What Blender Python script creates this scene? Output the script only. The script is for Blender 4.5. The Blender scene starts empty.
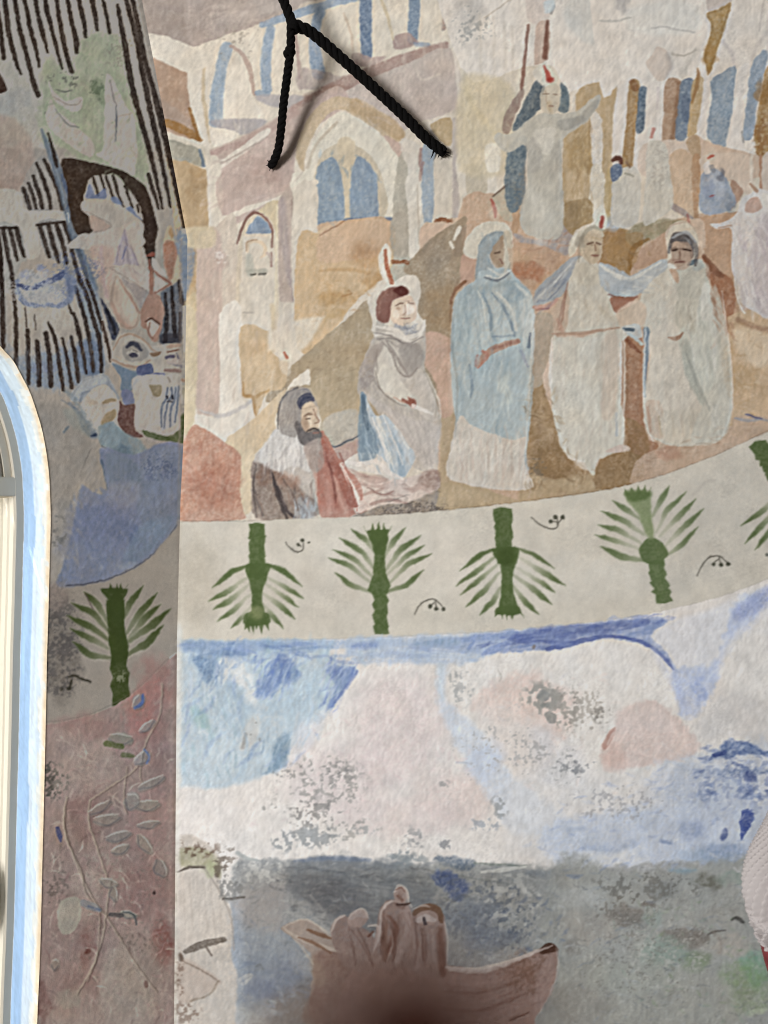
import bpy, bmesh, math, random
import numpy as np
from mathutils import Vector, Matrix

S_ = bpy.context.scene
# ---------------------------------------------------------------- camera
F_PX, D = 800.0, 2.2                      # focal length in photo pixels, distance to the main wall
cam_d = bpy.data.cameras.new('camera'); cam = bpy.data.objects.new('camera', cam_d)
S_.collection.objects.link(cam); S_.camera = cam
cam.rotation_euler = (math.radians(90), 0, 0)
cam_d.sensor_fit = 'VERTICAL'; cam_d.sensor_height = 36.0; cam_d.lens = F_PX / 1024 * 36.0
cam_d.clip_start = 0.003; cam_d.clip_end = 60
cam_d.dof.use_dof = True; cam_d.dof.focus_distance = D; cam_d.dof.aperture_fstop = 9.0
# ---------------------------------------------------------------- world, sun, added area lamp
w = bpy.data.worlds.new('daylight'); S_.world = w; w.use_nodes = True
bg = w.node_tree.nodes['Background']
tc = w.node_tree.nodes.new('ShaderNodeTexCoord'); sx = w.node_tree.nodes.new('ShaderNodeSeparateXYZ')
rm = w.node_tree.nodes.new('ShaderNodeValToRGB')
rm.color_ramp.elements[0].position = .45; rm.color_ramp.elements[0].color = (.29, .28, .265, 1)
rm.color_ramp.elements[1].position = .62; rm.color_ramp.elements[1].color = (.80, .90, 1.0, 1)
ma = w.node_tree.nodes.new('ShaderNodeMath'); ma.operation = 'MULTIPLY_ADD'; ma.inputs[1].default_value = .5; ma.inputs[2].default_value = .5
w.node_tree.links.new(tc.outputs['Generated'], sx.inputs[0]); w.node_tree.links.new(sx.outputs['Z'], ma.inputs[0])
w.node_tree.links.new(ma.outputs[0], rm.inputs[0]); w.node_tree.links.new(rm.outputs[0], bg.inputs[0])
bg.inputs[1].default_value = 1.0
sun_d = bpy.data.lights.new('sun', 'SUN'); sun_d.energy = 5.0; sun_d.angle = math.radians(1.5); sun_d.color = (1, .93, .82)
sun = bpy.data.objects.new('sun', sun_d); S_.collection.objects.link(sun)
_el = math.radians(48)
sun.rotation_euler = Vector((-.93 * math.cos(_el), .37 * math.cos(_el), math.sin(_el))).to_track_quat('Z', 'Y').to_euler()
wl_d = bpy.data.lights.new('added_area_lamp', 'AREA'); wl_d.shape = 'RECTANGLE'; wl_d.size = 1.8; wl_d.size_y = 2.2  # unseen area lamp added inside the room to light the main wall
wl_d.energy = 580; wl_d.color = (1, .985, .97)
wl = bpy.data.objects.new('added_area_lamp', wl_d); S_.collection.objects.link(wl)
wl.location = (-4.6, -4.4, .4)
wl.rotation_euler = (Vector((.6, D, 0)) - wl.location).to_track_quat('-Z', 'Y').to_euler()
vs = S_.view_settings
vs.view_transform = 'Standard'; vs.look = 'None'; vs.exposure = 0.0; vs.gamma = 1.0; vs.use_curve_mapping = False
S_.cycles.use_denoising = True
S_.cycles.max_bounces = 8; S_.cycles.filter_width = 1.1
# ---------------------------------------------------------------- helpers
def link(o): S_.collection.objects.link(o); return o
def tag(o, label=None, cat=None, group=None, kind=None):
    if label: o['label'] = label
    if cat: o['category'] = cat
    if group: o['group'] = group
    if kind: o['kind'] = kind
    return o
def empty(name, loc=(0, 0, 0)):
    o = bpy.data.objects.new(name, None); o.location = loc; o.empty_display_size = .05; return link(o)
def mesh_obj(name, verts, faces, mat, parent=None, smooth=True):
    me = bpy.data.meshes.new(name); me.from_pydata([tuple(v) for v in verts], [], faces); me.validate(); me.update()
    if smooth: me.polygons.foreach_set('use_smooth', [True] * len(me.polygons))
    o = bpy.data.objects.new(name, me); me.materials.append(mat); link(o)
    if parent:
        o.parent = parent
        o.matrix_parent_inverse = Matrix.Translation(-parent.location)
    return o
def bm_obj(name, bm, mat, parent=None, smooth=True):
    me = bpy.data.meshes.new(name); bmesh.ops.recalc_face_normals(bm, faces=bm.faces); bm.to_mesh(me); bm.free()
    if smooth: me.polygons.foreach_set('use_smooth', [True] * len(me.polygons))
    o = bpy.data.objects.new(name, me); me.materials.append(mat); link(o)
    if parent:
        o.parent = parent
        o.matrix_parent_inverse = Matrix.Translation(-parent.location)
    return o
def mat(name, col, rough=.8, noise=0., nscale=30., bump=0., bscale=200., attr=None, metallic=0., sss=0., spec=.3):
    m = bpy.data.materials.new(name); m.use_nodes = True; nt = m.node_tree; N = nt.nodes; L = nt.links
    p = N['Principled BSDF']; p.inputs['Roughness'].default_value = rough; p.inputs['Metallic'].default_value = metallic
    p.inputs['Specular IOR Level'].default_value = spec
    if sss: p.inputs['Subsurface Weight'].default_value = sss; p.inputs['Subsurface Radius'].default_value = (.006, .002, .001)
    tcn = N.new('ShaderNodeTexCoord'); nz = N.new('ShaderNodeTexNoise'); nz.inputs['Scale'].default_value = nscale; nz.inputs['Detail'].default_value = 5
    L.new(tcn.outputs['Object'], nz.inputs['Vector'])
    mr = N.new('ShaderNodeMapRange'); mr.inputs['To Min'].default_value = 1 - noise; mr.inputs['To Max'].default_value = 1 + noise
    L.new(nz.outputs[0], mr.inputs['Value'])
    mx = N.new('ShaderNodeVectorMath'); mx.operation = 'SCALE'; L.new(mr.outputs[0], mx.inputs['Scale'])
    if attr:
        a = N.new('ShaderNodeAttribute'); a.attribute_name = attr; L.new(a.outputs['Color'], mx.inputs[0])
    else: mx.inputs[0].default_value = col[:3]
    L.new(mx.outputs[0], p.inputs['Base Color'])
    if bump:
        n2 = N.new('ShaderNodeTexNoise'); n2.inputs['Scale'].default_value = bscale; n2.inputs['Detail'].default_value = 4
        L.new(tcn.outputs['Object'], n2.inputs['Vector'])
        b = N.new('ShaderNodeBump'); b.inputs['Strength'].default_value = 1; b.inputs['Distance'].default_value = bump
        L.new(n2.outputs[0], b.inputs['Height']); L.new(b.outputs[0], p.inputs['Normal'])
    return m
def lin(c):
    c = np.asarray(c, np.float32)
    return np.where(c <= .04045, c / 12.92, ((c + .055) / 1.055) ** 2.4)
def srgb(r, g, b): return tuple(float(x) for x in lin(np.array((r, g, b)) / 255.)) + (1,)
def at(px, py, y): return Vector(((px - 384) / F_PX * y, y, (512 - py) / F_PX * y))
# the two wall planes
XC = (179.5 - 384) / F_PX * D                 # corner
R2 = math.sqrt(.5)
OUT = Vector((-R2, R2, 0)); ALONG = Vector((-R2, -R2, 0))
_CZ = [(512 - q) / F_PX * D for q in (1100, 640, 500, 430, 240, 0, -200)]; _CX = [(q - 384) / F_PX * D for q in (173.5, 177, 180.5, 184, 187.5, 142, 104)]
def corner_x(z): return np.interp(z, _CZ, _CX)          # the old corner leans
def left_pt(t, z, depth=0.): return Vector((float(corner_x(z)), D, z)) + ALONG * t + OUT * depth
def left_ray(px, py):
    k = (px - 384) / F_PX; y = np.full_like(np.asarray(px, np.float64), D)
    for _ in range(12):
        a = (k * D - corner_x((512 - py) / F_PX * y)) / (k - 1); y = D - a
    return a, y
def left_at(px, py):
    a, y = left_ray(np.float64(px), np.float64(py))
    return float(a / R2), float((512 - py) / F_PX * y)          # (t, z)
# edge of the arched opening, measured down the jamb, then the rest of the arch
EDGE_PX = [(36,1090),(37,1024),(40,950),(42.5,850),(44.5,770),(46,700),(48,620),(49.5,560),(50.5,515),(49.2,480),(46.5,455),(42.5,433),(37.5,415),(30,393),(21,375),(12.5,360),(0,346)]
M_PLASTER = mat('aged_plaster', srgb(200, 192, 178), .9, .06, 9, .0012, 160)
M_FLOOR = mat('stone_floor', srgb(104, 98, 90), .7, .15, 6, .001, 60)
M_PAINT = mat('fresco_paint', (1, 1, 1), .92, .05, 420, .00045, 330, attr='pigment', spec=.15)
M_REVEAL = mat('reveal_limewash', (1, 1, 1), .9, .06, 60, .001, 240, attr='pigment', spec=.15)
M_WHITE = mat('cream_gloss_paint', srgb(238, 232, 216), .45, .03, 12)
M_GREY = mat('grey_frame_paint', srgb(190, 184, 170), .6, .05, 25)  # greyer than the cream joinery: outer frame, transom, fanlight
M_ROPE = mat('black_rope', srgb(17, 16, 16), .9, .4, 240, .0016, 400, spec=.08)
M_SKIN = mat('skin', srgb(132, 38, 38), .55, .05, 80, .0002, 900)  # hand skin; backlit red glow worked into its base colour
M_SKIN_FAIR = mat('fair_skin', srgb(196, 148, 126), .55, .05, 80, .0002, 900)
M_KNIT = mat('grey_knit', srgb(178, 172, 171), .95, .06, 60)
M_RED = mat('wine_patterned_cloth', srgb(120, 52, 54), .9, .75, 110, .0006, 300)
M_HAIR = mat('dark_hair', srgb(50, 36, 28), .7, .2, 60)
M_SLEEVE = mat('dark_sleeve', srgb(58, 58, 64), .95, .1, 60)
M_TROUSER = mat('dark_trousers', srgb(50, 52, 60), .9, .1, 60)
M_KNOB = mat('black_knob', srgb(16, 16, 17), .5, .1, 40)
M_KNOBRIM = mat('grey_rosette', srgb(92, 94, 88), .45, .08, 40)
gm = bpy.data.materials.new('window_glass'); gm.use_nodes = True
_n = gm.node_tree.nodes; _l = gm.node_tree.links; _n.remove(_n['Principled BSDF'])
_t = _n.new('ShaderNodeBsdfTransparent'); _t.inputs[0].default_value = (.95, .97, .97, 1); _g = _n.new('ShaderNodeBsdfGlossy'); _g.inputs['Roughness'].default_value = .03
_m = _n.new('ShaderNodeMixShader'); _f = _n.new('ShaderNodeFresnel'); _f.inputs[0].default_value = 1.45
_l.new(_f.outputs[0], _m.inputs[0]); _l.new(_t.outputs[0], _m.inputs[1]); _l.new(_g.outputs[0], _m.inputs[2]); _l.new(_m.outputs[0], _n['Material Output'].inputs[0])
M_GLASS = gm
FLOOR_Z, CEIL_Z = -1.60, 1.95
def slab(name, a, b, m):
    bm = bmesh.new(); bmesh.ops.create_cube(bm, size=1)
    for v in bm.verts:
        v.co = Vector((a[0] + (v.co.x + .5) * (b[0] - a[0]), a[1] + (v.co.y + .5) * (b[1] - a[1]), a[2] + (v.co.z + .5) * (b[2] - a[2])))
    return tag(bm_obj(name, bm, m, smooth=False), kind='structure')
# ---------------------------------------------------------------- structure
M_DARK = mat('dark_stone', srgb(112, 107, 100), .9, .15, 7, .002, 60)
slab('floor', (-6.8, -5.8, FLOOR_Z - .1), (3.0, D + .3, FLOOR_Z), M_FLOOR)
slab('ceiling', (-6.8, -5.8, CEIL_Z), (3.0, D + .3, CEIL_Z + .1), M_DARK)
slab('wall_back', (XC - .5, D + .006, FLOOR_Z), (3.0, D + .3, CEIL_Z), M_PLASTER)
slab('wall_right', (2.7, -5.8, FLOOR_Z), (3.0, D + .006, CEIL_Z), M_DARK)
slab('wall_front', (-6.8, -5.8, FLOOR_Z), (3.0, -5.5, CEIL_Z), M_DARK)
slab('wall_side', (-6.8, -5.8, FLOOR_Z), (-6.5, .7, CEIL_Z), M_DARK)
slab('wall_far', (-6.8, .36, FLOOR_Z), (-2.3, .66, CEIL_Z), M_DARK)
# left wall: a thick pier-and-arch prism, open below the arch
edge = [left_at(*p) for p in EDGE_PX]
t0, z0 = edge[-1]
ARC_T, ARC_Z = 1.035, 0.0; ARC_R = math.hypot(ARC_T - t0, z0 - ARC_Z); A0 = math.atan2(z0 - ARC_Z, t0 - ARC_T)
arc = [(ARC_T + ARC_R * math.cos(a), ARC_Z + ARC_R * math.sin(a)) for a in np.linspace(A0, 0, 28)[1:]]
full_edge = [(edge[0][0], FLOOR_Z)] + edge + arc + [(ARC_T + ARC_R, FLOOR_Z)]      # opening outline, right jamb to left jamb
def catm(p, n=4):
    p = [Vector((q[0], q[1])) for q in p]; o = []
    for i in range(len(p) - 1):
        a, b, c, d = p[max(i-1,0)], p[i], p[i+1], p[min(i+2,len(p)-1)]
        for j in range(n):
            t = j / n; o.append(.5*(2*b+(c-a)*t+(2*a-5*b+4*c-d)*t*t+(3*b-a-3*c+d)*t**3))
    o.append(p[-1]); return o
OPEN = catm(full_edge, 4)
def offset(path, d):
    """path moved d towards the inside of the opening"""
    o = []
    for i, p in enumerate(path):
        t = (path[min(i+1, len(path)-1)] - path[max(i-1, 0)]).normalized()
        o.append(p + Vector((t.y, -t.x)) * d)
    return o
slab_out = offset(OPEN, -.012)
verts = []; faces = []
T_END = 2.6
ring = [Vector((-.02, FLOOR_Z))] + slab_out + [Vector((T_END, FLOOR_Z)), Vector((T_END, _CZ[4])), Vector((-.02, _CZ[4]))]
bm = bmesh.new()
fr = [bm.verts.new(left_pt(p.x, p.y, .02)) for p in ring]; bk = [bm.verts.new(left_pt(p.x, p.y, .30)) for p in ring]
for i in range(len(ring)):
    j = (i + 1) % len(ring); bm.faces.new((fr[i], fr[j], bk[j], bk[i]))
from mathutils.geometry import tessellate_polygon
for tri in tessellate_polygon([[Vector((p.x, p.y, 0)) for p in ring]]):
    bm.faces.new([fr[i] for i in tri]); bm.faces.new([bk[i] for i in tri])
v8 = [bm.verts.new(left_pt(t, z, d)) for z in (_CZ[4], CEIL_Z + .02) for d in (.02, .30) for t in (-.02, T_END)]
for f in ((0,1,5,4),(2,3,7,6),(0,2,6,4),(1,3,7,5),(4,5,7,6),(0,1,3,2)): bm.faces.new([v8[i] for i in f])
tag(bm_obj('wall_left', bm, M_PLASTER, smooth=False), kind='structure')
# ---------------------------------------------------------------- brush engine (numpy only)
import math, random
import numpy as np
CX0, CY0, CX1, CY1 = -40, -140, 940, 1160          # painted extent, in thousandths of the wall unit
CW, CH = CX1 - CX0, CY1 - CY0
cv = np.empty((CH, CW, 3), np.float32)              # pigment colour
rel = np.zeros((CH, CW), np.float32)                # plaster relief
ids = np.zeros((CH, CW), np.int32)                  # which painted part a patch belongs to
_rng = np.random.RandomState(7)
_L = [_rng.rand(257, 257).astype(np.float32) for _ in range(6)]
for _l in _L:
    _l[-1] = _l[0]; _l[:, -1] = _l[:, 0]

def vn(x, y, k=0):
    l = _L[k % 6]
    xi = np.floor(x); yi = np.floor(y)
    fx = x - xi; fy = y - yi
    fx = fx * fx * (3 - 2 * fx); fy = fy * fy * (3 - 2 * fy)
    xi = xi.astype(np.int32) & 255; yi = yi.astype(np.int32) & 255
    a = l[yi, xi]; b = l[yi, xi + 1]; c = l[yi + 1, xi]; d = l[yi + 1, xi + 1]
    return (a + (b - a) * fx) * (1 - fy) + (c + (d - c) * fx) * fy

def fbm(x, y, k=0, o=3):
    r = 0; a = .5; t = 0
    for i in range(o):
        r = r + a * vn(x * 2 ** i + 17 * i, y * 2 ** i + 31 * i, k + i); t += a; a *= .55
    return r / t

_Z = [0., 0., 1.]
def Z(x0=0, y0=0, w=768., out=768.):
    _Z[0] = x0; _Z[1] = y0; _Z[2] = w / out
def zp(pts):
    return np.array([(_Z[0] + p[0] * _Z[2], _Z[1] + p[1] * _Z[2]) for p in pts], np.float32)

def catmull(p, closed, n=5):
    p = np.asarray(p, np.float32); m = len(p)
    if m < 3: return p
    out = []
    for i in range(m if closed else m - 1):
        if closed: a, b, c, d = p[i - 1], p[i], p[(i + 1) % m], p[(i + 2) % m]
        else: a, b, c, d = p[max(i - 1, 0)], p[i], p[i + 1], p[min(i + 2, m - 1)]
        for j in range(n):
            t = j / n
            out.append(.5 * (2 * b + (c - a) * t + (2 * a - 5 * b + 4 * c - d) * t * t + (3 * b - a - 3 * c + d) * t ** 3))
    if not closed: out.append(p[-1])
    return np.array(out, np.float32)

def _box(lo, hi, pad):
    i0 = max(int(lo[0] - pad) - CX0, 0); i1 = min(int(hi[0] + pad) + 2 - CX0, CW)
    j0 = max(int(lo[1] - pad) - CY0, 0); j1 = min(int(hi[1] + pad) + 2 - CY0, CH)
    if i1 <= i0 or j1 <= j0: return None
    y, x = np.mgrid[j0:j1, i0:i1].astype(np.float32)
    return slice(j0, j1), slice(i0, i1), x + CX0, y + CY0

def wob(x, y, e, sc):
    if e <= 0: return x, y
    return x + e * 2 * (fbm(x / sc, y / sc, 0, 2) - .5), y + e * 2 * (fbm(x / sc + 90, y / sc + 40, 2, 2) - .5)

def sdf_poly(p, x, y):
    d = np.full(x.shape, 1e9, np.float32); ins = np.zeros(x.shape, bool)
    m = len(p)
    for i in range(m):
        ax, ay = p[i]; bx, by = p[(i + 1) % m]
        ex, ey = bx - ax, by - ay
        wx = x - ax; wy = y - ay
        t = np.clip((wx * ex + wy * ey) / (ex * ex + ey * ey + 1e-9), 0, 1)
        d = np.minimum(d, (wx - ex * t) ** 2 + (wy - ey * t) ** 2)
        if ay != by:
            ins ^= ((ay > y) != (by > y)) & (wx < ex * wy / ey)
    d = np.sqrt(d)
    return np.where(ins, -d, d)

def _grain(x, y, g, gs, ang, st):
    if g <= 0: return 1.
    if ang is None: n = fbm(x / gs, y / gs, 1, 2)
    else:
        c, s = np.cos(np.radians(ang)), np.sin(np.radians(ang))
        n = .6 * vn((x * c + y * s) / (gs * st), (-x * s + y * c) / gs, 3) + .4 * vn(x / gs * .8, y / gs * .8, 4)
    return 1 - g * np.clip((n - .25) * 2, 0, 1)

def _lay(sl, x, y, m, col, v, part):
    js, is_ = sl
    col = np.asarray(col, np.float32) / 255.
    if v > 0: 
        k = 1 + v * 2 * (fbm(x / 14., y / 14., 5, 3) - .5)
        c = col[None, None] * k[..., None]
    else: c = col[None, None]
    cv[js, is_] += (c - cv[js, is_]) * m[..., None]
    if part:
        ids[js, is_][m > .45] = part

def P(pts, col, a=1., e=.8, s=.8, g=.12, gs=2.2, ang=None, st=6., sm=True, part=0, v=.05, rim=0., ws=6., claim=True):
    """a filled wash"""
    p = zp(pts)
    if sm: p = catmull(p, True, 4)
    b = _box(p.min(0), p.max(0), e + s * 2 + 2)
    if b is None: return
    js, is_, x, y = b
    xw, yw = wob(x, y, e, ws)
    d = sdf_poly(p, xw, yw)
    m = np.clip(.5 - d / (2 * s), 0, 1); m = m * m * (3 - 2 * m)
    if rim: 
        r = np.clip(1 - np.abs(d + 1.5) / 1.8, 0, 1) * rim
    if part and claim:
        ids[js, is_][m > .5] = part
    mm = m * a * _grain(x, y, g, gs, ang, st)
    _lay((js, is_), x, y, mm, col, v, 0)
    if rim: cv[js, is_] *= 1 - (r * m)[..., None]

def S(pts, w, col, a=1., e=.5, s=.6, g=.12, gs=2., ang=None, st=6., sm=True, part=0, v=.04, ws=4., h=0.):
    """a brush stroke; w is one width or a list along it; h raises plaster"""
    p = zp(pts)
    w = w * _Z[2] if np.isscalar(w) else [_w * _Z[2] for _w in w]
    wl = np.full(len(p), w, np.float32) if np.isscalar(w) else np.interp(np.linspace(0, 1, len(p)), np.linspace(0, 1, len(w)), w).astype(np.float32)
    if sm and len(p) > 2:
        q = catmull(np.column_stack([p, wl]), False, 4); p = q[:, :2]; wl = q[:, 2]
    b = _box(p.min(0), p.max(0), wl.max() + e + s + 2)
    if b is None: return
    js, is_, x, y = b
    xw, yw = wob(x, y, e, ws)
    d = np.full(x.shape, 1e9, np.float32)
    for i in range(len(p) - 1):
        ax, ay = p[i]; ex, ey = p[i + 1] - p[i]
        wx = xw - ax; wy = yw - ay
        t = np.clip((wx * ex + wy * ey) / (ex * ex + ey * ey + 1e-9), 0, 1)
        d = np.minimum(d, np.sqrt((wx - ex * t) ** 2 + (wy - ey * t) ** 2) - (wl[i] + (wl[i + 1] - wl[i]) * t) * .5)
    m = np.clip(.5 - d / (2 * s), 0, 1)
    if not np.isscalar(a):                      # opacity that changes along the stroke
        al = np.interp(np.linspace(0, 1, len(p)), np.linspace(0, 1, len(a)), a); bd = np.full(x.shape, 1e9, np.float32); am = np.zeros(x.shape, np.float32)
        for i in range(len(p) - 1):
            ax, ay = p[i]; ex, ey = p[i + 1] - p[i]
            t = np.clip(((xw - ax) * ex + (yw - ay) * ey) / (ex * ex + ey * ey + 1e-9), 0, 1)
            q = (xw - ax - ex * t) ** 2 + (yw - ay - ey * t) ** 2; nb = q < bd
            bd = np.where(nb, q, bd); am = np.where(nb, al[i] + (al[i + 1] - al[i]) * t, am)
        a = am
    if h: rel[js, is_] += h * np.clip(.5 - d / 3., 0, 1)
    if part: ids[js, is_][m > .5] = part
    _lay((js, is_), x, y, m * a * _grain(x, y, g, gs, ang, st), col, v, 0)

def B(cx, cy, rx, ry, col, a=.6, rot=0., hard=1.5, g=.35, gs=3., ang=None, st=6., e=6., part=0, v=.05):
    """a soft blot"""
    c = zp([(cx, cy)])[0]; rx *= _Z[2]; ry *= _Z[2]
    r = max(rx, ry)
    b = _box(c - r, c + r, r * .5 + e)
    if b is None: return
    js, is_, x, y = b
    xw, yw = wob(x, y, e, 12.)
    co, si = np.cos(np.radians(rot)), np.sin(np.radians(rot))
    u = ((xw - c[0]) * co + (yw - c[1]) * si) / rx; w = (-(xw - c[0]) * si + (yw - c[1]) * co) / ry
    m = np.clip((1.15 - np.sqrt(u * u + w * w)) * hard, 0, 1); m = m * m * (3 - 2 * m)
    if part: ids[js, is_][m > .5] = part
    _lay((js, is_), x, y, m * a * _grain(x, y, g, gs, ang, st), col, v, 0)

def F(cx, cy, rx, ry, col, thr=.62, sc=3.5, a=.8, rot=0., k=1, h=0., st=1.):
    """flecks: paint loss or dry pigment caught on the grain"""
    c = zp([(cx, cy)])[0]; rx *= _Z[2]; ry *= _Z[2]
    r = max(rx, ry)
    b = _box(c - r, c + r, 3)
    if b is None: return
    js, is_, x, y = b
    co, si = np.cos(np.radians(rot)), np.sin(np.radians(rot))
    u = ((x - c[0]) * co + (y - c[1]) * si) / rx; w = (-(x - c[0]) * si + (y - c[1]) * co) / ry
    fall = np.clip(1.1 - np.sqrt(u * u + w * w), 0, 1)
    n = fbm(x / sc / st, y / sc, k, 2) * .75 + fbm(x / sc / 4, y / sc / 4, k + 2, 1) * .25
    m = np.clip((n - thr + .2 * (fall - .5)) * 9, 0, 1) * np.clip(fall * 2.5, 0, 1)
    if h: rel[js, is_] += h * m
    _lay((js, is_), x, y, m * a * .8, col, .05, 0)

_dr = random.Random(11)
def dabs(pts, n, L, W, cols, ang=90, a=.5, jit=25, s=.7, g=.3, curve=.15):
    """n loose brush marks scattered inside an outline"""
    q = [(float(u), float(v)) for u, v in pts]
    x0 = min(p[0] for p in q); x1 = max(p[0] for p in q); y0 = min(p[1] for p in q); y1 = max(p[1] for p in q)
    k = 0; tries = 0
    while k < n and tries < n * 20:
        tries += 1
        x = _dr.uniform(x0, x1); y = _dr.uniform(y0, y1); ins = False
        for i in range(len(q)):
            (ax, ay), (bx, by) = q[i], q[i - 1]
            if (ay > y) != (by > y) and x < (bx - ax) * (y - ay) / (by - ay) + ax: ins = not ins
        if not ins: continue
        k += 1
        t = math.radians(ang + _dr.uniform(-jit, jit)); l = L * _dr.uniform(.5, 1.3); c, si = math.cos(t) * l / 2, math.sin(t) * l / 2
        o = _dr.uniform(-curve, curve) * l; w = W * _dr.uniform(.5, 1.3)
        S([(x - c, y - si), (x - si / l * o * 2, y + c / l * o * 2), (x + c, y + si)], [w * .25, w, w * .2], _dr.choice(cols), a=a * _dr.uniform(.5, 1.), s=s, g=g, e=.6)

PARTS = [None]
def part(name, mural, label=None, parent=0):
    PARTS.append((name, mural, label, parent)); return len(PARTS) - 1
# ---------------------------------------------------------------- the paintings
UP, FR, SEA, LUP, LFR, LFL = range(1, 7)            # six painted fields
FRT = [(170,522),(250,521),(320,518),(372,516),(426,512),(490,506),(560,497),(600,491),(630,485),(667,474),(717,455),(768,431),(850,390),(960,330)]
FRB = [(174,642),(250,641.5),(311,640),(400,637),(490,632),(560,626),(630,617.5),(690,605),(730,594),(768,579),(850,547),(960,495)]
LFT = [(-60,582),(20,588),(50,588),(75,586.5),(100,582),(118,575),(135,567),(150,556),(163,541),(179,522)]
LFB = [(-60,728),(20,726),(45,723),(70,719),(90,714),(112,705),(133,692),(152,676),(168,659),(179,648)]
def frt(x): return np.interp(x, [p[0] for p in FRT], [p[1] for p in FRT])
def frb(x): return np.interp(x, [p[0] for p in FRB], [p[1] for p in FRB])
def lft(x): return np.interp(x, [p[0] for p in LFT], [p[1] for p in LFT])
def lfb(x): return np.interp(x, [p[0] for p in LFB], [p[1] for p in LFB])
_y, _x = np.mgrid[CY0:CY1, CX0:CX1].astype(np.float32)
def xcor(y): return np.interp(y, [-200, 0, 240, 430, 500, 640, 1100], [104, 142, 187.5, 184, 180.5, 177, 173.5])      # the corner of the two walls leans
RIGHT = _x >= xcor(_y)
# grounds
cv[:] = np.array((206, 196, 180), np.float32) / 255
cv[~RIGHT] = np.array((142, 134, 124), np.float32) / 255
_t = np.where(RIGHT, frt(_x), lft(_x)); _b = np.where(RIGHT, frb(_x), lfb(_x))
field = np.where(RIGHT, np.where(_y < _t, UP, np.where(_y < _b, FR, SEA)), np.where(_y < _t, LUP, np.where(_y < _b, LFR, LFL)))
Z()

# ============ upper field: saints among arcades
CRE = (210, 199, 181); WHT = (216, 208, 197); MAU = (170, 154, 144); OCH = (172, 132, 82); BLU = (118, 142, 168)
P([(175,-140),(940,-140),(940,600),(700,600),(175,600)], (205,194,177), e=0, g=.05, gs=8, sm=False)
# --- vault and gallery, top left
Z(170, 0, 170)
P([(-60,-700),(1500,-700),(1500,-30),(700,-5),(560,50),(400,112),(240,165),(110,222),(-60,180)], (166,152,143), g=.22, gs=1.6)
P([(-60,-600),(20,-600),(40,0),(80,205),(-60,180)], (157,141,130), a=.7, s=3)
for k in range(5):
    S([(120+k*90,20+k*8),(200+k*110,70-k*10),(330+k*90,60-k*25)], 60, (184,172,161), a=.35, s=5)
P([(-60,185),(0,195),(110,238),(240,165),(420,112),(425,170),(300,195),(215,205),(165,280),(90,300),(-60,285)], (207,196,179), g=.06)
P([(90,300),(165,280),(150,450),(172,600),(205,768),(165,768),(140,650),(120,520)], (203,192,176))
S([(155,290),(150,420),(165,540),(182,640)], [8,16,14,6], (185,162,125), a=.7, s=1)
P([(-80,285),(0,295),(80,325),(95,420),(100,520),(-80,520)], (166,132,105), g=.25)
P([(-60,400),(0,420),(60,520),(85,560),(-60,540)], (158,138,122), a=.6, s=3)
S([(-40,560),(0,545),(50,595),(125,625)], [40,50,50,28], (156,104,42), a=.85, g=.3)
S([(85,490),(100,560),(125,632)], [14,24,18], (150,98,38), a=.9)
S([(-40,585),(0,600),(70,625),(140,655)], 12, (200,188,170))
P([(-80,600),(5,615),(135,675),(155,752),(40,725),(-80,690)], (150,142,128), g=.25)
S([(140,680),(155,750)], [18,14], (92,112,132), a=.8, s=1.2)
P([(-20,735),(45,735),(165,768),(172,1100),(172,1320),(90,1440),(-20,1440)], (182,146,100), g=.25)
B(90,1000,60,240,(165,122,72),a=.5)
B(60,1400,110,120,(196,172,132),a=.7)
# gallery arches
P([(245,205),(340,240),(380,440),(420,545),(330,545),(180,545),(200,300)], (212,202,186), g=.05)
P([(400,110),(760,20),(1300,-60),(1500,-60),(1500,200),(1250,230),(980,290),(760,395),(560,410),(390,430),(360,260)], (210,200,183), g=.05)
S([(415,112),(540,72),(680,30),(760,5),(900,-20)], [26,36,38,36,30], (124,150,178), a=.8, g=.35)
S([(255,215),(230,320),(210,450),(208,545)], [55,52,58,66], (133,154,174), a=.85, g=.3, s=1)
S([(455,130),(435,240),(432,330),(437,400)], [40,48,48,46], (124,150,178), a=.85, g=.3, s=1)
S([(680,50),(655,130),(655,240),(672,330)], [44,44,56,60], (112,142,176), a=.85, g=.3, s=1)
S([(275,208),(330,250),(362,320),(380,425)], [14,20,22,14], (176,152,138), a=.85)
S([(565,150),(578,250),(590,350)], [10,16,18], (172,148,138), a=.8)
S([(395,420),(440,425)], 26, (128,150,172), a=.7)
P([(390,430),(560,430),(640,450),(540,490),(430,470)], (164,158,158), a=.8, s=1.5)
P([(185,545),(430,540),(390,585),(330,610),(240,590)], (160,154,154), a=.85, s=1.5)
P([(590,310),(680,320),(768,350),(750,390),(580,400)], (166,152,146), a=.8, s=1.5)
P([(190,580),(310,605),(205,668)], (212,203,188))
F(300,170,180,120,(160,150,136),thr=.66,sc=3)
Z(320, 0, 170)
S([(208,-60),(206,80),(212,245)], [56,54,48], (74,112,160), a=.95, g=.3, s=.8)
S([(430,-60),(425,60),(418,180)], [50,50,46], (96,126,158), a=.92, g=.3, s=.8)
P([(150,240),(200,245),(240,258),(300,258),(230,300),(150,290)], (172,152,144), a=.9, s=1)
P([(335,165),(400,150),(440,185),(430,205),(340,225)], (164,142,134), a=.9, s=1)
S([(432,200),(485,205)], 22, (134,146,162), a=.7)
S([(268,-20),(300,60),(330,180)], [10,14,8], (190,168,128), a=.6)
S([(110,60),(140,150),(150,230)], [8,12,10], (188,168,146), a=.6)
S([(575,-20),(570,60),(558,130)], [28,26,18], (170,148,136), a=.9, g=.2)
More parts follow.
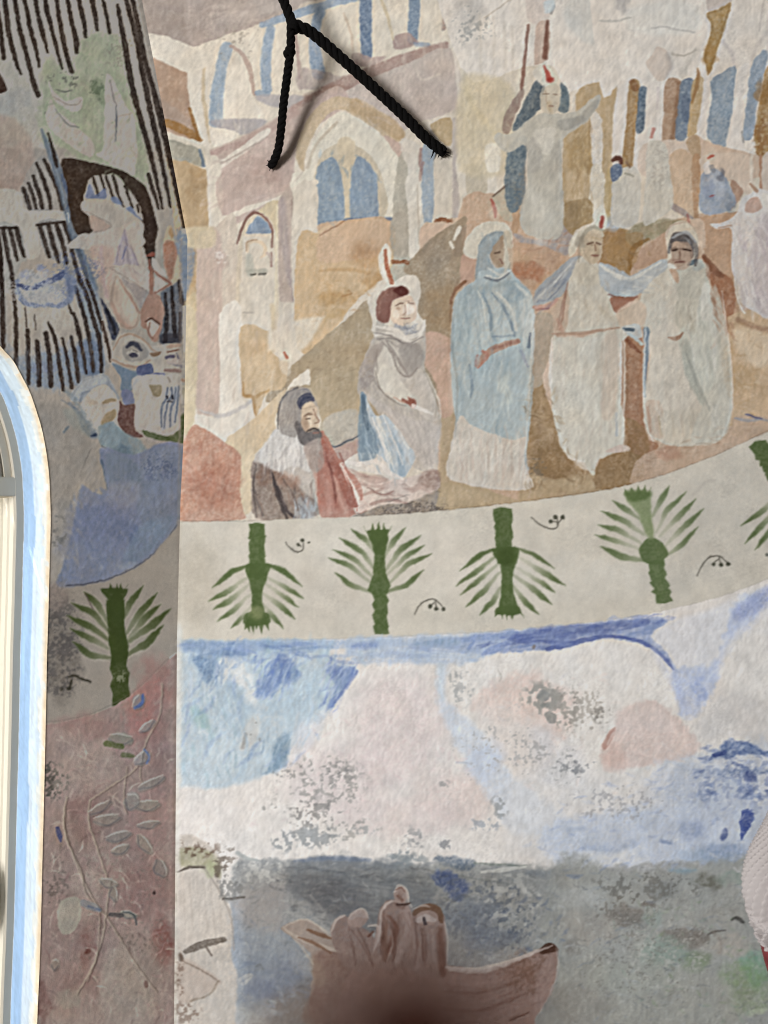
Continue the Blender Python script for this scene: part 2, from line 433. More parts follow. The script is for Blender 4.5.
S([(-120,500),(0,435),(100,385),(250,318),(400,260),(570,205)], [36,60,66,54,48,34], (160,134,124), a=.9, g=.2, s=1)
S([(-60,440),(40,400),(130,395)], [30,24,10], (136,104,90), a=.5, s=2)
P([(-160,560),(-60,520),(80,430),(240,350),(400,285),(590,220),(625,470),(420,560),(370,600),(290,510),(130,440),(0,510)], (186,173,163), g=.2, gs=1.6)
P([(400,370),(560,300),(620,420),(610,500),(480,520),(390,540)], (178,165,156), a=.7, s=3)
S([(430,290),(460,360),(540,330)], 12, (200,188,174), a=.6)
S([(600,210),(618,300),(630,480)], 18, (206,197,184), a=.8)
B(650,70,60,60,(160,155,150),a=.6); F(650,120,110,70,(140,140,138),thr=.55,sc=2.5)
S([(590,205),(680,175),(768,120)],24,(208,200,188),a=.7)
P([(640,200),(768,180),(800,768),(640,768),(650,480)], (204,193,174), g=.1)
P([(640,200),(700,200),(700,400),(650,480)], (196,190,178), a=.6, s=3)
B(700,480,70,200,(198,182,150),a=.6)
# diagonal balcony bands, left
Z(170, 0, 170)
P([(185,690),(420,600),(640,455),(760,388),(800,470),(600,620),(560,768),(560,830),(230,1040),(220,790)], (182,163,152), g=.2)
S([(190,690),(320,640),(480,560),(560,500)], [30,36,44,50], (172,148,138), a=.8, s=1.5)
P([(205,745),(330,655),(440,575),(445,610),(340,690),(220,768)], (208,199,186))
S([(210,750),(340,680),(440,618)],9,(150,132,122),a=.5)
B(400,800,140,120,(172,150,140),a=.7)
# --- big arch with twin lancets
Z(180, 0, 280)
P([(320,440),(325,380),(370,300),(430,265),(500,280),(570,330),(618,362),(590,390),(500,330),(440,300),(390,330),(345,420),(340,470)], (190,168,136), g=.15, s=1)
P([(480,268),(560,310),(612,355),(600,385),(540,345),(470,300)], (182,150,108), a=.7, s=1.5)
P([(345,470),(360,400),(400,340),(440,308),(500,330),(560,380),(600,430),(600,560),(580,610),(545,610),(540,480),(460,400),(390,450),(372,520),(372,768),(310,768),(300,500)], (207,200,184), g=.1, gs=1.6)
P([(380,440),(455,390),(540,450),(560,600),(380,610)], (192,180,158), g=.1)
P([(560,370),(610,400),(612,440),(590,420)], (180,155,142), a=.8)
S([(350,460),(372,400),(430,335)],8,(170,155,135),a=.5)
P([(372,612),(375,470),(400,440),(420,432),(440,470),(450,540),(450,600)], (128,148,166), g=.25)
P([(468,600),(466,500),(478,445),(492,430),(520,450),(540,490),(542,545),(540,600)], (126,146,166), g=.25)
S([(455,400),(458,500),(460,600)], [50,18,16], (196,182,156), s=1)
S([(372,612),(450,602)],8,(112,132,150),a=.6)
S([(455,603),(520,603),(580,601)], 10, (92,118,146))
P([(370,625),(450,606),(580,606),(582,760),(380,770),(330,768)], (200,164,128), g=.12)
S([(380,650),(450,608)],5,(170,130,96))
P([(372,640),(440,612),(380,655),(372,740)], (206,182,142),a=.8)
P([(582,610),(600,430),(640,430),(662,480),(660,660),(640,768),(580,768)], (170,164,150), g=.25, gs=1.5)
P([(630,420),(665,480),(664,768),(640,768),(625,600)], (206,200,188))
P([(605,380),(660,400),(668,440),(640,470),(612,430)], (200,192,180),a=.8)
S([(663,410),(660,440),(662,470)],[10,12,6],(140,110,104),a=.7)
P([(664,410),(700,400),(700,520),(690,610),(668,610)], (140,154,166), a=.9, g=.25)
P([(690,340),(742,322),(748,380),(735,400),(700,370)], (184,156,112), g=.2)
S([(690,365),(705,395)],16,(120,110,104),a=.6,s=1.5)
P([(700,420),(740,420),(740,590),(700,600)], (200,190,174))
S([(755,330),(758,480),(756,600)],[16,20,18],(170,160,154),a=.8,s=1)
S([(705,605),(742,604)], 11, (150,92,52), g=.5, e=1.5)
P([(664,620),(700,608),(768,600),(700,660),(650,720)], (200,176,150))
# upper string course and niche door, left
Z(170, 160, 170)
S([(190,285),(330,230),(480,165),(660,100)], 26, (208,198,182))
P([(160,20),(225,0),(235,240),(180,300)], (204,194,178))
P([(230,60),(520,-20),(525,140),(330,215),(235,245)], (180,160,148), a=.8, g=.25)
B(440,50,90,60,(166,144,134),a=.7)
P([(190,320),(300,260),(300,768),(290,1100),(110,1100),(120,560),(130,330)], (194,180,163), g=.15)
P([(120,560),(130,340),(225,330),(235,640),(225,1100),(110,1100)], (186,165,150), g=.2, s=2)
B(230,450,50,50,(178,156,144),a=.7); F(230,440,40,40,(210,200,190),thr=.5,sc=2.5)
P([(310,380),(330,300),(390,230),(450,290),(475,380),(480,768),(310,768)], (200,186,164))
P([(400,225),(490,185),(490,350),(470,300),(430,245)], (196,178,144), g=.2)
P([(330,400),(345,340),(460,340),(470,768),(320,768)], (202,192,176), g=.15)
P([(345,328),(385,262),(410,256),(450,300),(455,330),(400,330)], (104,136,172), g=.2, sm=True)
S([(303,375),(325,310),(350,262),(380,238),(420,250),(450,290),(463,330),(460,395)], [8,12,12,13,12,12,10,6], (126,88,78), a=.9)
S([(458,420),(458,480)],9,(140,110,100),a=.7)
S([(350,410),(355,375),(390,365),(425,385),(430,420),(410,440)],[14,16,16,16,16,8],(206,186,158)); S([(345,410),(350,372),(392,360)],5,(170,140,112)); 
P([(340,440),(370,430),(380,520),(350,520)], (164,166,156),a=.6,s=2); B(400,510,60,25,(150,150,138),a=.6)
S([(365,520),(385,516)],9,(98,96,88)); S([(402,518),(430,514)],10,(98,96,88))
S([(440,420),(460,450)],14,(176,160,150),a=.7)
S([(330,690),(380,688)],6,(160,150,140),a=.5)
P([(490,190),(555,150),(558,640),(500,660),(490,400)], (176,160,148), g=.2)
S([(508,180),(512,240),(520,400),(545,560)], [22,30,34,22], (148,138,138), a=.55, s=2)
S([(552,180),(556,640)],6,(140,124,116),a=.6)
P([(560,150),(660,110),(668,280),(660,700),(560,650)], (202,192,176), g=.15)
P([(495,640),(660,640),(665,768),(640,800),(560,850),(490,830)], (198,188,172), g=.2, s=1.5, sm=False)
S([(485,200),(480,500),(475,680)],9,(208,196,170),a=.8)
S([(465,660),(470,768),(460,860)],24,(198,176,138),a=.7,s=1.5)
P([(40,330),(70,310),(110,370),(112,480),(80,600),(40,640)], (106,126,150), a=.8, g=.35, s=2)
P([(60,660),(115,600),(110,800),(60,800)], (198,178,140), g=.15, s=1.5)
Z(320, 160, 170)
P([(-100,360),(0,330),(100,280),(320,280),(325,470),(250,560),(150,650),(60,768),(-100,860)], (202,168,122), g=.15, gs=2.5)
P([(0,330),(110,275),(320,278),(322,400),(250,440),(150,450),(0,460)], (204,168,134), a=.8, s=2)
B(200,420,90,80,(178,124,72),a=.55); B(60,620,90,50,(178,130,66),a=.55); B(230,530,50,40,(176,126,68),a=.5); B(60,700,60,30,(190,150,90),a=.5)
S([(0,500),(120,495),(260,515)],12,(186,140,84),a=.6,s=1.5)
S([(0,340),(110,275)],6,(160,116,82))
S([(130,590),(140,605),(100,615)],8,(172,120,66),a=.6)
P([(325,260),(400,250),(400,420),(330,430)], (168,160,146), g=.3, gs=1.5, s=1)
P([(385,100),(440,60),(452,400),(420,440),(400,420),(400,240)], (204,197,184))
S([(440,110),(448,380)],6,(170,158,142),a=.6)
P([(460,300),(600,290),(560,350),(470,420)], (200,172,148), a=.9)
S([(525,272),(590,272)], 17, (148,90,54), g=.5, e=1.5)
S([(465,10),(455,60),(450,90)],[10,16,8],(150,116,106),a=.6)
# pillars at centre
P([(620,-20),(768,-20),(800,250),(660,270),(640,200)], (206,197,182), g=.08)
P([(665,10),(745,0),(748,170),(670,175)], (186,174,152), a=.8, g=.25)
P([(645,200),(740,190),(740,235),(650,245)], (184,172,146), a=.8, g=.2)
S([(640,280),(700,278),(768,270)],10,(160,155,150),a=.7)
Z(0, 0, 256)
P([(300,-500),(800,-500),(620,60),(590,140),(500,105),(425,92),(380,-20)], (163,150,141), g=.22, gs=1.6)
P([(300,-400),(540,-400),(556,60),(575,138),(500,108),(420,90),(370,-60)], (154,140,129), a=.8, g=.2, s=2)
P([(415,92),(500,108),(580,142),(640,120),(640,190),(590,215),(560,218),(440,168),(405,150)], (203,193,177), sm=False)
P([(555,215),(590,205),(605,330),(625,430),(640,520),(600,500),(595,400),(570,330)], (203,193,177))
P([(420,160),(445,166),(500,190),(560,218),(570,330),(600,425),(490,392),(430,300),(400,200)], (168,138,114), g=.25, sm=False)
P([(460,280),(520,320),(580,370),(500,360),(470,330)], (158,140,126), a=.6, s=3)
S([(470,365),(510,372),(560,395),(600,420)], [20,26,26,14], (156,106,46), a=.9, g=.3); S([(568,325),(582,370),(598,418)], [8,12,10], (152,102,42), a=.9)
P([(480,395),(540,408),(615,440),(600,520),(560,500),(500,470),(480,420)], (196,187,170))
P([(500,420),(560,432),(605,452),(612,500),(570,490),(520,478)], (150,146,132), g=.25); S([(600,450),(612,498)], [8,10], (96,114,132), a=.8)
P([(520,478),(560,486),(620,512),(625,690),(560,700),(530,600)], (184,152,108), g=.28, sm=False); B(590,560,30,70,(166,128,80),a=.6); P([(545,690),(640,680),(640,740),(560,740)],(198,180,146),a=.9,s=2)
# --- upper right: white haze of columns
Z(460, 0, 170)
P([(0,-700),(2200,-700),(2200,500),(1400,700),(900,420),(560,400),(480,420),(420,300),(300,300),(0,300)], (214,206,195), g=.05, gs=6)
B(40,30,90,110,(172,168,162),a=.7); F(60,110,120,110,(150,150,146),thr=.56,sc=3)
S([(110,80),(240,-10)],6,(178,166,150),a=.7)
for k,xx in enumerate((90,150,200,235)):
    S([(xx,60+20*k),(xx+5,300),(xx,520)],[8,10,8],(190,180,164),a=.35,s=1.5)
P([(0,380),(120,340),(240,400),(240,560),(230,768),(0,768)], (200,185,154), a=.8, g=.2, s=4)
P([(115,660),(180,655),(180,768),(120,768)], (214,207,192), a=.9, s=1.5)
S([(160,600),(60,480),(30,400)],20,(206,186,140),a=.4,s=3)
P([(310,-60),(380,-60),(400,90),(330,110),(300,60)], (196,184,174), a=.8, s=1.5)
S([(308,115),(295,240),(282,370),(278,400)], [13,14,16,16], (142,104,90), g=.2)
P([(345,120),(400,90),(405,200),(390,270),(340,292),(335,260)], (190,168,152), g=.15)
S([(396,95),(388,200),(384,260)], [12,22,26], (120,76,60), a=.85, s=1)
S([(425,30),(410,60)],14,(150,146,140),a=.8)
P([(380,10),(420,0),(425,40),(385,60)], (186,196,198), a=.7,s=1.5)
P([(470,30),(540,-20),(640,20),(640,180),(560,190),(480,110)], (188,188,182), a=.55, s=4)
B(730,20,50,60,(176,172,168),a=.8)
S([(650,95),(740,85)],8,(168,164,158),a=.7)
S([(735,220),(718,320),(705,400),(700,480)], 6, (162,152,140), a=.8)
# right columns behind the crowd
P([(540,400),(705,385),(690,560),(688,768),(680,1080),(480,1080),(470,620),(520,560)], (186,156,112), g=.28, gs=2.5, ang=88, s=1)
B(560,680,100,120,(164,126,66),a=.5)
P([(590,520),(640,540),(640,768),(600,750)], (210,202,190))
P([(590,768),(640,760),(665,900),(670,1040),(590,1040)], (206,196,178))
P([(660,780),(690,780),(680,1000),(650,940)], (186,160,112), g=.2)
P([(712,380),(755,370),(740,600),(725,720),(690,740),(690,600)], (212,203,192))
Z(600, 0, 168)
P([(0,-500),(768,-500),(1500,-400),(1500,300),(640,280),(560,190),(480,330),(450,310),(200,360),(100,370),(0,390)], (214,206,195), g=.05, gs=6)
P([(140,30),(420,10),(440,140),(160,150)], (206,205,198), a=.6, s=5)
S([(0,95),(70,95),(140,80)],10,(178,174,166),a=.7)
S([(235,130),(290,122),(350,135),(430,148)],8,(176,172,166),a=.7)
B(105,20,40,60,(176,172,168),a=.8)
S([(330,245),(380,255),(440,230)],9,(178,170,158),a=.8); S([(440,230),(400,290),(375,350)],20,(184,178,168),a=.6,s=2)
S([(560,190),(600,240),(615,300)],14,(178,170,166),a=.6,s=2)
S([(690,300),(720,210),(768,140)],14,(186,178,170),a=.7,s=2); S([(750,-10),(728,140)],8,(180,172,164),a=.6)
P([(490,-30),(560,-30),(600,5),(500,50)], (184,172,162), a=.8)
P([(490,60),(545,40),(600,10),(575,110),(545,200),(520,290),(495,345),(485,300),(472,260),(492,190),(508,120)], (180,138,72), g=.28, rim=.1)
B(500,260,30,60,(158,112,50),a=.5)
# distant hooded statue
P([(210,295),(235,250),(265,210),(310,240),(328,300),(300,360),(260,365)], (200,186,172), g=.15)
S([(310,250),(325,300),(305,350)],14,(172,166,162),a=.6,s=2)
P([(100,380),(250,370),(240,420),(225,620),(220,768),(80,768),(110,560)], (212,204,194))
P([(135,375),(180,375),(175,480),(160,600),(145,768),(100,768),(112,640),(125,500)], (168,128,76), g=.25)
S([(150,378),(160,400)],36,(140,88,48),a=.7,g=.4)
P([(180,400),(215,405),(218,480),(200,595),(162,600),(170,500)], (86,106,124), g=.3)
P([(215,400),(270,370),(300,400),(295,560),(290,650),(210,650)], (212,204,194))
S([(265,400),(262,500)],8,(190,180,176),a=.6)
P([(300,372),(370,370),(368,450),(340,655),(285,655),(290,520)], (170,134,104), g=.25)
S([(360,380),(345,560),(325,650)],22,(128,92,66),a=.6,s=1.5)
S([(245,590),(235,625)],16,(190,110,92),a=.7)
P([(372,370),(430,365),(420,450),(395,630),(345,630),(358,480)], (104,122,142), g=.3)
B(385,500,30,60,(74,94,124),a=.6)
P([(425,370),(470,355),(472,460),(440,600),(400,625),(410,520)], (188,156,108), g=.25)
S([(446,315),(448,370),(420,470)],[8,20,10],(164,120,70),a=.9)
P([(475,360),(505,370),(500,520),(490,640),(440,600),(465,470)], (212,204,194))
P([(505,375),(560,330),(620,305),(622,400),(595,560),(572,672),(500,640),(492,560),(510,450)], (130,146,160), g=.28, s=.8)
P([(625,330),(690,300),(660,500),(655,660),(700,690),(700,730),(580,680),(605,520)], (212,205,196))
P([(690,320),(740,235),(768,250),(740,370),(715,500),(700,620),(660,640),(660,560)], (136,152,168), g=.28)
P([(720,520),(745,380),(768,300),(900,250),(900,700),(735,720),(705,620)], (174,134,78), g=.3)
B(745,430,30,80,(156,106,46),a=.7); F(735,620,40,130,(150,98,46),thr=.5,sc=3)
S([(650,600),(655,650)],8,(120,120,120),a=.6)
P([(395,640),(450,620),(500,650),(600,680),(740,720),(800,800),(390,820)], (196,172,150), g=.2)
P([(395,640),(455,630),(450,790),(395,790)], (170,134,90), a=.7, g=.3)
P([(200,660),(390,650),(390,800),(190,800)], (200,184,168), g=.15)
# --- floor behind saints
Z(460, 160, 170)
P([(-20,300),(160,150),(260,110),(300,300),(600,330),(700,330),(1420,330),(1420,1700),(-20,1700)], (190,158,130), g=.25, gs=2.5)
P([(160,150),(250,100),(250,260),(200,270),(150,200)], (178,168,148), g=.3)
S([(150,165),(200,120),(240,105)],9,(110,92,80),a=.8)
P([(255,90),(295,30),(290,150),(260,330),(235,310)], (186,146,108), g=.25)
P([(240,330),(350,360),(470,290),(470,200),(560,330),(500,420),(430,440),(300,400)], (158,150,146), g=.3, s=1.5)
P([(470,200),(590,180),(590,300),(530,350),(465,290)], (166,134,86), g=.3)
B(500,240,60,70,(146,118,80),a=.5)
P([(215,390),(330,380),(480,440),(400,520),(335,590),(240,500)], (192,150,114), g=.25, s=1.5)
B(310,500,90,50,(170,96,58),a=.7,hard=2); B(250,440,70,50,(196,160,120),a=.6)
P([(640,340),(768,320),(768,520),(700,500),(640,470)], (166,128,76), g=.35, s=1)
Z(600, 160, 168)
P([(0,330),(100,325),(160,400),(130,510),(60,500),(0,470)], (164,124,78), g=.35)
P([(120,330),(200,280),(300,270),(380,280),(300,330),(180,390),(130,380)], (150,140,112), g=.35, s=1.5)
P([(150,440),(230,380),(310,330),(310,440),(230,480),(160,500)], (182,146,118), g=.2)
P([(30,370),(190,330),(180,420),(130,515),(60,500)], (168,126,70), a=.7, g=.35)
S([(220,360),(150,410),(135,500)],[12,26,16],(150,104,48),a=.8)
P([(320,-20),(420,-20),(440,260),(400,270),(330,200)], (198,168,136), g=.2)
P([(420,0),(460,0),(450,250),(430,260)], (184,140,100), g=.25)
P([(470,-20),(690,-20),(690,140),(660,150),(600,90),(480,60)], (200,182,164), g=.2)
S([(695,-20),(690,120)],14,(210,198,182)); S([(735,-20),(738,140)],12,(180,130,96)); P([(745,-20),(800,-20),(800,150),(745,150)],(198,184,170))
P([(600,90),(650,130),(640,180),(590,230),(600,150)], (164,122,96), a=.8)
P([(420,270),(560,250),(640,240),(620,330),(610,420),(620,600),(640,768),(540,768),(500,500),(440,330)], (190,148,112), g=.22)
P([(470,440),(530,500),(600,540),(625,620),(610,700),(620,790),(560,800),(530,640),(500,540)], (160,102,68), g=.3, s=1.2)
S([(475,440),(520,500),(560,530)],[20,36,20],(132,84,58),a=.8)
P([(410,270),(470,280),(480,400),(440,380),(430,310)], (204,182,160), a=.8)
S([(330,210),(380,240),(420,265)],[26,30,12],(150,140,138),a=.8)
S([(400,250),(408,300)],10,(170,100,84),a=.7)
B(60,300,50,30,(150,160,172),a=.7)
# dark diagonal shadow cloth of the hill, left
Z(320, 160, 170)
HILL = (150,134,112)
P([(375,500),(440,420),(520,340),(600,290),(650,255),(662,275),(640,330),(650,440),(640,540),(600,600),(590,768),(600,1100),(420,1100),(430,768),(440,560)], HILL, g=.25, gs=1.8, s=.8)
B(560,680,110,130,(158,124,82),a=.6); B(520,430,80,90,(138,126,112),a=.5)
S([(630,310),(605,360)],[24,10],(205,198,184)); S([(588,370),(600,395)],12,(205,198,184))
P([(640,310),(662,290),(660,330),(635,430),(600,420)], (140,124,106), a=.7)
P([(640,430),(710,440),(690,540),(640,560)], (184,148,126), g=.2)
S([(655,550),(610,590),(590,650)],[16,14,8],(140,96,68))
S([(330,462),(395,462)], 19, (144,82,44), g=.5, e=1.2)
P([(240,640),(200,640),(120,720),(-60,870),(-220,1020),(-220,1100),(40,1020),(220,1300),(300,900),(245,760)], (156,138,112), g=.25, gs=1.8)
Z(170, 320, 170)
P([(545,215),(590,180),(700,80),(800,0),(1000,-80),(1000,560),(760,570),(690,520),(680,440),(630,300)], (166,148,120), g=.25, gs=1.8)
P([(600,290),(768,200),(900,250),(900,420),(768,440),(690,430),(640,350)], (178,160,130), a=.7, s=5)
P([(700,500),(720,430),(768,420),(860,430),(868,520),(790,560),(740,572)], (184,176,162), g=.25, s=2)
S([(700,520),(740,570),(780,560),(830,530),(860,515)], [5,8,8,8,6], (104,104,106), a=.9)
# --- column foot, orange floor
P([(110,-30),(230,-30),(225,200),(220,415),(130,410),(120,300)], (188,168,154), g=.2)
P([(225,-30),(320,-60),(320,330),(370,370),(380,430),(250,550),(130,480),(120,420),(215,430),(225,200)], (210,202,189), g=.06)
S([(135,408),(220,432),(290,415),(370,365)],[10,18,18,14],(184,178,172),a=.9,s=1)
P([(50,-20),(118,-20),(120,330),(100,480),(55,480)], (198,182,150), g=.15, s=1.5)
P([(320,30),(440,50),(450,130),(500,180),(530,180),(520,300),(440,330),(385,440),(375,360),(330,345),(322,250)], (200,170,128), g=.15)
P([(330,100),(440,110),(430,130),(330,180)],(194,160,116),a=.6,s=3)
S([(330,280),(335,340),(375,350),(385,430)],[5,12,16,8],(180,138,84),a=.9); S([(380,350),(450,315)],[18,8],(184,144,90),a=.8)
P([(440,60),(560,0),(700,-20),(640,90),(550,190),(500,180),(480,130),(440,140)], (205,195,178), g=.15, s=2.5, sm=False, a=.9)
B(530,20,60,60,(192,184,174),a=.5)
P([(385,440),(520,310),(490,400),(470,500),(400,590),(340,640),(300,610),(250,550)], (204,180,144), g=.15)
P([(320,620),(380,600),(365,768),(370,860),(300,860)], (206,186,154), g=.15)
P([(50,600),(100,480),(150,490),(250,555),(320,620),(315,768),(330,860),(320,900),(40,900)], (190,132,104), g=.3, gs=1.8, s=1)
B(200,740,130,130,(166,100,74),a=.65,g=.5); B(110,640,50,50,(206,160,134),a=.5)
# --- ground under the saints
Z(320, 320, 170)
P([(530,340),(600,280),(620,480),(625,700),(700,768),(820,790),(900,860),(-20,880),(-20,800),(330,768),(530,700)], (176,154,122), g=.22, s=1.5)
P([(470,60),(590,90),(610,300),(600,420),(540,430),(520,280),(470,200)], (192,158,136), g=.2, s=1.5)
P([(60,570),(180,520),(180,600),(120,640),(80,650)], (172,146,136), g=.3)
P([(10,500),(30,440),(160,400),(185,520),(60,572)], (176,170,158), g=.3, s=1.5)
S([(10,520),(60,572),(130,545),(180,522)],[4,9,9,6],(96,100,104))
Z(320, 480, 170)
P([(160,110),(230,50),(340,40),(540,30),(560,130),(420,152),(250,165),(90,165)], (146,138,130), g=.35, gs=1.8)
P([(530,10),(760,40),(800,120),(540,145),(540,60)], (178,156,122), g=.3)
F(420,130,200,40,(90,84,80),thr=.55,sc=2)
Z(460, 320, 170)
P([(335,300),(400,290),(430,420),(480,590),(560,640),(620,660),(768,560),(780,640),(768,768),(300,768),(290,650)], (162,130,88), g=.35, gs=2.2)
B(430,640,110,90,(126,92,50),a=.55,hard=2); B(350,330,40,50,(150,122,80),a=.5); B(680,640,80,60,(140,106,64),a=.6)
P([(330,-20),(420,-20),(410,120),(370,290),(315,290),(320,120)], (168,154,136), g=.25)
P([(375,240),(410,180),(420,300),(420,400),(385,330)], (202,180,160), g=.15)
F(345,690,60,90,(110,100,86),thr=.5,sc=3)
P([(300,700),(420,720),(560,700),(768,690),(768,860),(300,860)], (176,150,112), g=.35, s=2)
Z(600, 320, 168)
P([(105,60),(200,100),(195,330),(210,520),(270,580),(180,640),(140,600),(105,540)], (164,114,80), g=.3)
S([(115,75),(150,120),(185,150)],[10,22,10],(132,76,50),a=.8)
P([(110,450),(190,480),(230,570),(180,640),(110,560)], (146,110,66), a=.8, g=.35)
P([(20,600),(110,600),(190,630),(180,740),(-20,770)], (150,116,74), g=.35)
P([(560,0),(800,0),(800,500),(590,520),(600,380),(560,250)], (200,168,128), g=.22, gs=2)
P([(620,40),(768,60),(768,200),(680,200),(620,120)], (208,188,160), a=.9, s=5)
B(660,260,90,80,(186,142,84),a=.45)
S([(630,0),(700,30),(768,45)],26,(158,120,92),a=.7,s=1.5)
S([(550,-60),(560,50)],[60,40],(186,136,98),a=.8,s=2)
P([(170,640),(290,580),(580,500),(620,440),(800,450),(800,560),(350,690),(150,760)], (186,160,136), g=.3, gs=1.8)
S([(620,450),(680,460),(740,452),(790,470)],[10,16,14,10],(150,148,150),a=.8); S([(665,432),(740,450)],8,(90,94,120))
B(310,600,60,40,(188,130,98),a=.6)
Z()
S(FRT, 1.6, (92,84,76), a=.55, s=.7, g=.5)

# --- small figures in the distance
def halo(cx, cy, rx, ry, pid, c=(212,202,186)):
    P([(cx+rx*np.cos(t), cy+ry*np.sin(t)) for t in np.linspace(0, 6.28, 13)[:-1]], c, part=pid, g=.06)
# preaching figure on the steps
q = part('preaching_figure', UP, 'small pale preaching figure with both arms flung wide')
Z(460, 0, 170)
P([(245,560),(330,380),(370,350),(385,400),(380,480),(340,510),(300,560),(250,590)], (94,106,116), part=q, g=.25, s=1)
P([(190,590),(210,500),(270,410),(290,420),(245,540),(225,600)], (156,134,124), part=q, g=.3, s=1)
P([(455,370),(485,400),(492,480),(480,510),(445,500),(455,430)], (104,118,126), part=q, g=.25)
P([(215,680),(300,615),(295,768),(290,900),(240,960),(205,900)], (104,120,132), part=q, g=.3, s=1)
P([(170,600),(230,605),(300,545),(370,510),(440,515),(530,500),(600,440),(635,430),(630,470),(560,560),(470,625),(460,760),(468,900),(460,1050),(400,1085),(290,1050),(270,960),(300,850),(300,660),(220,690),(160,640)], (192,186,176), part=q, g=.12)
P([(440,545),(540,520),(610,450),(625,470),(550,560),(460,590)], (160,156,150), a=.7, s=1.5)
P([(330,600),(430,580),(410,690),(370,690)], (212,205,195), a=.8, s=1.2)
P([(330,620),(370,690),(360,768),(310,768),(310,660)], (170,164,158), a=.5, s=2)
P([(410,690),(450,640),(450,780),(400,800)], (172,166,158), a=.5, s=2)
B(360,980,70,140,(208,202,192),a=.7,g=.1)
P([(365,420),(385,380),(440,380),(455,430),(440,500),(400,515),(365,490)], (200,188,172), part=q)
B(420,470,20,34,(196,170,136),a=.7)
P([(330,330),(370,290),(395,300),(405,370),(380,390)], (214,206,196), part=q)
S([(380,300),(395,330),(402,355)],[8,20,24],(196,88,72)); B(408,362,22,18,(182,62,50),a=.9,e=2)
# pair behind the pillar
q = part('bystander_figure', UP, 'small whitish bystander in a blue collar beside the ochre pillar')
Z(600, 160, 168)
P([(60,90),(90,40),(150,30),(185,80),(180,240),(150,300),(60,300),(50,180)], (202,196,188), part=q, g=.2, gs=1.5)
P([(50,30),(95,20),(100,60),(65,100),(50,80)], (88,112,156), part=q, g=.3)
S([(60,0),(85,-10),(95,15)],[18,26,16],(104,62,48)); S([(115,60),(150,75)],10,(150,146,134),a=.7); S([(118,10),(135,30)],[10,8],(140,110,84))
q = part('bystander_figure', UP, 'tall narrow whitish bystander figure between ochre columns')
P([(215,-70),(250,-90),(300,-70),(320,40),(335,200),(270,270),(200,290),(210,100)], (205,198,188), part=q, g=.22, gs=1.5)
F(270,40,60,130,(170,160,150),thr=.55,sc=2.5,a=.5)
# seated blue figure
q = part('seated_figure', UP, 'small seated figure in grey blue beside the steps')
P([(460,100),(470,60),(520,40),(570,70),(600,130),(625,190),(580,235),(480,250),(455,190)], (148,156,168), part=q, g=.25)
B(530,120,60,70,(188,192,198),a=.6); B(560,80,24,30,(96,98,106),a=.7); B(600,200,40,40,(110,118,126),a=.6,g=.5); B(500,140,30,50,(120,132,156),a=.6)
P([(475,20),(500,5),(510,50),(490,65),(475,50)], (208,200,192), part=q)
S([(510,30),(520,50)],20,(130,130,132),a=.7)
S([(495,-8),(515,-20)],[10,12],(190,90,66)); B(508,155,16,12,(150,84,80),a=.8)
# --- bearded kneeling man, far left
q = part('kneeling_figure', UP, 'bearded kneeling figure in a white shawl and red robe')
Z(170, 320, 170)
P([(600,250),(628,220),(632,290),(600,280)], (212,204,190), part=q); P([(470,460),(500,380),(520,330),(560,270),(630,225),(610,290),(540,310),(500,380),(490,480)], (212,204,190), part=q)
P([(380,630),(440,560),(480,490),(600,470),(690,540),(730,570),(768,650),(850,800),(768,870),(500,892),(390,880),(368,760)], (176,168,160), part=q, g=.2)
P([(680,535),(720,560),(760,620),(840,760),(900,850),(820,880),(720,890),(690,790),(700,650)], (172,102,82), part=q, g=.2, s=1)
P([(650,620),(700,600),(730,700),(740,860),(690,880),(660,768)], (190,138,118), a=.8, s=2)
S([(700,680),(730,740),(750,860)],6,(120,64,52),a=.8); S([(770,640),(820,740),(870,830)],[20,30,20],(186,120,100),a=.8)
P([(370,650),(400,640),(520,700),(600,768),(690,860),(600,895),(390,895),(368,760)], (132,118,108), part=q, g=.35, s=1.5)
B(440,700,60,50,(120,90,74),a=.6); B(520,730,60,50,(150,112,92),a=.6); S([(465,700),(490,768),(520,850),(560,890)],[6,14,18,12],(62,56,58),a=.8)
S([(385,770),(400,840),(420,880)],8,(90,84,82),a=.7)
P([(400,620),(470,500),(560,480),(620,560),(640,680),(560,660),(470,680)], (206,202,196), a=.85, g=.2, ang=100, gs=2, s=2)
for k in range(7):
    S([(430+k*32,600-k*8),(425+k*34,690-k*4)], [4,9], (150,146,142) if k%2 else (216,212,206), a=.5, s=1)
B(610,850,70,70,(168,180,190),a=.6)
P([(490,470),(495,370),(540,315),(600,300),(640,330),(665,380),(660,420),(640,480),(660,500),(650,540),(600,560),(570,480),(540,440)], (158,150,142), part=q, g=.2)
S([(487,490),(492,400),(520,340),(575,305)],[5,8,9,6],(84,82,82))
P([(570,330),(610,310),(645,345),(610,370),(585,410)], (88,88,98), g=.2); B(600,355,16,24,(58,64,92),a=.7,e=2)
P([(585,410),(610,375),(650,380),(665,430),(660,480),(630,500),(595,470)], (196,174,150), part=q)
S([(605,425),(640,418)],6,(130,104,84)); S([(645,415),(655,450),(662,480)],5,(150,110,90)); S([(610,440),(635,450)],5,(110,84,68)); S([(625,480),(655,470)],5,(150,96,80))
P([(560,440),(590,440),(600,490),(665,480),(680,510),(640,550),(600,560),(570,500)], (112,106,102), g=.3, s=1)
P([(610,560),(690,540),(700,640),(660,690),(620,640)], (174,158,148), a=.9, s=1.5)
S([(515,150),(525,170)],[10,12],(190,100,64)); P([(490,180),(520,140),(545,190),(540,250),(510,240)], (212,202,186), a=.6, s=1.5); S([(515,148),(528,168)],[8,12],(186,96,62))
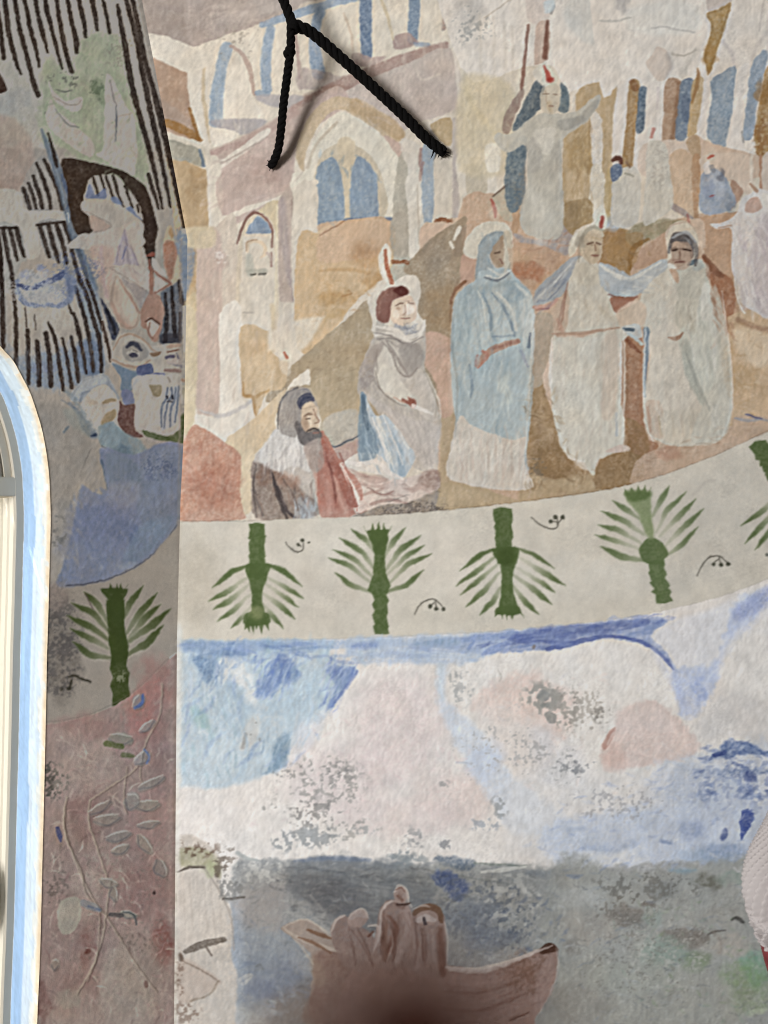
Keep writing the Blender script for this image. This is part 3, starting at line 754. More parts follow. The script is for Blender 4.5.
# his hands and skirts
Z(320, 440, 170)
P([(90,110),(140,120),(160,190),(240,180),(340,190),(420,210),(400,280),(300,290),(180,330),(130,340),(100,230)], (206,190,178), part=q, g=.15)
P([(0,-20),(40,0),(100,140),(150,300),(150,340),(0,345)], (178,112,92), part=q, g=.2)
S([(100,110),(140,210),(165,320)],[6,10,8],(186,112,92)); S([(120,150),(160,240),(160,330)],5,(212,200,190)); S([(90,60),(130,160),(150,260)],8,(140,72,58),a=.6)
S([(180,250),(260,230),(330,200)],12,(172,140,126),a=.6); S([(230,290),(310,270),(390,280)],16,(156,130,120),a=.7)
S([(60,170),(90,260),(120,330)],20,(200,166,150),a=.5,s=2)
# --- seated man in grey mantle
q = part('seated_figure', UP, 'seated figure wrapped in a grey mantle over a blue skirt')
Z(320, 160, 170)
P([(215,640),(250,580),(330,550),(390,520),(440,530),(455,600),(440,680),(470,768),(260,800),(235,720)], (205,197,184), part=q, g=.12)
P([(255,680),(270,620),(330,575),(390,580),(395,610),(330,640),(315,720),(280,740),(255,710)], (132,92,82), part=q, g=.2)
B(365,595,40,24,(98,52,44),a=.8,e=2); B(290,690,30,40,(112,76,68),a=.5)
P([(320,650),(400,610),(435,660),(430,720),(380,740),(330,735)], (204,180,158), part=q)
B(410,670,30,30,(222,216,208),a=.8,e=2); S([(335,670),(370,660)],6,(130,100,84)); S([(380,640),(400,640)],5,(130,100,84)); S([(360,700),(390,700)],6,(140,96,80))
P([(270,420),(300,375),(325,420),(310,520),(345,560),(300,560),(265,480)], (212,204,190), part=q)
S([(296,410),(300,470),(312,520),(325,552)], [15,18,18,22], (172,86,48), g=.35)
Z(320, 320, 170)
P([(180,230),(200,170),(250,60),(260,0),(330,40),(420,70),(470,10),(480,130),(470,220),(500,290),(530,380),(550,470),(535,560),(530,680),(480,690),(400,640),(300,480),(210,350),(170,330)], (178,170,160), part=q, g=.15)
P([(180,230),(215,150),(250,110),(290,110),(250,210),(240,280),(190,310)], (156,146,138), a=.8, s=1.5)
B(210,270,40,70,(140,132,128),a=.5)
P([(245,220),(300,100),(350,150),(360,260),(410,330),(400,360),(330,350),(260,270)], (196,189,177), a=.95, s=1.2)
P([(360,120),(440,100),(470,180),(410,250),(380,220)], (150,142,134), a=.8, s=2)
S([(300,90),(340,160),(400,250)],[8,14,10],(144,134,126),a=.8); S([(250,70),(320,60),(420,100),(460,60)],14,(206,199,188),a=.8); S([(260,85),(330,85),(410,120)],8,(130,124,118),a=.7)
S([(350,25),(430,60)],30,(136,138,144),a=.8,g=.4,s=2); 
P([(410,330),(470,240),(520,330),(530,450),(470,440),(420,370)], (190,182,172), a=.9, s=1.5); S([(500,270),(525,360),(520,440)],5,(150,140,126),a=.7)
S([(380,355),(420,372)],[22,32],(150,88,70)); S([(300,330),(370,350)],[10,8],(176,120,92),a=.7); S([(420,390),(480,410)],16,(210,204,196),a=.8)
P([(210,350),(270,370),(400,440),(540,480),(530,600),(500,680),(430,610),(320,450)], (186,178,170), a=.9, s=2, g=.15)
for k in range(5):
    S([(260+k*50,360+k*18),(330+k*40,450+k*30),(420+k*22,560+k*30)], [5,8,4], (160,152,146), a=.45, s=1.2)
S([(210,210),(260,300),(290,330)],6,(140,134,128),a=.6)
P([(180,340),(210,350),(250,430),(310,440),(420,590),(430,630),(370,720),(320,690),(270,620),(180,640),(190,480)], (176,184,188), part=q, g=.15)
P([(185,335),(205,350),(215,430),(260,560),(250,620),(180,640),(190,500)], (116,140,158), g=.2, s=1); B(230,570,40,70,(126,150,168),a=.6)
P([(190,340),(205,355),(210,440),(190,460)], (86,106,124), a=.8)
S([(260,440),(300,560),(330,680)],[16,18,14],(208,206,198),a=.9); S([(300,470),(360,590),(370,690)],[8,26,30],(140,160,174),a=.8,s=1); S([(340,480),(400,580)],12,(206,204,198),a=.8)
P([(110,640),(180,600),(280,620),(350,720),(480,690),(530,700),(530,768),(380,768),(330,740),(240,690),(150,680)], (204,196,186), part=q, g=.1)
P([(140,690),(240,700),(330,740),(280,760),(160,740)], (184,158,146), a=.8, s=1.5)
P([(460,690),(530,680),(525,760),(440,768)], (140,116,108), a=.7, g=.4, s=2)
P([(300,740),(460,700),(500,740),(500,780),(320,790)], (196,180,170), a=.8, s=2)
Z(320, 440, 170)
P([(320,190),(420,210),(520,180),(520,220),(400,280),(330,240)], (196,182,172), part=q, g=.2, s=1.2); B(450,220,70,20,(160,134,124),a=.5)
# --- tall woman in pale blue
q = part('standing_figure', UP, 'tall veiled figure in pale blue with hands crossed at the waist')
Z(460, 160, 170)
P([(15,420),(30,350),(90,290),(160,275),(210,290),(235,330),(230,400),(120,340),(80,440)], (211,203,190), part=q, g=.06)
P([(70,560),(80,420),(95,365),(140,330),(195,325),(210,370),(225,480),(210,520),(160,560)], (158,166,170), part=q, g=.15, rim=.08)
P([(135,430),(165,370),(195,340),(205,400),(195,480),(150,460)], (170,140,112), g=.2, part=q); P([(175,420),(215,390),(210,470),(190,490)], (206,192,174), s=1.2)
P([(195,330),(230,330),(240,470),(215,490),(205,400)], (196,178,154), a=.7, s=1.5)
S([(130,430),(160,480),(200,490)],[8,14,10],(205,200,194))
P([(0,590),(70,545),(100,500),(210,490),(270,550),(320,600),(335,640),(335,700),(330,900),(330,1040),(315,1200),(300,1320),(280,1450),(-10,1430),(-20,1200),(-40,1000),(-40,760),(-30,650)], (180,188,190), part=q, g=.15)
B(60,620,70,70,(144,160,170),a=.6); B(240,590,60,70,(132,152,166),a=.65); B(10,760,60,150,(160,176,182),a=.6)
S([(110,530),(170,545),(220,510)],[8,12,8],(120,124,130),a=.8); S([(115,520),(170,535),(215,500)],6,(214,210,204))
S([(100,600),(135,680),(140,768)],[6,14,12],(130,146,158),a=.8); S([(145,600),(205,680),(240,768)],[6,14,12],(126,142,156),a=.8); S([(80,590),(105,650),(115,730)],10,(206,206,200),a=.8); S([(170,600),(235,680),(255,768)],14,(208,206,200),a=.8); S([(250,560),(320,620)],16,(206,206,202),a=.8)
P([(270,640),(330,650),(330,900),(290,900),(280,768)], (198,200,198), a=.9, s=1.5)
S([(60,580),(250,560)],24,(152,164,168),a=.5,s=2)
Z(460, 320, 170)
P([(330,60),(325,180),(305,290),(270,360),(240,260),(250,120),(300,90)], (190,194,192), a=.8, s=2)
P([(50,200),(130,190),(250,120),(290,150),(300,290),(270,420),(240,540),(60,500),(0,480),(-30,300)], (172,182,186), a=.85, g=.12, s=2); B(170,230,110,90,(156,172,180),a=.5)
B(210,320,30,90,(206,206,198),a=.7); S([(45,200),(55,300),(48,350)],[6,16,8],(128,144,158),a=.8); S([(-40,200),(-30,400)],20,(200,200,194),a=.5,s=3)
S([(140,-20),(145,60),(160,90)],12,(142,160,172),a=.7,s=1.5); S([(230,10),(250,70)],10,(136,150,162),a=.7); S([(150,75),(250,70)],10,(140,152,162),a=.8)
S([(75,205),(110,165),(170,125),(260,95)], [14,30,32,24], (184,140,118)); S([(80,215),(125,160),(100,140)],[10,16,10],(190,128,108)); S([(150,130),(260,95)],[12,14],(158,106,88),a=.7)
S([(80,160),(70,205)],[12,10],(180,116,98))
S([(318,60),(310,120)],[10,14],(120,128,140)); S([(275,140),(305,210)],[16,10],(164,168,178))
P([(0,430),(60,480),(230,540),(300,530),(290,640),(330,740),(290,768),(150,765),(20,740),(-60,700),(-40,560)], (210,200,190), part=q, g=.08)
for k in range(9):
    S([(-20+k*36,540+k%3*8),(-10+k*35,650),(0+k*33,720)], [3,7,3], (196,178,166), a=.5, s=1.2)
Z(460, 160, 170)
S([(142,180),(155,215),(160,258)],[9,14,10],(180,92,74)); P([(130,230),(165,200),(175,280),(140,270)], (212,205,192), a=.4, s=2)
# --- middle figure in white, arms out
q = part('standing_figure', UP, 'broad white robed figure with both arms stretched to its neighbours')
Z(460, 160, 170)
P([(490,420),(500,360),(560,310),(620,290),(650,330),(640,350),(560,340),(530,400),(500,440)], (210,200,184), part=q, g=.08)
P([(335,640),(340,590),(400,530),(480,460),(540,430),(560,470),(520,560),(470,610),(400,640),(345,660)], (166,168,172), part=q, g=.15, s=1)
S([(350,620),(420,560),(500,470)],[6,12,8],(200,198,196),a=.8); S([(350,640),(410,620),(480,540)],[6,10,8],(120,124,138),a=.6)
S([(335,665),(390,665),(440,630)],[16,24,12],(192,148,130)); S([(345,680),(400,670)],8,(150,96,84),a=.7)
P([(640,470),(768,520),(768,610),(680,620),(655,560)], (172,176,182), part=q, g=.12); S([(640,475),(700,520),(768,540)],[12,24,18],(208,204,198))
P([(490,560),(520,470),(560,430),(620,460),(655,540),(680,640),(715,700),(730,800),(715,900),(730,1100),(740,1280),(660,1340),(620,1360),(600,1420),(570,1370),(480,1330),(440,1240),(415,1100),(420,900),(425,760),(470,680)], (205,197,185), part=q, g=.08)
P([(425,680),(490,590),(480,768),(430,790)], (196,168,146), part=q, g=.15, s=1.2); S([(480,590),(465,700),(450,768)],7,(170,120,96),a=.8)
P([(520,500),(560,460),(620,490),(620,560),(560,570),(520,540)], (196,184,166), a=.7, g=.2, s=2)
P([(540,400),(560,340),(620,330),(640,360),(635,440),(600,470),(560,440)], (202,184,160), part=q)
B(625,420,24,50,(170,134,100),a=.75); S([(580,380),(600,385)],6,(130,104,86)); B(550,370,22,40,(150,140,128),a=.7); S([(600,350),(640,360)],8,(196,164,120)); S([(560,410),(590,470)],6,(170,150,130),a=.7)
P([(600,250),(640,200),(665,260),(655,320),(610,290)], (213,206,194), part=q); S([(643,260),(638,300)],[14,16],(176,70,54))
S([(655,560),(700,680),(720,720)],10,(214,210,204))
Z(460, 320, 170)
S([(430,60),(480,80),(560,65),(640,40)],[8,28,20,6],(200,158,132),a=.8,s=1.2); S([(440,0),(465,50)],16,(196,150,126),a=.8)
P([(420,100),(600,80),(700,60),(720,300),(740,560),(640,620),(580,680),(480,600),(420,400)], (208,203,194), a=.85, g=.06, s=2)
P([(640,100),(720,0),(715,200),(700,420),(640,440),(645,250)], (204,188,174), a=.8, g=.1, s=2); B(625,180,30,90,(188,178,166),a=.6)
S([(650,30),(650,200)],6,(214,208,198),a=.7); S([(728,0),(725,300),(712,520)],[10,12,8],(210,208,202)); S([(708,420),(708,520)],[6,10],(172,176,182),a=.8)
P([(660,590),(740,560),(768,590),(700,600)], (206,188,178), part=q); S([(570,640),(600,690)],[18,24],(206,200,188),part=q)
S([(470,560),(490,620),(560,640)],8,(216,212,206),a=.8)
# --- right figure in white with dark hair
q = part('standing_figure', UP, 'dark haired white robed figure at the right with an arm raised')
Z(600, 160, 168)
P([(300,340),(320,300),(360,278),(400,285),(440,320),(450,400),(440,450),(420,480),(320,470),(310,420)], (212,200,184), part=q, g=.06); S([(303,350),(325,300),(400,285),(440,330)],7,(186,160,140),a=.7)
P([(90,510),(170,530),(250,470),(310,450),(350,500),(400,470),(470,460),(500,560),(530,640),(545,768),(550,1050),(590,1080),(590,1200),(540,1290),(420,1310),(300,1300),(220,1240),(200,1100),(230,900),(225,800),(180,760),(90,830),(80,700),(170,650),(190,560)], (206,199,188), part=q, g=.1)
P([(0,470),(60,510),(130,530),(200,500),(290,450),(310,490),(230,560),(170,620),(80,630),(30,600),(0,560)], (182,184,186), part=q, g=.12); S([(0,480),(70,525),(150,540),(280,465)],[10,18,18,8],(210,206,200)); B(110,585,80,40,(166,172,180),a=.6)
S([(40,615),(110,635),(170,625)],[6,18,10],(140,92,74),a=.9); P([(50,630),(160,635),(80,700)],(160,106,82))
P([(80,690),(170,640),(220,700),(180,770),(100,768)], (206,184,164), a=.9, g=.12, s=1.5)
P([(340,560),(360,490),(420,470),(490,480),(500,560),(460,640),(430,768),(350,768),(350,640)], (190,184,172), a=.85, g=.25, s=2); P([(320,500),(350,500),(360,560),(340,550)],(196,160,134))
for k in range(4):
    S([(355+k*26,650),(350+k*26,740)],8,(172,166,154),a=.6,s=1.2)
P([(440,740),(480,560),(520,640),(530,768),(500,800)], (212,208,200), a=.9, s=1.5)
P([(310,470),(330,440),(320,390),(340,360),(410,380),(425,430),(400,470),(350,490)], (178,152,134), part=q)
P([(320,380),(335,335),(380,330),(420,365),(430,430),(415,450),(400,400),(350,370)], (98,92,92), part=q, g=.2); S([(325,360),(370,340),(415,380)],10,(170,170,172),a=.6)
S([(330,405),(345,402)],9,(84,66,58)); S([(365,405),(390,408)],9,(84,66,58)); S([(335,455),(370,455)],7,(130,90,78)); B(345,430,14,24,(212,200,186),a=.8,e=1.5); P([(315,470),(350,480),(350,495),(315,490)],(212,206,198))
S([(405,480),(420,470),(440,460)],[10,22,14],(84,104,118),a=.85,g=.3); B(440,490,36,34,(160,166,166),a=.7)
S([(395,320),(440,320),(470,420)],12,(206,184,160),a=.5)
Z(600, 320, 168)
P([(100,30),(180,20),(190,80),(140,80)], (196,196,194), part=q); S([(110,40),(150,45)],[12,16],(90,106,120)); S([(130,60),(170,90),(190,110)],14,(186,192,194),part=q)
S([(212,45),(215,130),(205,220),(205,350)], [26,30,20,8], (96,126,150), a=.9, g=.35, ang=90)
P([(230,60),(350,20),(400,250),(480,400),(330,420),(210,360),(225,200)], (212,202,190), a=.9, g=.06, s=2)
P([(360,80),(400,20),(540,20),(560,220),(580,360),(480,400),(430,320),(380,200)], (202,200,190), a=.85, g=.15, s=2); P([(370,110),(410,100),(450,300),(480,390),(420,320),(385,220)], (168,168,160), a=.7, g=.3, s=2)
S([(315,80),(350,85),(380,60)],[8,20,8],(170,130,106)); S([(540,0),(540,80),(510,130)],[10,14,10],(190,170,154),a=.6)
P([(215,370),(280,385),(300,500),(280,545),(230,520),(210,460)], (202,180,162), a=.9, g=.2); S([(270,440),(280,530)],9,(180,150,110),a=.7); S([(220,400),(230,510)],14,(196,156,132),a=.7)
P([(290,420),(480,400),(590,360),(590,450),(540,510),(420,560),(300,560)], (208,198,184), a=.8, g=.18, s=2.5)
B(528,395,14,14,(150,150,146),a=.9,e=1); B(485,490,20,18,(190,186,180),a=.8); 
for k in range(6): S([(330+k*40,440),(340+k*40,530)],7,(190,172,150),a=.35,s=1.5)
# --- bowed figure, far right
q = part('bowed_figure', UP, 'bowed white robed figure cut by the right edge of the view')
Z(600, 160, 168)
P([(500,290),(560,285),(620,250),(650,170),(690,150),(730,130),(800,160),(900,250),(960,500),(960,750),(800,740),(700,690),(640,650),(620,560),(600,480),(600,320),(540,315)], (204,198,192), part=q, g=.12)
P([(720,300),(768,250),(960,400),(960,730),(768,720),(700,640),(690,500)], (178,168,168), a=.7, g=.2, s=4)
S([(640,560),(660,650),(650,680)],[8,20,10],(182,172,168),a=.7); S([(615,540),(630,640),(660,700)],8,(214,210,204)); S([(690,560),(720,660)],20,(160,152,154),a=.4,s=3)
P([(660,230),(680,180),(720,170),(740,220),(700,240)], (190,158,140), part=q); S([(690,110),(715,140)],[12,20],(176,140,112)); S([(540,310),(600,300)],7,(180,150,128))
P([(735,190),(768,220),(800,180),(750,150)], (212,206,196), a=.9)
# --- brushwork over the figures
Z(230, 230, 220, 751)
dabs([(95,790),(160,690),(205,680),(262,725),(275,835),(150,815)], 46, 60, 8, [(218,213,206),(168,162,158),(200,196,190),(150,144,142),(222,218,212)], 103, a=.6, jit=14)
dabs([(78,800),(130,825),(210,840),(290,880),(300,985),(85,985)], 60, 46, 7, [(104,90,84),(146,124,112),(150,108,88),(120,108,104),(86,76,74)], 80, a=.5, jit=25)
S([(88,800),(80,880),(92,980)], [4,7,5], (84,76,72), a=.7); S([(145,830),(163,910),(195,985)], [5,13,9], (64,58,58), a=.8); S([(180,850),(215,900),(235,960)], [4,7,4], (98,84,78), a=.7)
dabs([(205,930),(290,925),(300,985),(210,985)], 14, 34, 7, [(196,206,212),(164,178,188)], 90, a=.6, jit=10)
P([(168,680),(172,600),(200,553),(255,543),(287,572),(262,590),(246,610),(240,655),(225,705),(190,700)], (152,145,138), g=.25, s=1)
dabs([(172,680),(176,600),(210,560),(250,560),(240,650),(222,700),(195,690)], 30, 46, 5, [(120,114,112),(176,170,162),(138,132,128)], 100, a=.55, jit=18)
P([(228,590),(240,568),(272,556),(290,580),(270,592),(258,585),(244,612)], (80,80,92), g=.2); S([(238,600),(250,575),(276,572)], [4,9,5], (56,60,80), a=.8)
P([(246,604),(262,588),(286,588),(298,610),(300,640),(306,662),(296,684),(260,690),(244,660)], (198,176,150), g=.12, s=1)
P([(246,640),(262,636),(272,680),(256,692),(244,668)], (168,140,116), a=.8, s=1.5); S([(252,636),(266,628),(282,628)], [3,6,3], (116,92,76), a=.9); S([(286,612),(296,640),(303,655),(290,660)], [3,4,5,3], (140,106,86), a=.9); S([(272,640),(274,664)], 9, (214,198,176), a=.8); S([(262,646),(272,644)], 4, (84,66,56)); S([(250,610),(290,602)],4,(170,148,124),a=.7)
P([(222,660),(240,655),(258,690),(300,680),(318,700),(304,722),(262,738),(236,720)], (106,100,97), g=.3, s=1); S([(262,688),(285,678),(304,684)], [4,9,5], (70,64,62), a=.9); S([(284,692),(304,694)], 4, (150,104,88))
dabs([(222,670),(260,695),(312,700),(300,722),(255,735)], 20, 20, 4, [(140,134,130),(78,74,74),(120,112,108)], 70, a=.7, jit=40)
P([(262,736),(312,712),(326,780),(305,825),(275,810)], (162,148,139), g=.25, a=.9, s=1.5); dabs([(262,736),(312,716),(322,780),(290,815)], 14, 50, 5, [(140,126,118),(184,172,164)], 80, a=.6, jit=12)
P([(312,708),(340,745),(372,800),(410,880),(440,940),(405,940),(380,880),(350,830),(325,790)], (166,96,78), g=.2, s=1); S([(380,800),(420,870),(440,938)], [4,9,7], (216,206,196)); S([(395,815),(435,870),(450,920)], [10,22,8], (186,118,98), a=.85); S([(325,760),(352,850),(360,930)], [4,9,5], (124,66,56), a=.7); S([(330,860),(345,960)], 16, (192,142,124), a=.6, s=2)
dabs([(320,720),(390,830),(430,930),(310,980),(310,850)], 30, 50, 6, [(186,124,104),(150,84,68),(200,150,132)], 68, a=.45, jit=16)
# seated man
P([(545,262),(572,240),(618,248),(634,275),(626,300),(606,325),(565,318)], (206,186,164), g=.1, s=1)
P([(500,250),(515,215),(555,195),(600,195),(606,215),(570,225),(552,250),(545,300),(525,315),(505,300)], (134,92,80), g=.25, s=1); P([(556,205),(585,193),(606,205),(600,222),(572,222)], (96,50,44), g=.2); S([(508,290),(512,240),(540,208)], [4,10,5], (158,118,100), a=.6)
S([(565,258),(590,250)], [3,5], (124,96,80)); S([(610,248),(626,252)], [3,4], (124,96,80)); B(612,268,22,20,(222,214,204),a=.9,e=2); S([(598,256),(600,282),(590,288)], [3,4,3], (160,124,102), a=.8); S([(585,302),(612,300)], [3,5], (140,92,78)); B(566,290,14,18,(216,204,188),a=.8,e=1.5); B(575,268,10,7,(170,132,106),a=.7,e=1)
dabs([(575,325),(640,310),(650,345),(590,360)], 26, 14, 3.5, [(110,116,128),(190,190,190),(140,144,152)], 20, a=.75, jit=40)
S([(500,330),(560,340),(600,365),(650,350),(664,310)], [8,15,15,13,8], (208,201,190), a=.9); S([(490,350),(550,362),(600,388),(660,365)], [4,6,6,4], (134,126,120), a=.75); S([(500,372),(540,376),(600,420)], [4,7,4], (150,142,134), a=.7)
S([(520,380),(552,420),(575,480),(610,500),(640,470)], [4,8,8,7,4], (136,126,118), a=.7); P([(580,390),(640,390),(650,440),(620,480),(590,440)], (152,144,136), a=.7, s=2.5)
P([(496,480),(520,450),(552,480),(570,530),(606,570),(598,592),(560,580),(515,540)], (200,193,180), s=1.2, g=.1); S([(496,480),(512,540),(560,585),(600,600)], [3,6,6,3], (140,130,120), a=.75); S([(505,400),(500,450),(505,490)], [3,6,3], (146,136,128), a=.6)
S([(592,580),(628,600)], [10,17], (156,94,76)); S([(560,572),(595,588)], [4,6], (184,140,116), a=.8); S([(625,600),(690,628)], [14,8], (210,204,196), a=.85)
dabs([(450,500),(500,480),(600,600),(700,640),(715,700),(640,840),(520,640),(450,560)], 60, 60, 6, [(160,152,145),(196,189,180),(150,142,136),(186,178,170)], 60, a=.4, jit=22)
S([(668,490),(712,580),(720,640)], [4,8,4], (205,198,186), a=.8); S([(655,470),(690,540),(718,620)], [3,5,3], (150,140,126), a=.7)
P([(446,560),(462,572),(470,640),(500,720),(490,790),(445,790),(436,700)], (116,140,156), g=.25, a=.9, s=1); S([(452,565),(458,620),(470,680)], [8,16,10], (82,106,124), a=.8); dabs([(440,600),(500,640),(620,830),(560,850),(440,790)], 44, 70, 6, [(132,154,170),(206,206,200),(110,136,156),(178,190,196)], 70, a=.55, jit=12)
S([(486,640),(520,720),(545,820)], [5,11,7], (212,209,202), a=.85); S([(520,630),(560,720),(590,800)], [4,9,5], (210,206,199), a=.7)
S([(395,790),(440,800),(500,790),(545,830),(590,850)], [8,18,14,18,8], (214,206,197), a=.9); S([(400,810),(460,840),(540,850)], [5,10,5], (182,156,144), a=.7); S([(470,880),(520,905),(560,890)], [4,9,4], (152,124,114), a=.8); S([(440,850),(500,870),(560,850)], [4,8,4], (206,188,176), a=.8); dabs([(400,830),(560,850),(700,860),(690,900),(520,920),(430,900)], 40, 34, 6, [(190,168,156),(160,134,124),(214,204,195),(146,120,110)], 0, a=.5, jit=30)
P([(670,830),(712,822),(720,870),(700,890),(640,860)], (138,116,106), a=.7, g=.5, s=1.5)
dabs([(440,930),(720,890),(740,960),(380,970)], 70, 26, 4, [(118,110,104),(160,150,140),(96,90,88),(146,136,126)], 2, a=.55, jit=20)
dabs([(320,690),(440,650),(445,700),(400,740),(340,735)], 40, 14, 3, [(150,142,130),(196,188,174),(136,128,118)], 10, a=.5, jit=60)
dabs([(300,130),(480,140),(500,230),(380,300),(290,330)], 60, 26, 5, [(190,146,92),(206,176,136),(176,128,74),(210,186,150)], 10, a=.4, jit=50)
dabs([(230,470),(480,260),(490,520),(430,640),(330,640),(280,540)], 90, 24, 4, [(140,122,96),(178,160,132),(158,140,112),(128,112,92)], -40, a=.4, jit=40)
# three standing figures
Z(440, 180, 328, 768)
dabs([(40,270),(110,240),(200,270),(214,330),(205,560),(120,600),(45,580),(30,400)], 130, 60, 6, [(150,166,176),(200,206,206),(140,160,172),(186,194,195),(208,208,203)], 93, a=.42, jit=13)
dabs([(30,280),(90,260),(100,400),(60,470),(28,420)], 40, 46, 8, [(138,156,168),(166,180,186),(150,166,174)], 88, a=.4, jit=15)
dabs([(90,130),(150,115),(140,170),(95,240)], 14, 40, 6, [(140,150,156),(176,182,184)], 100, a=.5, jit=15)
dabs([(45,590),(200,600),(206,718),(40,690)], 80, 60, 4.5, [(222,215,208),(200,180,168),(210,196,186),(224,219,212),(190,172,160)], 93, a=.5, jit=8)
S([(36,280),(28,380),(40,480),(36,600)], [3,6,5,3], (150,150,146), a=.5); S([(216,330),(212,450),(205,560),(200,640)], [4,5,5,3], (214,211,204), a=.7); S([(46,230),(30,270),(22,330)], [4,8,4], (128,98,76), a=.5, s=1.2)
P([(118,175),(130,150),(148,140),(150,180),(148,200),(130,205)], (176,148,122), a=.8, g=.15); S([(128,172),(140,168)], 4, (110,88,74)); S([(140,185),(146,195)], 4, (150,110,92)); S([(150,140),(158,190),(150,215)], [4,9,4], (208,196,178), a=.8); S([(112,205),(140,222),(165,210)], [4,7,4], (206,204,198), a=.8)
dabs([(262,370),(425,350),(430,610),(350,665),(285,600)], 90, 80, 6, [(216,211,202),(196,186,176),(204,198,188),(222,217,210),(190,178,168)], 92, a=.40, jit=10)
dabs([(300,215),(390,205),(415,345),(285,352)], 60, 34, 6, [(190,178,160),(210,202,188),(200,186,168),(178,164,148)], 80, a=.4, jit=35)
S([(262,370),(258,460),(272,560),(290,620)], [3,7,6,4], (216,212,204), a=.8); S([(430,350),(432,480),(428,600)], [4,6,4], (216,212,205), a=.8); S([(262,360),(330,358),(420,345)], [4,8,4], (178,142,120), a=.7); S([(300,240),(285,300),(275,350)], [3,6,3], (168,128,108), a=.7)
dabs([(222,270),(300,180),(320,195),(250,300)], 26, 50, 6, [(140,146,158),(196,196,196),(160,164,170),(120,126,142)], -50, a=.5, jit=10)
dabs([(380,205),(440,235),(520,200),(530,215),(460,270),(400,270)], 30, 44, 6, [(206,204,200),(160,168,176),(180,184,188),(214,210,204)], 0, a=.5, jit=20)
P([(338,140),(350,120),(378,118),(380,160),(372,190),(350,190)], (196,174,148), a=.7, g=.15); S([(345,150),(358,146)], 4, (126,100,84)); S([(366,146),(376,150)], 4, (126,100,84)); S([(362,150),(364,166)], 3, (150,116,94)); S([(355,176),(370,176)], 4, (146,100,86)); S([(325,190),(330,140),(355,112),(385,118)], [4,8,8,4], (150,140,124), a=.6); S([(306,160),(322,120),(360,102)], [4,8,4], (214,206,194), a=.8)
dabs([(490,300),(560,250),(600,300),(560,440),(610,520),(600,610),(495,600),(485,480)], 90, 70, 6, [(214,207,198),(200,188,176),(208,200,190),(192,180,168)], 88, a=.4, jit=14)
dabs([(580,330),(650,260),(672,500),(650,590),(620,540),(590,450)], 60, 70, 6, [(186,186,178),(214,210,203),(170,170,162),(204,202,195)], 80, a=.45, jit=12)
dabs([(545,280),(600,270),(600,350),(560,350)], 40, 24, 4, [(176,168,154),(200,194,182),(160,152,140)], 92, a=.5, jit=12)
q = [i for i, p in enumerate(PARTS) if p and p[2] and 'dark haired' in p[2]][0]
P([(640,250),(662,300),(680,430),(682,560),(655,608),(590,616),(600,560),(650,440)], (198,193,183), part=q, g=.2, s=1.2, a=.9)
dabs([(645,280),(676,430),(680,560),(640,600),(630,450)], 40, 60, 6, [(214,209,202),(186,182,172),(204,200,192)], 84, a=.5, jit=12)
S([(660,260),(680,420),(682,540),(660,600)], [3,6,6,4], (214,210,202), a=.7); S([(486,300),(478,420),(480,560),(500,610)], [3,6,6,4], (214,208,199), a=.7); S([(575,400),(600,470),(632,540)], [4,9,4], (150,150,144), a=.5)
P([(540,165),(552,145),(585,150),(592,180),(580,205),(556,208)], (180,150,130), a=.7); S([(545,165),(556,162)], 4.5, (74,58,52)); S([(570,162),(586,166)], 4.5, (74,58,52)); S([(562,168),(562,184)], 3, (140,106,88)); S([(552,192),(572,192)], 4.5, (128,84,74)); S([(536,170),(545,140),(575,128),(600,160),(598,200)], [6,10,13,11,6], (96,90,90), a=.8, g=.3); S([(545,135),(575,122),(598,145)], [4,8,4], (176,176,178), a=.8)
for (x0,y0,x1,y1) in ((216,420,205,560),(232,560,215,650),(430,400,436,560),(444,560,470,620),(690,230,700,330)): S([(x0,y0),((x0+x1)/2+4,(y0+y1)/2),(x1,y1)], [4,12,5], (124,96,66), a=.35, s=2, g=.5)
dabs([(200,500),(262,480),(300,620),(360,680),(440,640),(470,640),(440,700),(200,725)], 110, 26, 5, [(132,100,60),(164,132,92),(112,86,56),(178,150,112)], 60, a=.45, jit=60)
dabs([(480,640),(680,570),(760,560),(700,610),(480,680)], 60, 26, 4, [(170,138,112),(196,172,148),(150,122,98)], -12, a=.4, jit=30)
dabs([(680,330),(768,340),(768,560),(690,540)], 60, 24, 6, [(186,148,98),(206,180,144),(176,134,84),(210,192,164)], 40, a=.35, jit=60)
dabs([(690,110),(768,60),(768,310),(710,320),(690,200)], 60, 50, 6, [(184,174,174),(210,205,200),(168,158,162),(214,210,205)], 80, a=.45, jit=20)
dabs([(160,130),(230,160),(300,110),(290,190),(230,230),(180,170)], 40, 22, 5, [(180,130,98),(200,164,136),(164,104,70)], -30, a=.4, jit=50)
dabs([(620,190),(690,230),(690,380),(650,360)], 40, 30, 6, [(150,96,64),(180,124,90),(130,80,56)], 75, a=.45, jit=20)
dabs([(380,130),(520,140),(460,220),(390,200)], 50, 18, 5, [(150,108,56),(184,146,96),(136,104,66)], 70, a=.45, jit=50)
Z(460, 0, 170)
dabs([(300,620),(460,620),(470,1040),(290,1040)], 60, 70, 7, [(206,200,191),(180,174,165),(196,190,180)], 92, a=.4, jit=12)
S([(300,660),(290,850),(275,960)], [6,14,6], (160,152,144), a=.5, s=2); S([(385,410),(395,470)], 6, (170,146,122), a=.6); S([(375,425),(400,425)], 4, (140,116,98)); S([(420,425),(438,428)], 4, (140,116,98)); S([(402,480),(420,480)], 4, (150,110,92))
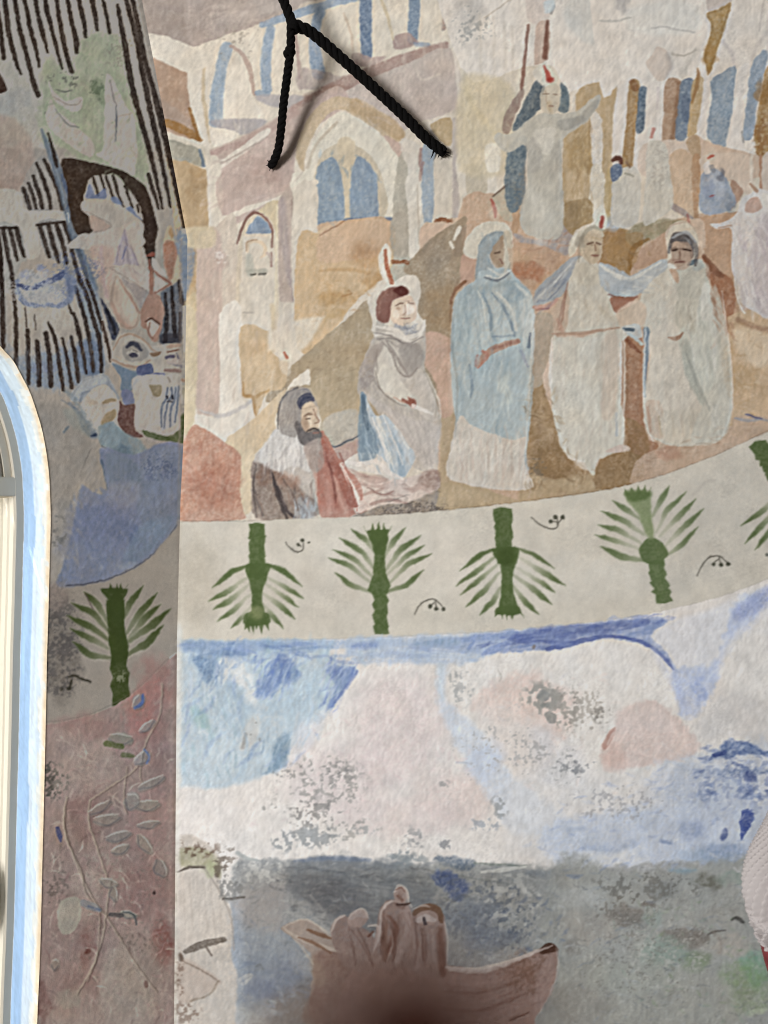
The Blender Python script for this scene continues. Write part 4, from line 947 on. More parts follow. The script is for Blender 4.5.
dabs([(250,560),(340,380),(380,400),(350,500),(260,590)], 24, 40, 7, [(70,84,98),(124,136,142)], 115, a=.5, jit=15); dabs([(215,700),(290,660),(280,880),(220,900)], 24, 46, 8, [(88,104,118),(130,142,150)], 95, a=.5, jit=15)
dabs([(480,640),(600,560),(600,1000),(490,1000)], 70, 60, 7, [(164,124,68),(194,162,112),(150,112,62),(204,180,140)], 90, a=.4, jit=10)
dabs([(0,380),(240,380),(230,760),(0,760)], 60, 50, 8, [(210,196,164),(190,176,150),(214,206,190)], 85, a=.3, jit=30)
Z(0, 0)
dabs([(205,60),(270,40),(460,0),(460,45),(330,90),(215,160)], 120, 16, 3, [(218,210,196),(198,184,168),(206,196,178)], 80, a=.35, jit=25)
dabs([(200,165),(290,140),(300,180),(205,225)], 50, 16, 3, [(168,148,138),(190,174,164),(178,160,150)], -25, a=.4, jit=30)
dabs([(340,110),(450,40),(456,110),(380,130)], 50, 18, 3, [(172,158,148),(200,188,176),(186,172,162)], 30, a=.4, jit=50)
dabs([(150,0),(300,-30),(440,-40),(260,24),(195,46)], 70, 22, 4, [(150,136,128),(184,172,163),(170,156,147)], -20, a=.4, jit=30)
dabs([(318,150),(346,150),(345,220),(320,222)], 30, 12, 3, [(112,136,158),(148,164,176),(100,126,152)], 80, a=.5, jit=30); dabs([(350,160),(378,160),(378,218),(352,218)], 30, 12, 3, [(112,136,158),(150,166,178),(100,126,152)], 80, a=.5, jit=30)
dabs([(195,230),(290,220),(292,400),(190,480)], 90, 26, 3.5, [(206,196,181),(180,164,150),(198,184,168)], 90, a=.3, jit=10)
dabs([(186,440),(240,450),(240,515),(184,516)], 60, 14, 3.5, [(166,100,76),(200,148,122),(180,122,96)], 80, a=.45, jit=60)
Z()

# ============ palm frieze, main wall
Z()
P([(170,FRT[0][1])] + FRT[1:] + [(960,495)] + FRB[::-1][1:], (199,193,180), sm=False, e=.4, s=.6, g=.04, gs=3)
# undo spill: band only between the two curves
B(240,560,90,60,(186,178,165),a=.35,g=.5,gs=2); B(300,600,120,40,(190,182,170),a=.4,g=.4); B(450,560,60,40,(206,199,187),a=.6); B(690,540,80,70,(188,184,174),a=.5,g=.4)
B(330,545,40,40,(206,200,188),a=.5); B(560,580,120,30,(206,202,192),a=.5)
S([(175,641.5)]+FRB[1:], 1.2, (150,144,138), a=.5, s=.8)
S([(180,523),(179,580),(178,642)], 3.0, (176,168,152), a=.7, s=1.2)
GRN = (76,92,52); GRL = (120,128,92)
def palm(pid, trunk, crown, fronds, tips, dark=GRN, fade=.6):
    """trunk/crown outlines, fronds as (base, mid, tip, width, base alpha)"""
    for b, m, t, w, al in fronds:
        S([b, m, t], [w * .7, w * 1.1, 2], (196,192,176), a=.35, s=2)
        al = min(1, al + .08)
        S([b, ((b[0]+m[0])/2, (b[1]+m[1])/2 - 1), m, ((m[0]+t[0])/2, (m[1]+t[1])/2), t], [w * .42, w * .7, w * .98, w * .78, w * .06], dark, a=[al, al * .9 + .04, al + (1 - al) * .55, .95, 1.], s=.9, e=.2, g=.10, part=pid)
    P(crown, dark, part=pid, g=.12, e=.6, s=.9)
    P(trunk, dark, part=pid, g=.15, e=.6, s=.8, sm=False)
    for t in tips:
        P(t, dark, part=pid, sm=False, e=.3, s=.6)
def saw(pts_l, pts_r):
    return pts_l + pts_r[::-1]
B(197,580,30,62,(176,168,153),a=.75,g=.35,gs=2); B(740,500,60,60,(188,184,174),a=.5,g=.4)  # grey smudge and corner shade painted into the left end, right end darker
# first palm, hanging head down
Z(170, 480, 170)
q = part('palm_motif', FR, 'dark green stencilled palm hanging head down next to the corner')
palm(q, [(355,198),(395,192),(428,200),(430,250),(436,255),(430,262),(428,300),(434,345),(428,352),(430,400),(425,440),(355,440),(360,400),(356,340),(362,330),(354,290),(362,270),(352,262),(360,250)],
     [(355,380),(430,375),(450,400),(425,480),(415,540),(430,600),(440,650),(350,650),(365,600),(370,500),(340,410)],
     [((360,385),(280,415),(190,487),26,.9),((350,440),(260,505),(175,548),26,.15),((360,470),(270,545),(195,585),26,.1),((370,510),(290,585),(215,640),24,.1),((370,570),(320,625),(275,670),20,.1),
      ((430,380),(510,410),(597,480),26,.9),((440,440),(530,490),(605,535),22,.15),((430,470),(520,530),(580,575),22,.1),((420,510),(500,570),(565,628),28,.1),((420,560),(460,610),(512,672),24,.1)],
     [[(340,650),(362,640),(360,692)],[(358,640),(382,640),(378,695)],[(378,640),(402,640),(390,680)],[(395,640),(424,640),(414,698)],[(415,640),(440,630),(450,682)],[(350,625),(372,650),(336,678)]])
P([(345,600),(440,600),(446,650),(340,655)], GRN, g=.2, part=q); B(395,600,34,40,(150,152,112),a=.55,e=2)
# second, upright
Z(320, 480, 170)
q = part('palm_motif', FR, 'dark green stencilled palm standing upright, second from the corner')
palm(q, [(248,240),(295,240),(293,330),(298,420),(318,480),(303,520),(312,545),(303,560),(308,600),(302,620),(312,660),(305,672),(314,695),(250,697),(240,660),(250,650),(236,610),(244,590),(236,560),(246,540),(235,510),(215,500),(240,430),(246,330)],
     [(235,240),(305,240),(292,330),(245,330)],
     [((248,330),(205,270),(140,222),26,.25),((245,405),(190,325),(87,262),26,.3),((240,440),(150,355),(60,315),24,.25),((235,470),(130,385),(38,352),24,.2),((240,510),(140,475),(68,418),26,.35),
      ((292,345),(330,280),(388,215),26,.3),((296,410),(360,320),(455,250),26,.25),((300,430),(390,345),(475,292),24,.15),((310,470),(400,380),(505,333),26,.25),((305,505),(390,475),(468,405),26,.6)],
     [[(222,255),(240,280),(197,207)],[(228,250),(255,250),(237,190)],[(250,250),(282,250),(266,186)],[(276,250),(300,250),(290,193)],[(295,270),(305,240),(325,207)]])
P([(215,235),(240,225),(300,225),(312,230),(296,300),(245,300)], GRN, part=q, g=.1)
# third, head down
Z(460, 480, 170)
q = part('palm_motif', FR, 'dark green stencilled palm hanging head down, third from the corner')
palm(q, [(150,130),(190,124),(235,130),(240,180),(232,200),(242,260),(232,275),(236,310),(240,380),(170,380),(165,310),(156,265),(162,250),(152,210),(160,195),(150,160)],
     [(150,305),(250,305),(268,335),(240,420),(240,500),(262,600),(180,600),(185,500),(185,400),(150,335)],
     [((165,310),(90,340),(0,410),24,.9),((160,345),(80,410),(-20,478),24,.4),((170,380),(90,450),(0,520),22,.25),((178,420),(110,500),(25,575),26,.25),((185,480),(150,545),(90,610),26,.3),
      ((245,305),(330,335),(430,403),20,.7),((260,345),(380,420),(475,477),28,.05),((245,390),(370,465),(430,508),22,.05),((240,430),(340,500),(415,563),28,.2),((240,480),(290,545),(355,608),26,.3)],
     [[(165,590),(190,590),(155,618)],[(180,590),(200,590),(190,628)],[(200,590),(222,590),(212,632)],[(222,590),(250,590),(238,632)],[(250,580),(268,585),(290,625)]])
P([(170,575),(258,570),(268,605),(165,608)], GRN, g=.1, part=q); B(212,345,50,50,(60,74,34),a=.6,e=2)
# fourth, upright and leaning
Z(600, 420, 168, 748)
q = part('palm_motif', FR, 'stencilled green palm standing upright, leaning left near the right edge')
palm(q, [(210,630),(280,620),(290,640),(286,660),(300,685),(292,700),(310,735),(304,745),(320,765),(312,780),(326,805),(290,818),(252,816),(248,780),(228,765),(240,750),(222,725),(232,715),(214,680),(222,670)],
     [(180,560),(220,525),(270,540),(305,590),(290,615),(280,640),(205,640),(178,600)],
     [((175,440),(120,400),(55,358),26,.4),((195,510),(110,450),(5,405),28,.25),((185,550),(80,490),(-10,468),26,.2),((190,580),(60,535),(-20,512),24,.1),((210,630),(100,610),(0,562),30,.5),
      ((235,430),(270,360),(310,292),26,.35),((250,500),(300,400),(385,320),24,.15),((265,520),(350,430),(428,350),26,.1),((290,560),(370,480),(462,395),28,.1),((295,605),(360,560),(438,475),24,.35)],
     [[(112,330),(150,350),(107,305)],[(130,330),(160,330),(140,300)],[(155,330),(190,330),(170,292)],[(180,330),(210,330),(200,292)],[(205,350),(222,330),(228,300)]], dark=(86,102,64))
P([(108,325),(140,315),(222,318),(225,360),(230,430),(240,520),(210,520),(170,420),(125,365)], (126,138,100), part=q, g=.15, s=2); P([(108,325),(140,315),(222,318),(222,345),(140,365)], (80,98,56), a=.85, s=2.5)
# fifth, only its trunk inside the frame
q = part('palm_motif', FR, 'stencilled green palm hanging head down, cut by the right edge')
palm(q, [(662,118),(690,96),(740,88),(770,150),(860,300),(800,330),(745,268),(735,235),(728,232),(722,205),(712,205),(706,180),(690,178),(684,150)],
     [(790,260),(860,240),(900,300),(1000,420),(940,460),(850,400)],
     [((790,330),(730,400),(628,470),26,.0),((820,370),(730,460),(645,548),26,.1),((840,400),(760,490),(690,578),26,.1),((870,420),(830,510),(790,610),26,.1),((880,300),(980,300),(1090,330),26,.6),((900,330),(1000,360),(1100,420),26,.3)],
     [])
# berry sprigs
def sprig(stem, twigs, dots, lab):
    q = part('berry_sprig', FR, lab)
    S(stem, [3.5,6,6,4], (52,50,42), a=.85, s=.6, part=q)
    for t in twigs: S(t, 5, (52,50,42), a=.85, s=.6, part=q)
    for d in dots:
        P([(d[0]+d[2]*np.cos(t), d[1]+d[2]*np.sin(t)) for t in np.linspace(0, 6.28, 9)[:-1]], (50,52,40), part=q, e=.3)
Z(170,480,170)
sprig([(522,280),(545,310),(580,325),(600,312),(603,285)], [[(590,300),(580,292)]], [(599,273,8),(578,292,8),(628,282,5)], 'small dark sprig of berries right of the first hanging palm')
Z(320,480,170)
sprig([(428,605),(450,565),(490,540),(525,542),(558,580)], [[(522,545),(527,575)],[(515,555),(500,568)]], [(498,571,9),(526,581,9),(557,584,9)], 'small dark sprig of berries right of the upright second palm')
Z(460,480,170)
sprig([(322,168),(360,200),(410,222),(440,210),(440,170)], [[(438,190),(415,186)],[(440,200),(460,175)]], [(430,168,10),(410,186,9),(464,167,10)], 'small dark sprig of berries right of the third palm')
Z(600,420,168,748)
sprig([(434,693),(455,645),(490,612),(530,606),(570,638)], [[(530,612),(540,642)],[(530,622),(512,628)]], [(507,640,8),(540,646,9),(571,641,9)], 'small dark sprig of berries right of the leaning palm')
B(745,600,10,10,(60,66,60),a=.8,e=1)
F(560,700,120,60,(196,190,178),thr=.5,sc=4,a=.3)
S([(420,330),(470,275),(510,270)],9,(160,154,146),a=.5,s=2)

# ============ seascape field
Z()
SEAP = [(170,644)]+FRB[1:]+[(960,1200),(170,1200)]
P(SEAP, (216,211,205), sm=False, e=.3, s=.5, g=.05, gs=4)
Z(170, 620, 200)
# blue storm of sky at the left
P([(30,85),(250,82),(560,75),(600,78),(640,170),(720,190),(620,340),(520,440),(470,500),(440,560),(370,600),(300,640),(180,640),(40,640),(25,300)], (174,190,200), g=.3, gs=3, s=3, e=3)
P([(60,500),(240,480),(440,560),(330,620),(200,650),(40,640)], (186,198,204), a=.6, s=8)
for k,(a,b) in enumerate([((40,95),(250,110)),((60,110),(420,100)),((120,125),(300,130)),((250,95),(560,92)),((300,110),(560,110))]):
    S([a,((a[0]+b[0])/2,(a[1]+b[1])/2-4),b],[22,34,20],(96,126,172) if k<3 else (136,160,190),a=.7,g=.5,ang=5,s=2,e=1.5)
P([(90,140),(160,140),(175,180),(150,240),(120,210)], (86,118,160), a=.85, g=.4, s=3, e=2); S([(180,130),(240,150),(260,170)],[20,34,14],(108,136,178),a=.7,g=.4,s=2)
P([(180,150),(270,160),(320,240),(330,330),(290,300),(240,240),(190,230)], (214,213,209), a=.85, g=.3, s=5, e=3)
P([(180,270),(270,250),(310,340),(310,420),(260,440),(190,380)], (158,178,192), a=.7, g=.35, s=5, e=3)
P([(75,340),(130,350),(150,420),(100,400)], (148,178,178), a=.85, g=.3, s=4, e=3)
P([(330,290),(370,210),(410,140),(450,140),(500,200),(490,240),(430,250),(380,290)], (98,130,188), a=.85, g=.45, ang=-60, s=3, e=2)
B(425,165,34,34,(74,108,182),a=.7,g=.5)
for k in range(9): S([(400+k*12,180+k*5),(340+k*16,300+k*2)],[7,3],(108,138,196) if k%2 else (206,212,218),a=.45,g=.5,s=1)
P([(450,250),(600,180),(600,330),(500,430),(440,380)], (178,196,206), a=.7, g=.35, ang=-65, s=5)
P([(605,200),(640,175),(715,190),(690,240),(620,335),(600,330),(640,260)], (112,138,190), a=.85, g=.5, ang=-58, s=2, e=1.5)
S([(720,195),(680,255),(620,335)],[8,14,6],(86,112,182),a=.9,g=.3); B(655,190,40,20,(120,142,196),a=.6,g=.6)
P([(400,470),(450,440),(450,540),(440,570),(350,600),(390,560)], (110,140,166), a=.85, g=.4, s=2.5, e=2)
P([(20,90),(50,90),(40,640),(25,640)], (196,200,196), a=.8, s=3)
P([(300,370),(350,380),(330,470),(290,500),(270,490)], (200,200,196), a=.8, s=3, e=2); B(330,392,5,4,(130,130,128),a=.8,e=1); B(345,460,4,9,(130,130,128),a=.7,e=1); B(310,440,4,4,(130,130,128),a=.7,e=1); S([(290,440),(280,490)],14,(140,140,138),a=.7,g=.4)
P([(490,400),(560,380),(600,340),(560,480),(520,560),(450,600),(470,500)], (208,210,214), a=.8, s=6)
Z()
S([(178,648),(230,646),(300,645),(345,644),(400,642)], [8,10,9,8,8], (150,172,200), a=.75, g=.45, s=2)
dabs([(180,645),(340,643),(380,642),(345,690),(320,740),(280,780),(200,790),(182,760)], 90, 26, 4.5, [(120,150,190),(150,178,200),(200,208,212),(170,190,202),(104,134,186),(150,176,184)], 115, a=.55, jit=35, s=1.2, g=.5)
dabs([(180,645),(340,643),(440,640),(430,656),(330,662),(200,656)], 40, 30, 4, [(96,126,180),(120,150,190),(180,196,210),(110,138,196)], 4, a=.6, jit=12, s=1, g=.5)
for pts_, n_, c_, an_ in (([(186,646),(240,646),(232,690),(205,690)],50,[(78,112,158),(110,142,182),(150,176,200)],110),([(255,655),(300,655),(296,690),(258,700)],70,[(84,116,190),(120,148,204),(178,196,214),(92,126,186)],118),([(325,660),(360,664),(335,712),(322,705)],60,[(88,114,190),(130,152,204),(190,202,216),(76,104,178)],122),([(262,735),(290,735),(290,765),(262,770)],40,[(104,138,166),(140,164,182),(168,186,196)],100),([(185,700),(230,690),(240,770),(186,780)],60,[(150,178,186),(186,200,204),(136,166,178),(200,208,208)],80),([(215,665),(250,665),(255,720),(225,740)],40,[(210,211,207),(196,204,206),(180,196,204)],60),([(290,690),(325,680),(300,760),(285,760)],40,[(188,202,212),(210,212,212),(170,190,206)],112)):
    dabs(pts_, n_, 15, 2.2, c_, an_, a=.6, jit=14, s=.9, g=.5)
# pink clouds
q = part('cloud_motif', SEA, 'wide pink and white painted cloud at the left of the sea view')
Z(170, 620, 200)
P([(20,660),(180,650),(330,610),(460,560),(560,470),(640,330),(720,210),(850,160),(1000,170),(1060,260),(1120,400),(1180,520),(1270,640),(1280,760),(1180,860),(900,900),(500,910),(250,930),(20,960)], (218,213,207), part=q, g=.04, s=4)
B(880,420,220,260,(204,188,186),a=.6,g=.4,gs=2); B(650,620,240,170,(206,192,190),a=.6,g=.4,gs=2); B(1100,680,190,120,(206,188,182),a=.6,g=.4,gs=2); B(900,760,300,90,(206,192,188),a=.6); B(1050,520,80,110,(210,204,200),a=.5); B(300,740,200,90,(218,212,206),a=.6)
B(430,810,200,100,(220,216,210),a=.5)
q = part('cloud_motif', SEA, 'rounded pink tinged painted cloud in the middle of the sea view')
Z(370, 620, 200)
P([(290,200),(400,150),(480,130),(560,100),(640,92),(768,105),(900,80),(1000,95),(1100,160),(1160,260),(1170,360),(1260,460),(1230,540),(1100,600),(900,700),(640,680),(560,620),(500,560),(420,440),(310,320)], (219,215,209), part=q, g=.04, s=3)
P([(440,260),(520,225),(620,200),(700,250),(790,290),(760,420),(700,470),(600,410),(480,380),(400,330)], (212,190,180), a=.75, g=.35, gs=2, s=8, e=6)
P([(400,330),(520,330),(680,420),(700,500),(640,640),(560,600),(480,480)], (212,204,198), a=.7, s=8, e=4); P([(620,420),(690,430),(690,510),(630,520)], (212,212,214), a=.7, s=8)
B(740,560,120,130,(200,200,204),a=.5,g=.4)
Z(568, 620, 200)
P([(180,410),(200,350),(300,310),(370,330),(440,390),(490,450),(500,500),(430,540),(300,560),(190,580),(140,570),(130,480)], (205,186,178), a=.85, g=.25, gs=2, s=2.5, e=3)
P([(185,350),(300,310),(380,350),(400,420),(280,420),(200,430)], (208,196,190), a=.6, s=5)
B(180,530,50,60,(196,166,156),a=.5); P([(160,430),(180,410),(170,460),(140,500),(130,475)], (176,136,124), a=.8, s=1); S([(175,430),(150,480)],5,(206,196,190),a=.8)
# blue upper edge
P([(-400,130),(-100,115),(0,100),(60,85),(150,70),(230,80),(300,100),(350,130),(390,170),(415,200),(420,190),(400,150),(370,110),(320,60),(380,-5),(200,0),(0,20),(-200,45),(-560,80),(-600,110)], (116,138,188), a=.9, g=.45, ang=-8, s=1.5, e=2)
S([(-80,112),(0,94),(70,76),(150,62),(230,70),(310,98),(365,140),(405,190)],[16,22,18,14,12,14,14,8],(72,92,164),a=.9,g=.3,ang=-8)
S([(-180,80),(-60,48),(60,38),(190,22),(300,5)],[24,50,34,30,24],(80,100,166),a=.8,g=.5,ang=-8,s=2,e=2)
P([(320,60),(420,-5),(520,-30),(700,-110),(900,-160),(900,60),(768,60),(640,40),(600,160),(560,240),(480,200),(420,200),(390,130)], (212,212,214), g=.1, s=4, a=.9)
P([(405,190),(470,180),(560,170),(600,60),(640,-70),(720,-100),(730,-10),(620,130),(570,240),(530,320),(500,370),(430,360),(410,260)], (176,188,214), a=.85, g=.35, gs=3, s=3.5, e=4)
B(505,270,40,60,(136,156,202),a=.7,g=.6); S([(405,180),(412,230),(440,320)],[8,14,24],(144,162,206),a=.6,g=.5,s=3); P([(640,-40),(768,-130),(768,-60),(660,0)], (128,146,200), a=.7, g=.5, s=4)
S([(330,110),(420,270),(440,340)],24,(188,196,216),a=.5,s=4)
Z(370, 620, 200)
P([(-80,70),(100,62),(300,55),(500,45),(640,35),(768,25),(768,100),(700,85),(600,90),(520,105),(460,135),(400,160),(300,170),(100,165),(-60,160)], (168,184,204), a=.85, g=.4, ang=-4, s=3, e=3)
S([(180,90),(260,85),(330,85)],[20,34,20],(128,156,188),a=.7,g=.5,s=3); S([(-60,100),(20,95)],[20,24],(112,138,196),a=.7,g=.5,s=2); S([(360,78),(440,66),(560,55)],[20,34,34],(120,146,200),a=.7,g=.5,s=2); S([(560,70),(660,60),(760,70)],[40,60,66],(76,98,172),a=.75,g=.5,s=2,ang=-6); S([(380,110),(400,80)],[14,6],(108,136,196),a=.6); S([(430,130),(480,110),(530,90)],[10,30,14],(108,134,196),a=.7,g=.4)
for k in range(4): S([(240,110+k*12),(320,120+k*10),(370,140+k*8)],[5,7,4],(208,212,216),a=.5,s=1)
# pale blue valley between clouds
P([(265,170),(300,175),(285,250),(290,310),(400,400),(470,490),(540,590),(680,700),(768,800),(560,820),(470,700),(400,600),(330,480),(290,400),(260,280)], (198,206,216), a=.85, g=.25, s=5, e=3)
B(440,540,70,100,(184,196,216),a=.5,rot=40,g=.4); S([(275,175),(270,240),(280,300)],[24,28,20],(190,204,214),a=.6,s=3); S([(330,545),(390,550)],7,(170,176,186),a=.6)
# right part of the sky
Z(568, 620, 200)
P([(500,380),(600,280),(700,260),(900,280),(900,480),(640,470),(520,460)], (196,194,192), a=.6, g=.2, s=8, e=5); P([(600,100),(700,20),(900,-60),(900,300),(640,280),(590,240)], (216,213,208), a=.8, s=6)
P([(300,600),(560,500),(900,480),(900,900),(300,900)], (190,196,206), a=.8, g=.25, s=10, e=8)
P([(-200,600),(100,580),(300,600),(300,900),(-200,900)], (206,205,204), a=.7, g=.2, s=10)
P([(570,505),(620,465),(700,475),(760,500),(900,490),(900,520),(700,515),(600,530),(540,535)], (66,96,156), a=.9, g=.4, s=2, e=3); S([(560,520),(600,510)],[14,18],(48,70,140),a=.9)
S([(540,580),(640,585),(720,580),(780,590)],[16,24,20,14],(82,106,156),a=.75,g=.55,s=2,e=3); B(700,600,24,26,(52,72,140),a=.85,g=.4,e=5)
B(680,660,40,40,(90,112,168),a=.7,g=.6); F(640,680,200,140,(96,112,158),thr=.52,sc=4,a=.6); B(685,762,30,12,(50,74,150),a=.95,e=4)
P([(400,560),(640,600),(660,768),(420,740)], (172,182,198), a=.6, g=.4, s=8, e=6)
Z(568, 820, 200)
P([(-40,0),(900,-60),(900,180),(600,190),(400,190),(100,180),(-40,180)], (180,190,206), a=.8, g=.3, s=6, e=4)
B(170,140,150,60,(210,210,208),a=.7); S([(60,105),(160,110),(250,90)],[20,36,20],(148,164,190),a=.7,g=.5,s=3); B(480,30,60,50,(132,150,186),a=.7,g=.6); B(600,130,110,60,(124,146,180),a=.75,g=.5); B(370,75,30,16,(110,132,172),a=.7); B(520,150,130,40,(150,168,190),a=.7)
S([(690,-20),(680,15),(665,70)],[50,44,12],(48,72,156),a=.95,g=.2,e=2); B(600,58,16,18,(70,90,150),a=.9,e=4); S([(0,40),(60,30)],14,(150,164,186),a=.6,s=2)
# --- sea
Z(170, 820, 200)
WAT = (128,134,138)
P([(240,180),(330,150),(480,150),(640,142),(768,152),(1000,170),(1180,168),(1360,178),(1540,190),(2350,240),(2350,1200),(20,1200),(20,400),(230,330)], (150,152,152), g=.3, gs=2.5, s=2.5, e=3)
P([(470,155),(560,148),(680,142),(768,152),(900,160),(1000,200),(1000,420),(700,420),(560,330),(450,260)], (112,118,124), a=.9, g=.35, gs=2, ang=6, s=6, e=5)
S([(480,158),(620,146),(768,154)],[6,18,12],(104,118,140),a=.7,g=.3,s=1.5)
P([(200,350),(430,250),(450,420),(520,480),(560,640),(400,760),(240,768),(230,600)], (148,156,166), a=.85, g=.3, s=8, e=5)
P([(260,280),(430,240),(450,340),(420,420),(280,400)], (170,162,156), a=.8, g=.3, s=8, e=4)
B(400,600,130,110,(118,130,154),a=.7,g=.4); B(330,520,110,100,(148,158,170),a=.6); B(560,250,120,60,(112,114,120),a=.6,g=.5); B(640,300,130,90,(94,94,100),a=.6,g=.4); B(350,650,70,50,(112,124,152),a=.6); 
P([(480,640),(768,600),(768,1000),(240,1000),(300,768)], (140,128,120), a=.8, g=.25, s=10)
P([(265,610),(300,590),(320,595),(290,630),(265,630)], (178,178,176), a=.9); S([(270,625),(310,600)],6,(140,144,150),a=.6)
B(240,770,140,60,(190,190,186),a=.7); B(380,740,60,30,(172,174,176),a=.7)
F(340,200,140,60,(208,206,200),thr=.5,sc=4,a=.8); B(480,340,24,20,(96,98,102),a=.6); S([(540,290),(580,340)],[10,12],(150,150,150),a=.6)
Z(370, 820, 200)
P([(-40,170),(100,180),(250,150),(400,180),(560,170),(900,210),(900,560),(560,490),(400,560),(290,560),(280,350),(200,240)], (140,144,144), a=.7, g=.4, gs=2.2, s=6, e=5)
P([(240,150),(300,138),(400,155),(395,185),(330,190)], (94,108,124), a=.85, g=.5, s=2, e=2)
P([(230,215),(270,195),(340,215),(385,260),(350,310),(300,280)], (58,82,150), a=.9, g=.4, s=3, e=4)
B(400,370,120,90,(96,112,138),a=.65,g=.55,hard=1.2); B(470,450,140,50,(104,118,140),a=.6,g=.5); F(450,340,220,160,(86,98,116),thr=.54,sc=3,a=.6); F(600,420,150,120,(94,104,120),thr=.55,sc=3,a=.6); F(560,300,200,120,(196,196,192),thr=.56,sc=5,a=.7)
S([(400,165),(500,172),(600,175)],[6,10,6],(122,130,124),a=.8,g=.4); S([(430,200),(520,190),(600,178)],[10,16,8],(206,205,198),a=.7); S([(600,205),(680,210),(768,205)],[20,30,20],(118,126,134),a=.75,g=.5,s=2); S([(340,215),(440,230),(540,245)],[5,9,6],(120,126,128),a=.7,g=.4)
B(130,150,60,24,(124,132,136),a=.7,g=.5)
Z(568, 820, 200)
P([(-60,180),(200,200),(400,190),(900,180),(900,1000),(-60,1000)], (150,152,148), g=.35, gs=2.2, s=6, e=5)
S([(390,190),(450,195),(490,192)],[10,18,8],(128,150,162),a=.8,g=.4,s=2)
B(530,235,60,36,(98,98,88),a=.75,g=.6,hard=2); B(640,225,90,30,(128,144,136),a=.6,g=.5); B(350,270,80,40,(118,122,122),a=.6,g=.6); F(300,260,260,70,(106,106,102),thr=.54,sc=3)
B(230,370,90,44,(112,106,100),a=.7,g=.6,hard=2); B(310,325,36,14,(108,102,96),a=.7,e=4); F(220,360,160,70,(100,96,90),thr=.5,sc=3,a=.7); B(330,380,50,50,(146,160,154),a=.6)
B(440,455,90,40,(114,108,102),a=.7,g=.6,hard=2); F(450,450,130,50,(100,94,88),thr=.5,sc=3,a=.7)
B(40,300,120,60,(172,176,176),a=.6); B(80,420,130,70,(160,154,146),a=.6); B(20,490,50,40,(120,116,110),a=.6,g=.6); B(600,380,150,60,(150,148,142),a=.5)
B(370,510,120,70,(134,152,142),a=.65,g=.4); B(490,535,70,50,(112,128,100),a=.65,g=.5); B(630,480,110,50,(172,164,154),a=.6); B(720,560,70,90,(106,150,128),a=.7,g=.45); B(680,600,110,70,(122,144,104),a=.65,g=.5); B(710,690,110,70,(124,140,110),a=.6,g=.45); B(715,740,40,18,(172,180,160),a=.7)
P([(-40,560),(500,580),(640,700),(640,1000),(-40,1000)], (150,150,142), a=.65, g=.3, s=12, e=6); B(250,600,200,80,(160,164,156),a=.5,g=.4); B(30,700,150,110,(124,120,114),a=.5)
S([(630,382),(650,378),(672,392)],[8,16,12],(56,54,52),a=.9,g=.3,s=.8); S([(535,442),(565,428),(605,425)],[5,9,5],(86,82,78),a=.8,g=.3); S([(560,430),(590,470),(580,510)],14,(134,126,118),a=.6,g=.5,s=2)
S([(-5,212),(30,218),(55,212)],[8,18,6],(116,128,146),a=.7,g=.4)
F(300,520,340,240,(186,186,180),thr=.62,sc=3,a=.5); F(300,520,340,240,(112,110,104),thr=.64,sc=2.5,a=.5)
Z()
dabs([(235,868),(300,860),(460,858),(560,866),(768,884),(768,1030),(240,1030)], 650, 11, 2.6, [(104,110,114),(172,176,176),(150,156,160),(122,132,146),(96,100,100),(192,194,190),(140,142,138)], 4, a=.42, jit=55, g=.5)
dabs([(260,868),(450,862),(470,905),(430,930),(340,935),(290,900)], 150, 16, 3, [(92,96,102),(112,120,132),(140,142,142),(80,82,86)], 6, a=.45, jit=22, g=.5)
dabs([(440,885),(560,890),(570,950),(470,960)], 120, 9, 3, [(88,104,134),(176,182,186),(110,122,142),(196,198,196)], -20, a=.5, jit=60, g=.5)
dabs([(238,920),(300,930),(330,1000),(240,1010)], 80, 14, 3.5, [(118,132,156),(160,168,176),(140,150,166)], 20, a=.45, jit=50, g=.5)
dabs([(600,900),(768,900),(768,1024),(640,1024)], 160, 9, 3, [(132,148,136),(160,158,150),(112,116,108),(176,178,170),(124,140,112)], 10, a=.4, jit=70, g=.5)
dabs([(560,800),(700,750),(768,745),(768,872),(600,868),(520,850)], 260, 12, 3, [(160,174,200),(206,208,210),(134,152,188),(184,192,206),(212,211,208)], -8, a=.42, jit=40, g=.5)
dabs([(690,745),(768,740),(768,800),(700,800)], 70, 10, 3.5, [(60,86,150),(84,108,164),(120,140,182)], -4, a=.55, jit=25, g=.5)
dabs([(480,640),(640,615),(690,615),(640,630),(560,645),(490,655)], 70, 18, 3, [(70,92,166),(100,124,190),(130,150,200),(84,104,172)], -8, a=.55, jit=10, g=.5)
dabs([(330,690),(450,670),(480,800),(330,830),(240,840)], 140, 10, 3, [(206,186,184),(222,218,213),(200,184,182),(216,206,202)], 30, a=.3, jit=80, g=.4); dabs([(480,670),(680,660),(690,790),(520,800)], 120, 10, 3, [(212,196,188),(222,219,214),(204,202,204)], 30, a=.3, jit=80, g=.4)
